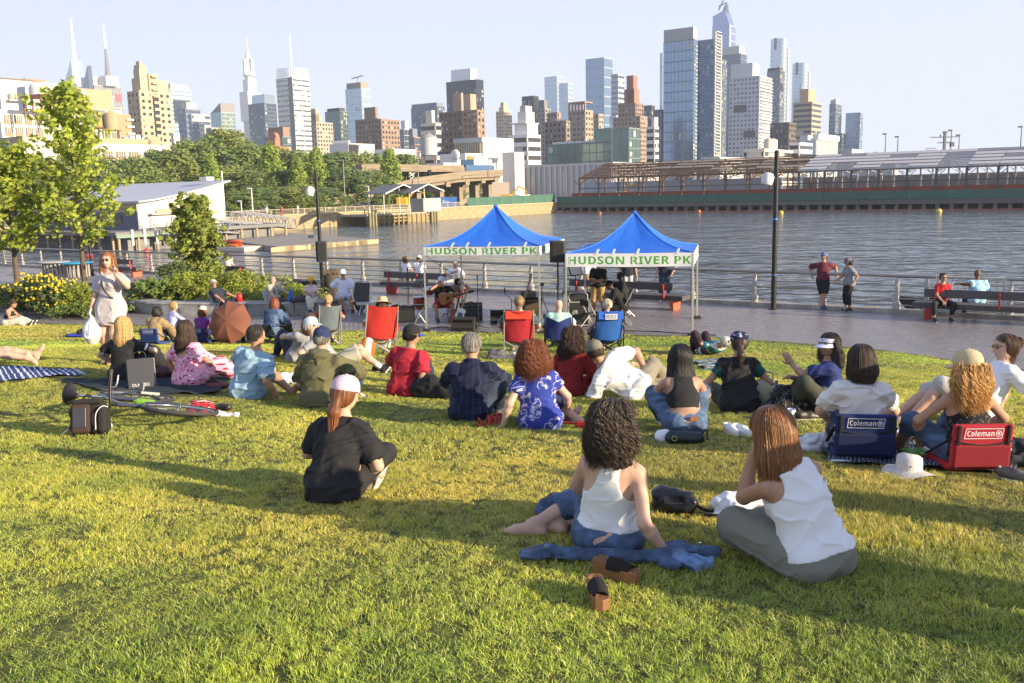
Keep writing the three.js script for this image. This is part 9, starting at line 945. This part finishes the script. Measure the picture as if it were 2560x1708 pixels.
{
const A=L(262,1002),B=L(450,1066),o=thing('bicycle','dark city bicycle lying on its side in the grass','bicycle',A),ax=B.clone().sub(A).normalize(),up0=lawnNormal(A.x,A.z),side=ax.clone().cross(up0).normalize().multiplyScalar(-1);if(side.x>0)side.multiplyScalar(-1);const tl=11*rad,Y=side.clone().multiplyScalar(Math.cos(tl)).addScaledVector(up0,Math.sin(tl)),Z=ax.clone().cross(Y).normalize(),flip=Z.y<0?-1:1,mt=new THREE.Matrix4().makeBasis(ax,Y,Z.clone());o.quaternion.setFromRotationMatrix(mt);o.scale.setScalar(1.14);o.position.copy(B).addScaledVector(ax,-1.03*1.14).addScaledVector(up0,.34*Math.sin(tl)+.12);const zf=flip;
const R=.335,tyre=mat(.045,.042,.04,.8),wb=1.03,fr=mat(.05,.06,.10,.3,{metalness:.4,clearcoat:.5}),Tb=(a,b,r,m=fr,n='frame_tube')=>part(o,n,G.cyl(V(...a),V(...b),r,r,10),m);
for(const x of[0,wb]){const w=part(o,'wheel',G.tor(x,0,0,R,.0185,0,0,0,56,10),tyre);part(w,'rim',G.tor(x,0,0,R-.026,.009,0,0,0,56,8),mat(.5,.5,.5,.3,{metalness:.8}));part(w,'hub',G.cyl(V(x,0,-.045),V(x,0,.045),.022),CHROME);const sp=[];for(let i=0;i<28;i++){const a=i/28*6.283,b=a+(i%2?.5:-.5),z=(i%2?.03:-.03);sp.push(G.cyl(V(x+Math.cos(b)*.022,Math.sin(b)*.022,z),V(x+Math.cos(a)*(R-.03),Math.sin(a)*(R-.03),0),.0014,.0014,4));}part(w,'spokes',sp,CHROME);}
const bb=[.42,-.05,0],st=[.27,.42,0],hd=[.88,.44,0],hb2=[.92,.30,0];Tb(bb,st,.015);Tb(st,hd,.016);Tb(bb,hb2,.018);Tb([.86,.5,0],hb2,.019);for(const z of[-.05,.05]){Tb([0,0,z],[bb[0],bb[1],z*.5],.009,fr,'chain_stay');Tb([0,0,z],[st[0],st[1]-.03,z*.4],.008,fr,'seat_stay');Tb([wb,0,z],[.93,.28,z*.7],.011,fr,'fork_blade');}
part(o,'seat_post',G.cyl(V(...st),V(.205,.64,0),.0135),CHROME);{const pr=[cone([.1,.68,.055],[.1,.68,-.055],.05,.05,.04),cone([.12,.685,0],[.30,.67,0],.055,.022,.05)];part(o,'saddle',netMesh(fieldOf(pr),pr,.009,.02),lea(.02,.016,.014,.6));}part(o,'handlebar',G.tube([V(.84,.58,-.28),V(.87,.58,-.1),V(.885,.57,0),V(.87,.58,.1),V(.84,.58,.28)],.0125),BLKM);part(o,'stem',G.cyl(V(.86,.5,0),V(.885,.57,0),.016),BLKM);for(const z of[-1,1]){part(o,'grip',G.cyl(V(.848,.58,z*.17),V(.83,.58,z*.31),.018),mat(.06,.05,.045,.9));part(o,'brake_lever',G.tube([V(.865,.575,z*.15),V(.91,.55,z*.17),V(.91,.54,z*.27)],.007),ALU);}
part(o,'chainring',G.tor(bb[0],bb[1],-.05,.085,.006,0,0,0,32),mat(.15,.15,.15,.4,{metalness:.8}));for(const[z,s]of[[.075,1],[-.075,-1]]){const e=[bb[0]+s*.04,bb[1]-s*.165,z];part(o,'crank_arm',G.bar(V(bb[0],bb[1],z),V(...e),.022,.012),ALU);part(o,'pedal',[G.rbox(e[0],e[1],z+Math.sign(z)*.06,.09,.02,.085,.006),G.box(e[0],e[1],z+Math.sign(z)*.06,.1,.012,.06)],mat(.2,.2,.2,.4,{metalness:.6}));}part(o,'chain',G.tube([V(0,.035,-.05),V(.42,.035,-.05),V(.5,-.05,-.05),V(.42,-.135,-.05),V(0,-.035,-.05),V(-.035,0,-.05)],.005,5,60,true),BLKM);
part(o,'rack',[G.cyl(V(-.12,.37,.05),V(.25,.37,.05),.006),G.cyl(V(-.12,.37,-.05),V(.25,.37,-.05),.006),G.cyl(V(0,0,.055),V(-.02,.37,.05),.006),G.cyl(V(0,0,-.055),V(-.02,.37,-.05),.006)],BLKM);const bt=part(o,'water_bottle',G.lathe([[.001,0],[.036,0],[.036,.15],[.02,.18],[.012,.2],[.001,.2]],16).rotateZ(.75).translate(.64,.08,0),mat(.28,.55,.05,.3,{transmission:.3,thickness:0}));part(o,'mudguard',G.tube([.3,.8,1.4,2.0,2.6].map((a)=>V(Math.cos(a)*.365,Math.sin(a)*.365,0)),.012),mat(.3,.3,.3,.4,{metalness:.6}));part(o,'rear_reflector',G.rbox(-.33,.1,0,.02,.05,.05,.005),mat(.5,.02,.02,.3));
const p=L(222,1092),b=thing('pannier_bag','black and brown bicycle bag with a clear pocket','bag',[0,0,0]);onSlope(b,p,-8);b.rotateX(.14);{const bp=[cone([-.09,.11,.02],[-.07,.27,.03],.1,.09,.06),cone([.08,.11,.02],[.07,.28,.03],.1,.09,.06)];part(b,'body',netMesh(fieldOf(bp,.012,(x,y,z,d)=>Math.abs(d)>.05?d:d-.016*noise(x*12,y*12,z*12)),bp,.01,.05),cloth(.014,.013,.013));}const fpan=part(b,'front_panel',G.rbox(.05,.185,-.075,.18,.3,.07,.034,.12,.05),cloth(.045,.024,.017));part(fpan,'clear_pocket',G.rbox(.054,.195,-.108,.125,.2,.016,.007,.12,.05),mat(.035,.035,.045,.25));const sp=part(b,'side_pocket',G.rbox(-.15,.17,-.02,.09,.27,.18,.04),cloth(.016,.016,.017));part(sp,'reflective_piping',G.tube([V(-.1,.07,-.115),V(-.11,.24,-.115),V(-.16,.3,-.09),V(-.195,.29,-.03)],.005),mat(.6,.6,.6,.4));part(b,'top_flap',G.rbox(0,.35,.0,.28,.05,.2,.024,.1),cloth(.016,.014,.013));part(b,'handle',G.tube([V(-.06,.37,0),V(0,.42,0),V(.06,.37,0)],.01),BLK);part(b,'strap',[G.bar(V(.16,.1,-.06),V(.24,.03,-.1),.03,.01),G.bar(V(.1,.03,-.1),V(.12,.0,-.16),.03,.01)],BLK);
const hp=L(502,1046),h=thing('bicycle_helmet','red bicycle helmet with vents on the grass','helmet',[0,0,0]);onSlope(h,hp,62);h.translateY(.075);const sh=[cone([0,.02,-.04],[0,.02,.05],.115,.11,.05,[1,0,0,1.2])],base=fieldOf(sh),vents=[];for(const x of[-.062,-.022,.022,.062])for(const z of[-.09,.0,.085])vents.push(cone([x,.1-Math.abs(x)*.4,z-.03],[x*.9,.1-Math.abs(x)*.4,z+.03],.010,.008,.005));const cut=(x,y,z)=>{let d=Math.max(base(x,y,z),-(base(x,y,z)+.026),-.03-y);for(const c of vents){const q={...c};const e=coneDist(cone([c.a[0]*1.3,c.a[1]+.04,c.a[2]],[c.b[0]*1.3,c.b[1]+.04,c.b[2]],.013,.011),x,y,z),e2=coneDist(c,x,y,z),e3=coneDist(cone([c.a[0]*1.15,c.a[1]+.02,c.a[2]],[c.b[0]*1.15,c.b[1]+.02,c.b[2]],.013,.011),x,y,z);d=Math.max(d,-Math.min(e,e2,e3));}return d;};part(h,'shell',netMesh(cut,sh,.0055,.02),mat(.45,.015,.02,.22,{clearcoat:.8}));part(h,'liner',G.sph(0,.01,0,.083,18,.95,1,1.25),BLK);for(const a of[-1.1,-.65,-.22,.22,.65,1.1])for(const z of[-.075,.0,.075]){const q=Math.sqrt(1-(z/.175)**2),g=G.sph(0,0,0,1,10,.009,.006,.03).rotateZ(-a).translate(Math.sin(a)*.098*q,.02+Math.cos(a)*.113*q,z);part(h,'vent',g,BLK);}part(h,'stripe',[-.43,.43].map((a)=>G.tube([-.13,-.06,0,.06,.13].map((z)=>{const q=Math.sqrt(1-(z/.175)**2);return V(Math.sin(a)*.098*q,.021+Math.cos(a)*.114*q,z);}),.004,5)),mat(.7,.7,.7,.3));part(h,'strap',[G.tube([V(.08,-.02,.03),V(.11,-.06,.06),V(.06,-.065,.12)],.007),G.tube([V(-.08,-.02,.03),V(-.06,-.06,.12),V(.02,-.065,.15)],.007)],BLK);
}
// ---------- grass: real blades in small turves ----------
{
const r=rng(91),inMask=(x,z)=>{for(const m of MASK)if((x-m[0])**2+(z-m[1])**2<(m[2]+.03)**2)return true;return false;};
const grassM=mat(1,1,1,.62,{vertexColors:true,transmission:.42,thickness:0,side:THREE.DoubleSide});
function turf(size,n,hgt,wid,seed){
const q=rng(seed),P=[],C=[],I=[];
const tufts=[];for(let i=0;i<n/14;i++)tufts.push([(q()-.5)*size,(q()-.5)*size,q()*6.28,.75+.5*q()]);
for(let i=0;i<n;i++){
const t=tufts[Math.floor(q()*tufts.length)],near=q()<.75,x=near?t[0]+(q()-.5)*.05:(q()-.5)*size,z=near?t[1]+(q()-.5)*.05:(q()-.5)*size,a=q()*6.283,lean=(.25+.75*q())*(near?1:1.3),dir=near?t[2]+(q()-.5)*2.6:q()*6.283,h=hgt*(.55+.65*q())*t[3],w=wid*(.6+.7*q()),cx=Math.cos(a)*w,cz=Math.sin(a)*w,dx=Math.cos(dir)*lean*h,dz=Math.sin(dir)*lean*h,o=P.length/3;
P.push(x-cx,0,z-cz,x+cx,0,z+cz,x-cx*.8+dx*.36,h*.6,z-cz*.8+dz*.36,x+cx*.8+dx*.36,h*.6,z+cz*.8+dz*.36,x+dx,h*(.98-.2*lean),z+dz);I.push(o,o+1,o+2,o+1,o+3,o+2,o+2,o+3,o+4);
const k=q(),v=.75+.5*q();let c=k<.17?[.70,.60,.22]:k<.47?[.62,.60,.10]:k<.8?[.48,.54,.06]:[.30,.42,.05];for(let j=0;j<5;j++)C.push(c[0]*v,c[1]*v,c[2]*v);
}
const g=new THREE.BufferGeometry();g.setAttribute('position',new THREE.Float32BufferAttribute(P,3));g.setAttribute('color',new THREE.Float32BufferAttribute(C,3));g.setIndex(I);g.computeVertexNormals();return g;
}
const bands=[[2.6,7.5,.25,950,.038,.0016,6,.62],[7.5,16,.3,620,.038,.0026,5,.6],[16,36,.5,520,.036,.0055,4,.6]];
const lists=new Map(),m4=new THREE.Matrix4(),e=new THREE.Euler(),qq=new THREE.Quaternion();
bands.forEach(([d0,d1,s,n,h,w,variants,fov],bi)=>{
for(let z=-d0;z>-d1;z-=s)for(let x=-d1*.75;x<d1*.75;x+=s){
const D=-z;if(Math.abs(x)>D*fov+.8)continue;const px=x+(r()-.5)*s*.4,pz=z+(r()-.5)*s*.4;if(pz<edgeZ(px)+s*.35)continue;if(inMask(px,pz))continue;
const k=bi+'_'+Math.floor(r()*variants);if(!lists.has(k))lists.set(k,[]);const nn=lawnNormal(px,pz);qq.setFromUnitVectors(V(0,1,0),nn).multiply(new THREE.Quaternion().setFromAxisAngle(V(0,1,0),r()*6.283));const ht=1+.28*noise(px*.9,1,pz*.9)+.2*noise(px*2.7,5,pz*2.7);lists.get(k).push([m4.clone().compose(V(px,lawnY(px,pz),pz),qq,V(1.12,ht,1.12)),px,pz]);
}
});
const c=new THREE.Color();for(const[k,list]of lists){const[bi,v]=k.split('_').map(Number),[d0,d1,s,n,h,w]=bands[bi],im=new THREE.InstancedMesh(turf(s,n,h,w,bi*10+v+3),grassM,list.length);list.forEach(([m,x,z],i)=>{im.setMatrixAt(i,m);const a=noise(x*.55,9,z*.55),b=noise(x*1.9,4,z*1.9),g2=noise(x*.23+7,2,z*.31),t=1+.2*a+.2*b;im.setColorAt(i,c.setRGB(t*(.99+.26*g2+.1*b),t,t*(1+.3*g2)));});im.name=numbered('lawn_grass');im.userData={kind:'stuff',label:'short yellow green grass of the sloping lawn',category:'grass'};scene.add(im);}
}
scene.fog=new THREE.FogExp2(new THREE.Color().setRGB(.74,.84,1.0),.00019);
scene.traverse((o)=>{if(o.isMesh)o.castShadow=o.receiveShadow=true;});
renderer.render(scene,camera);
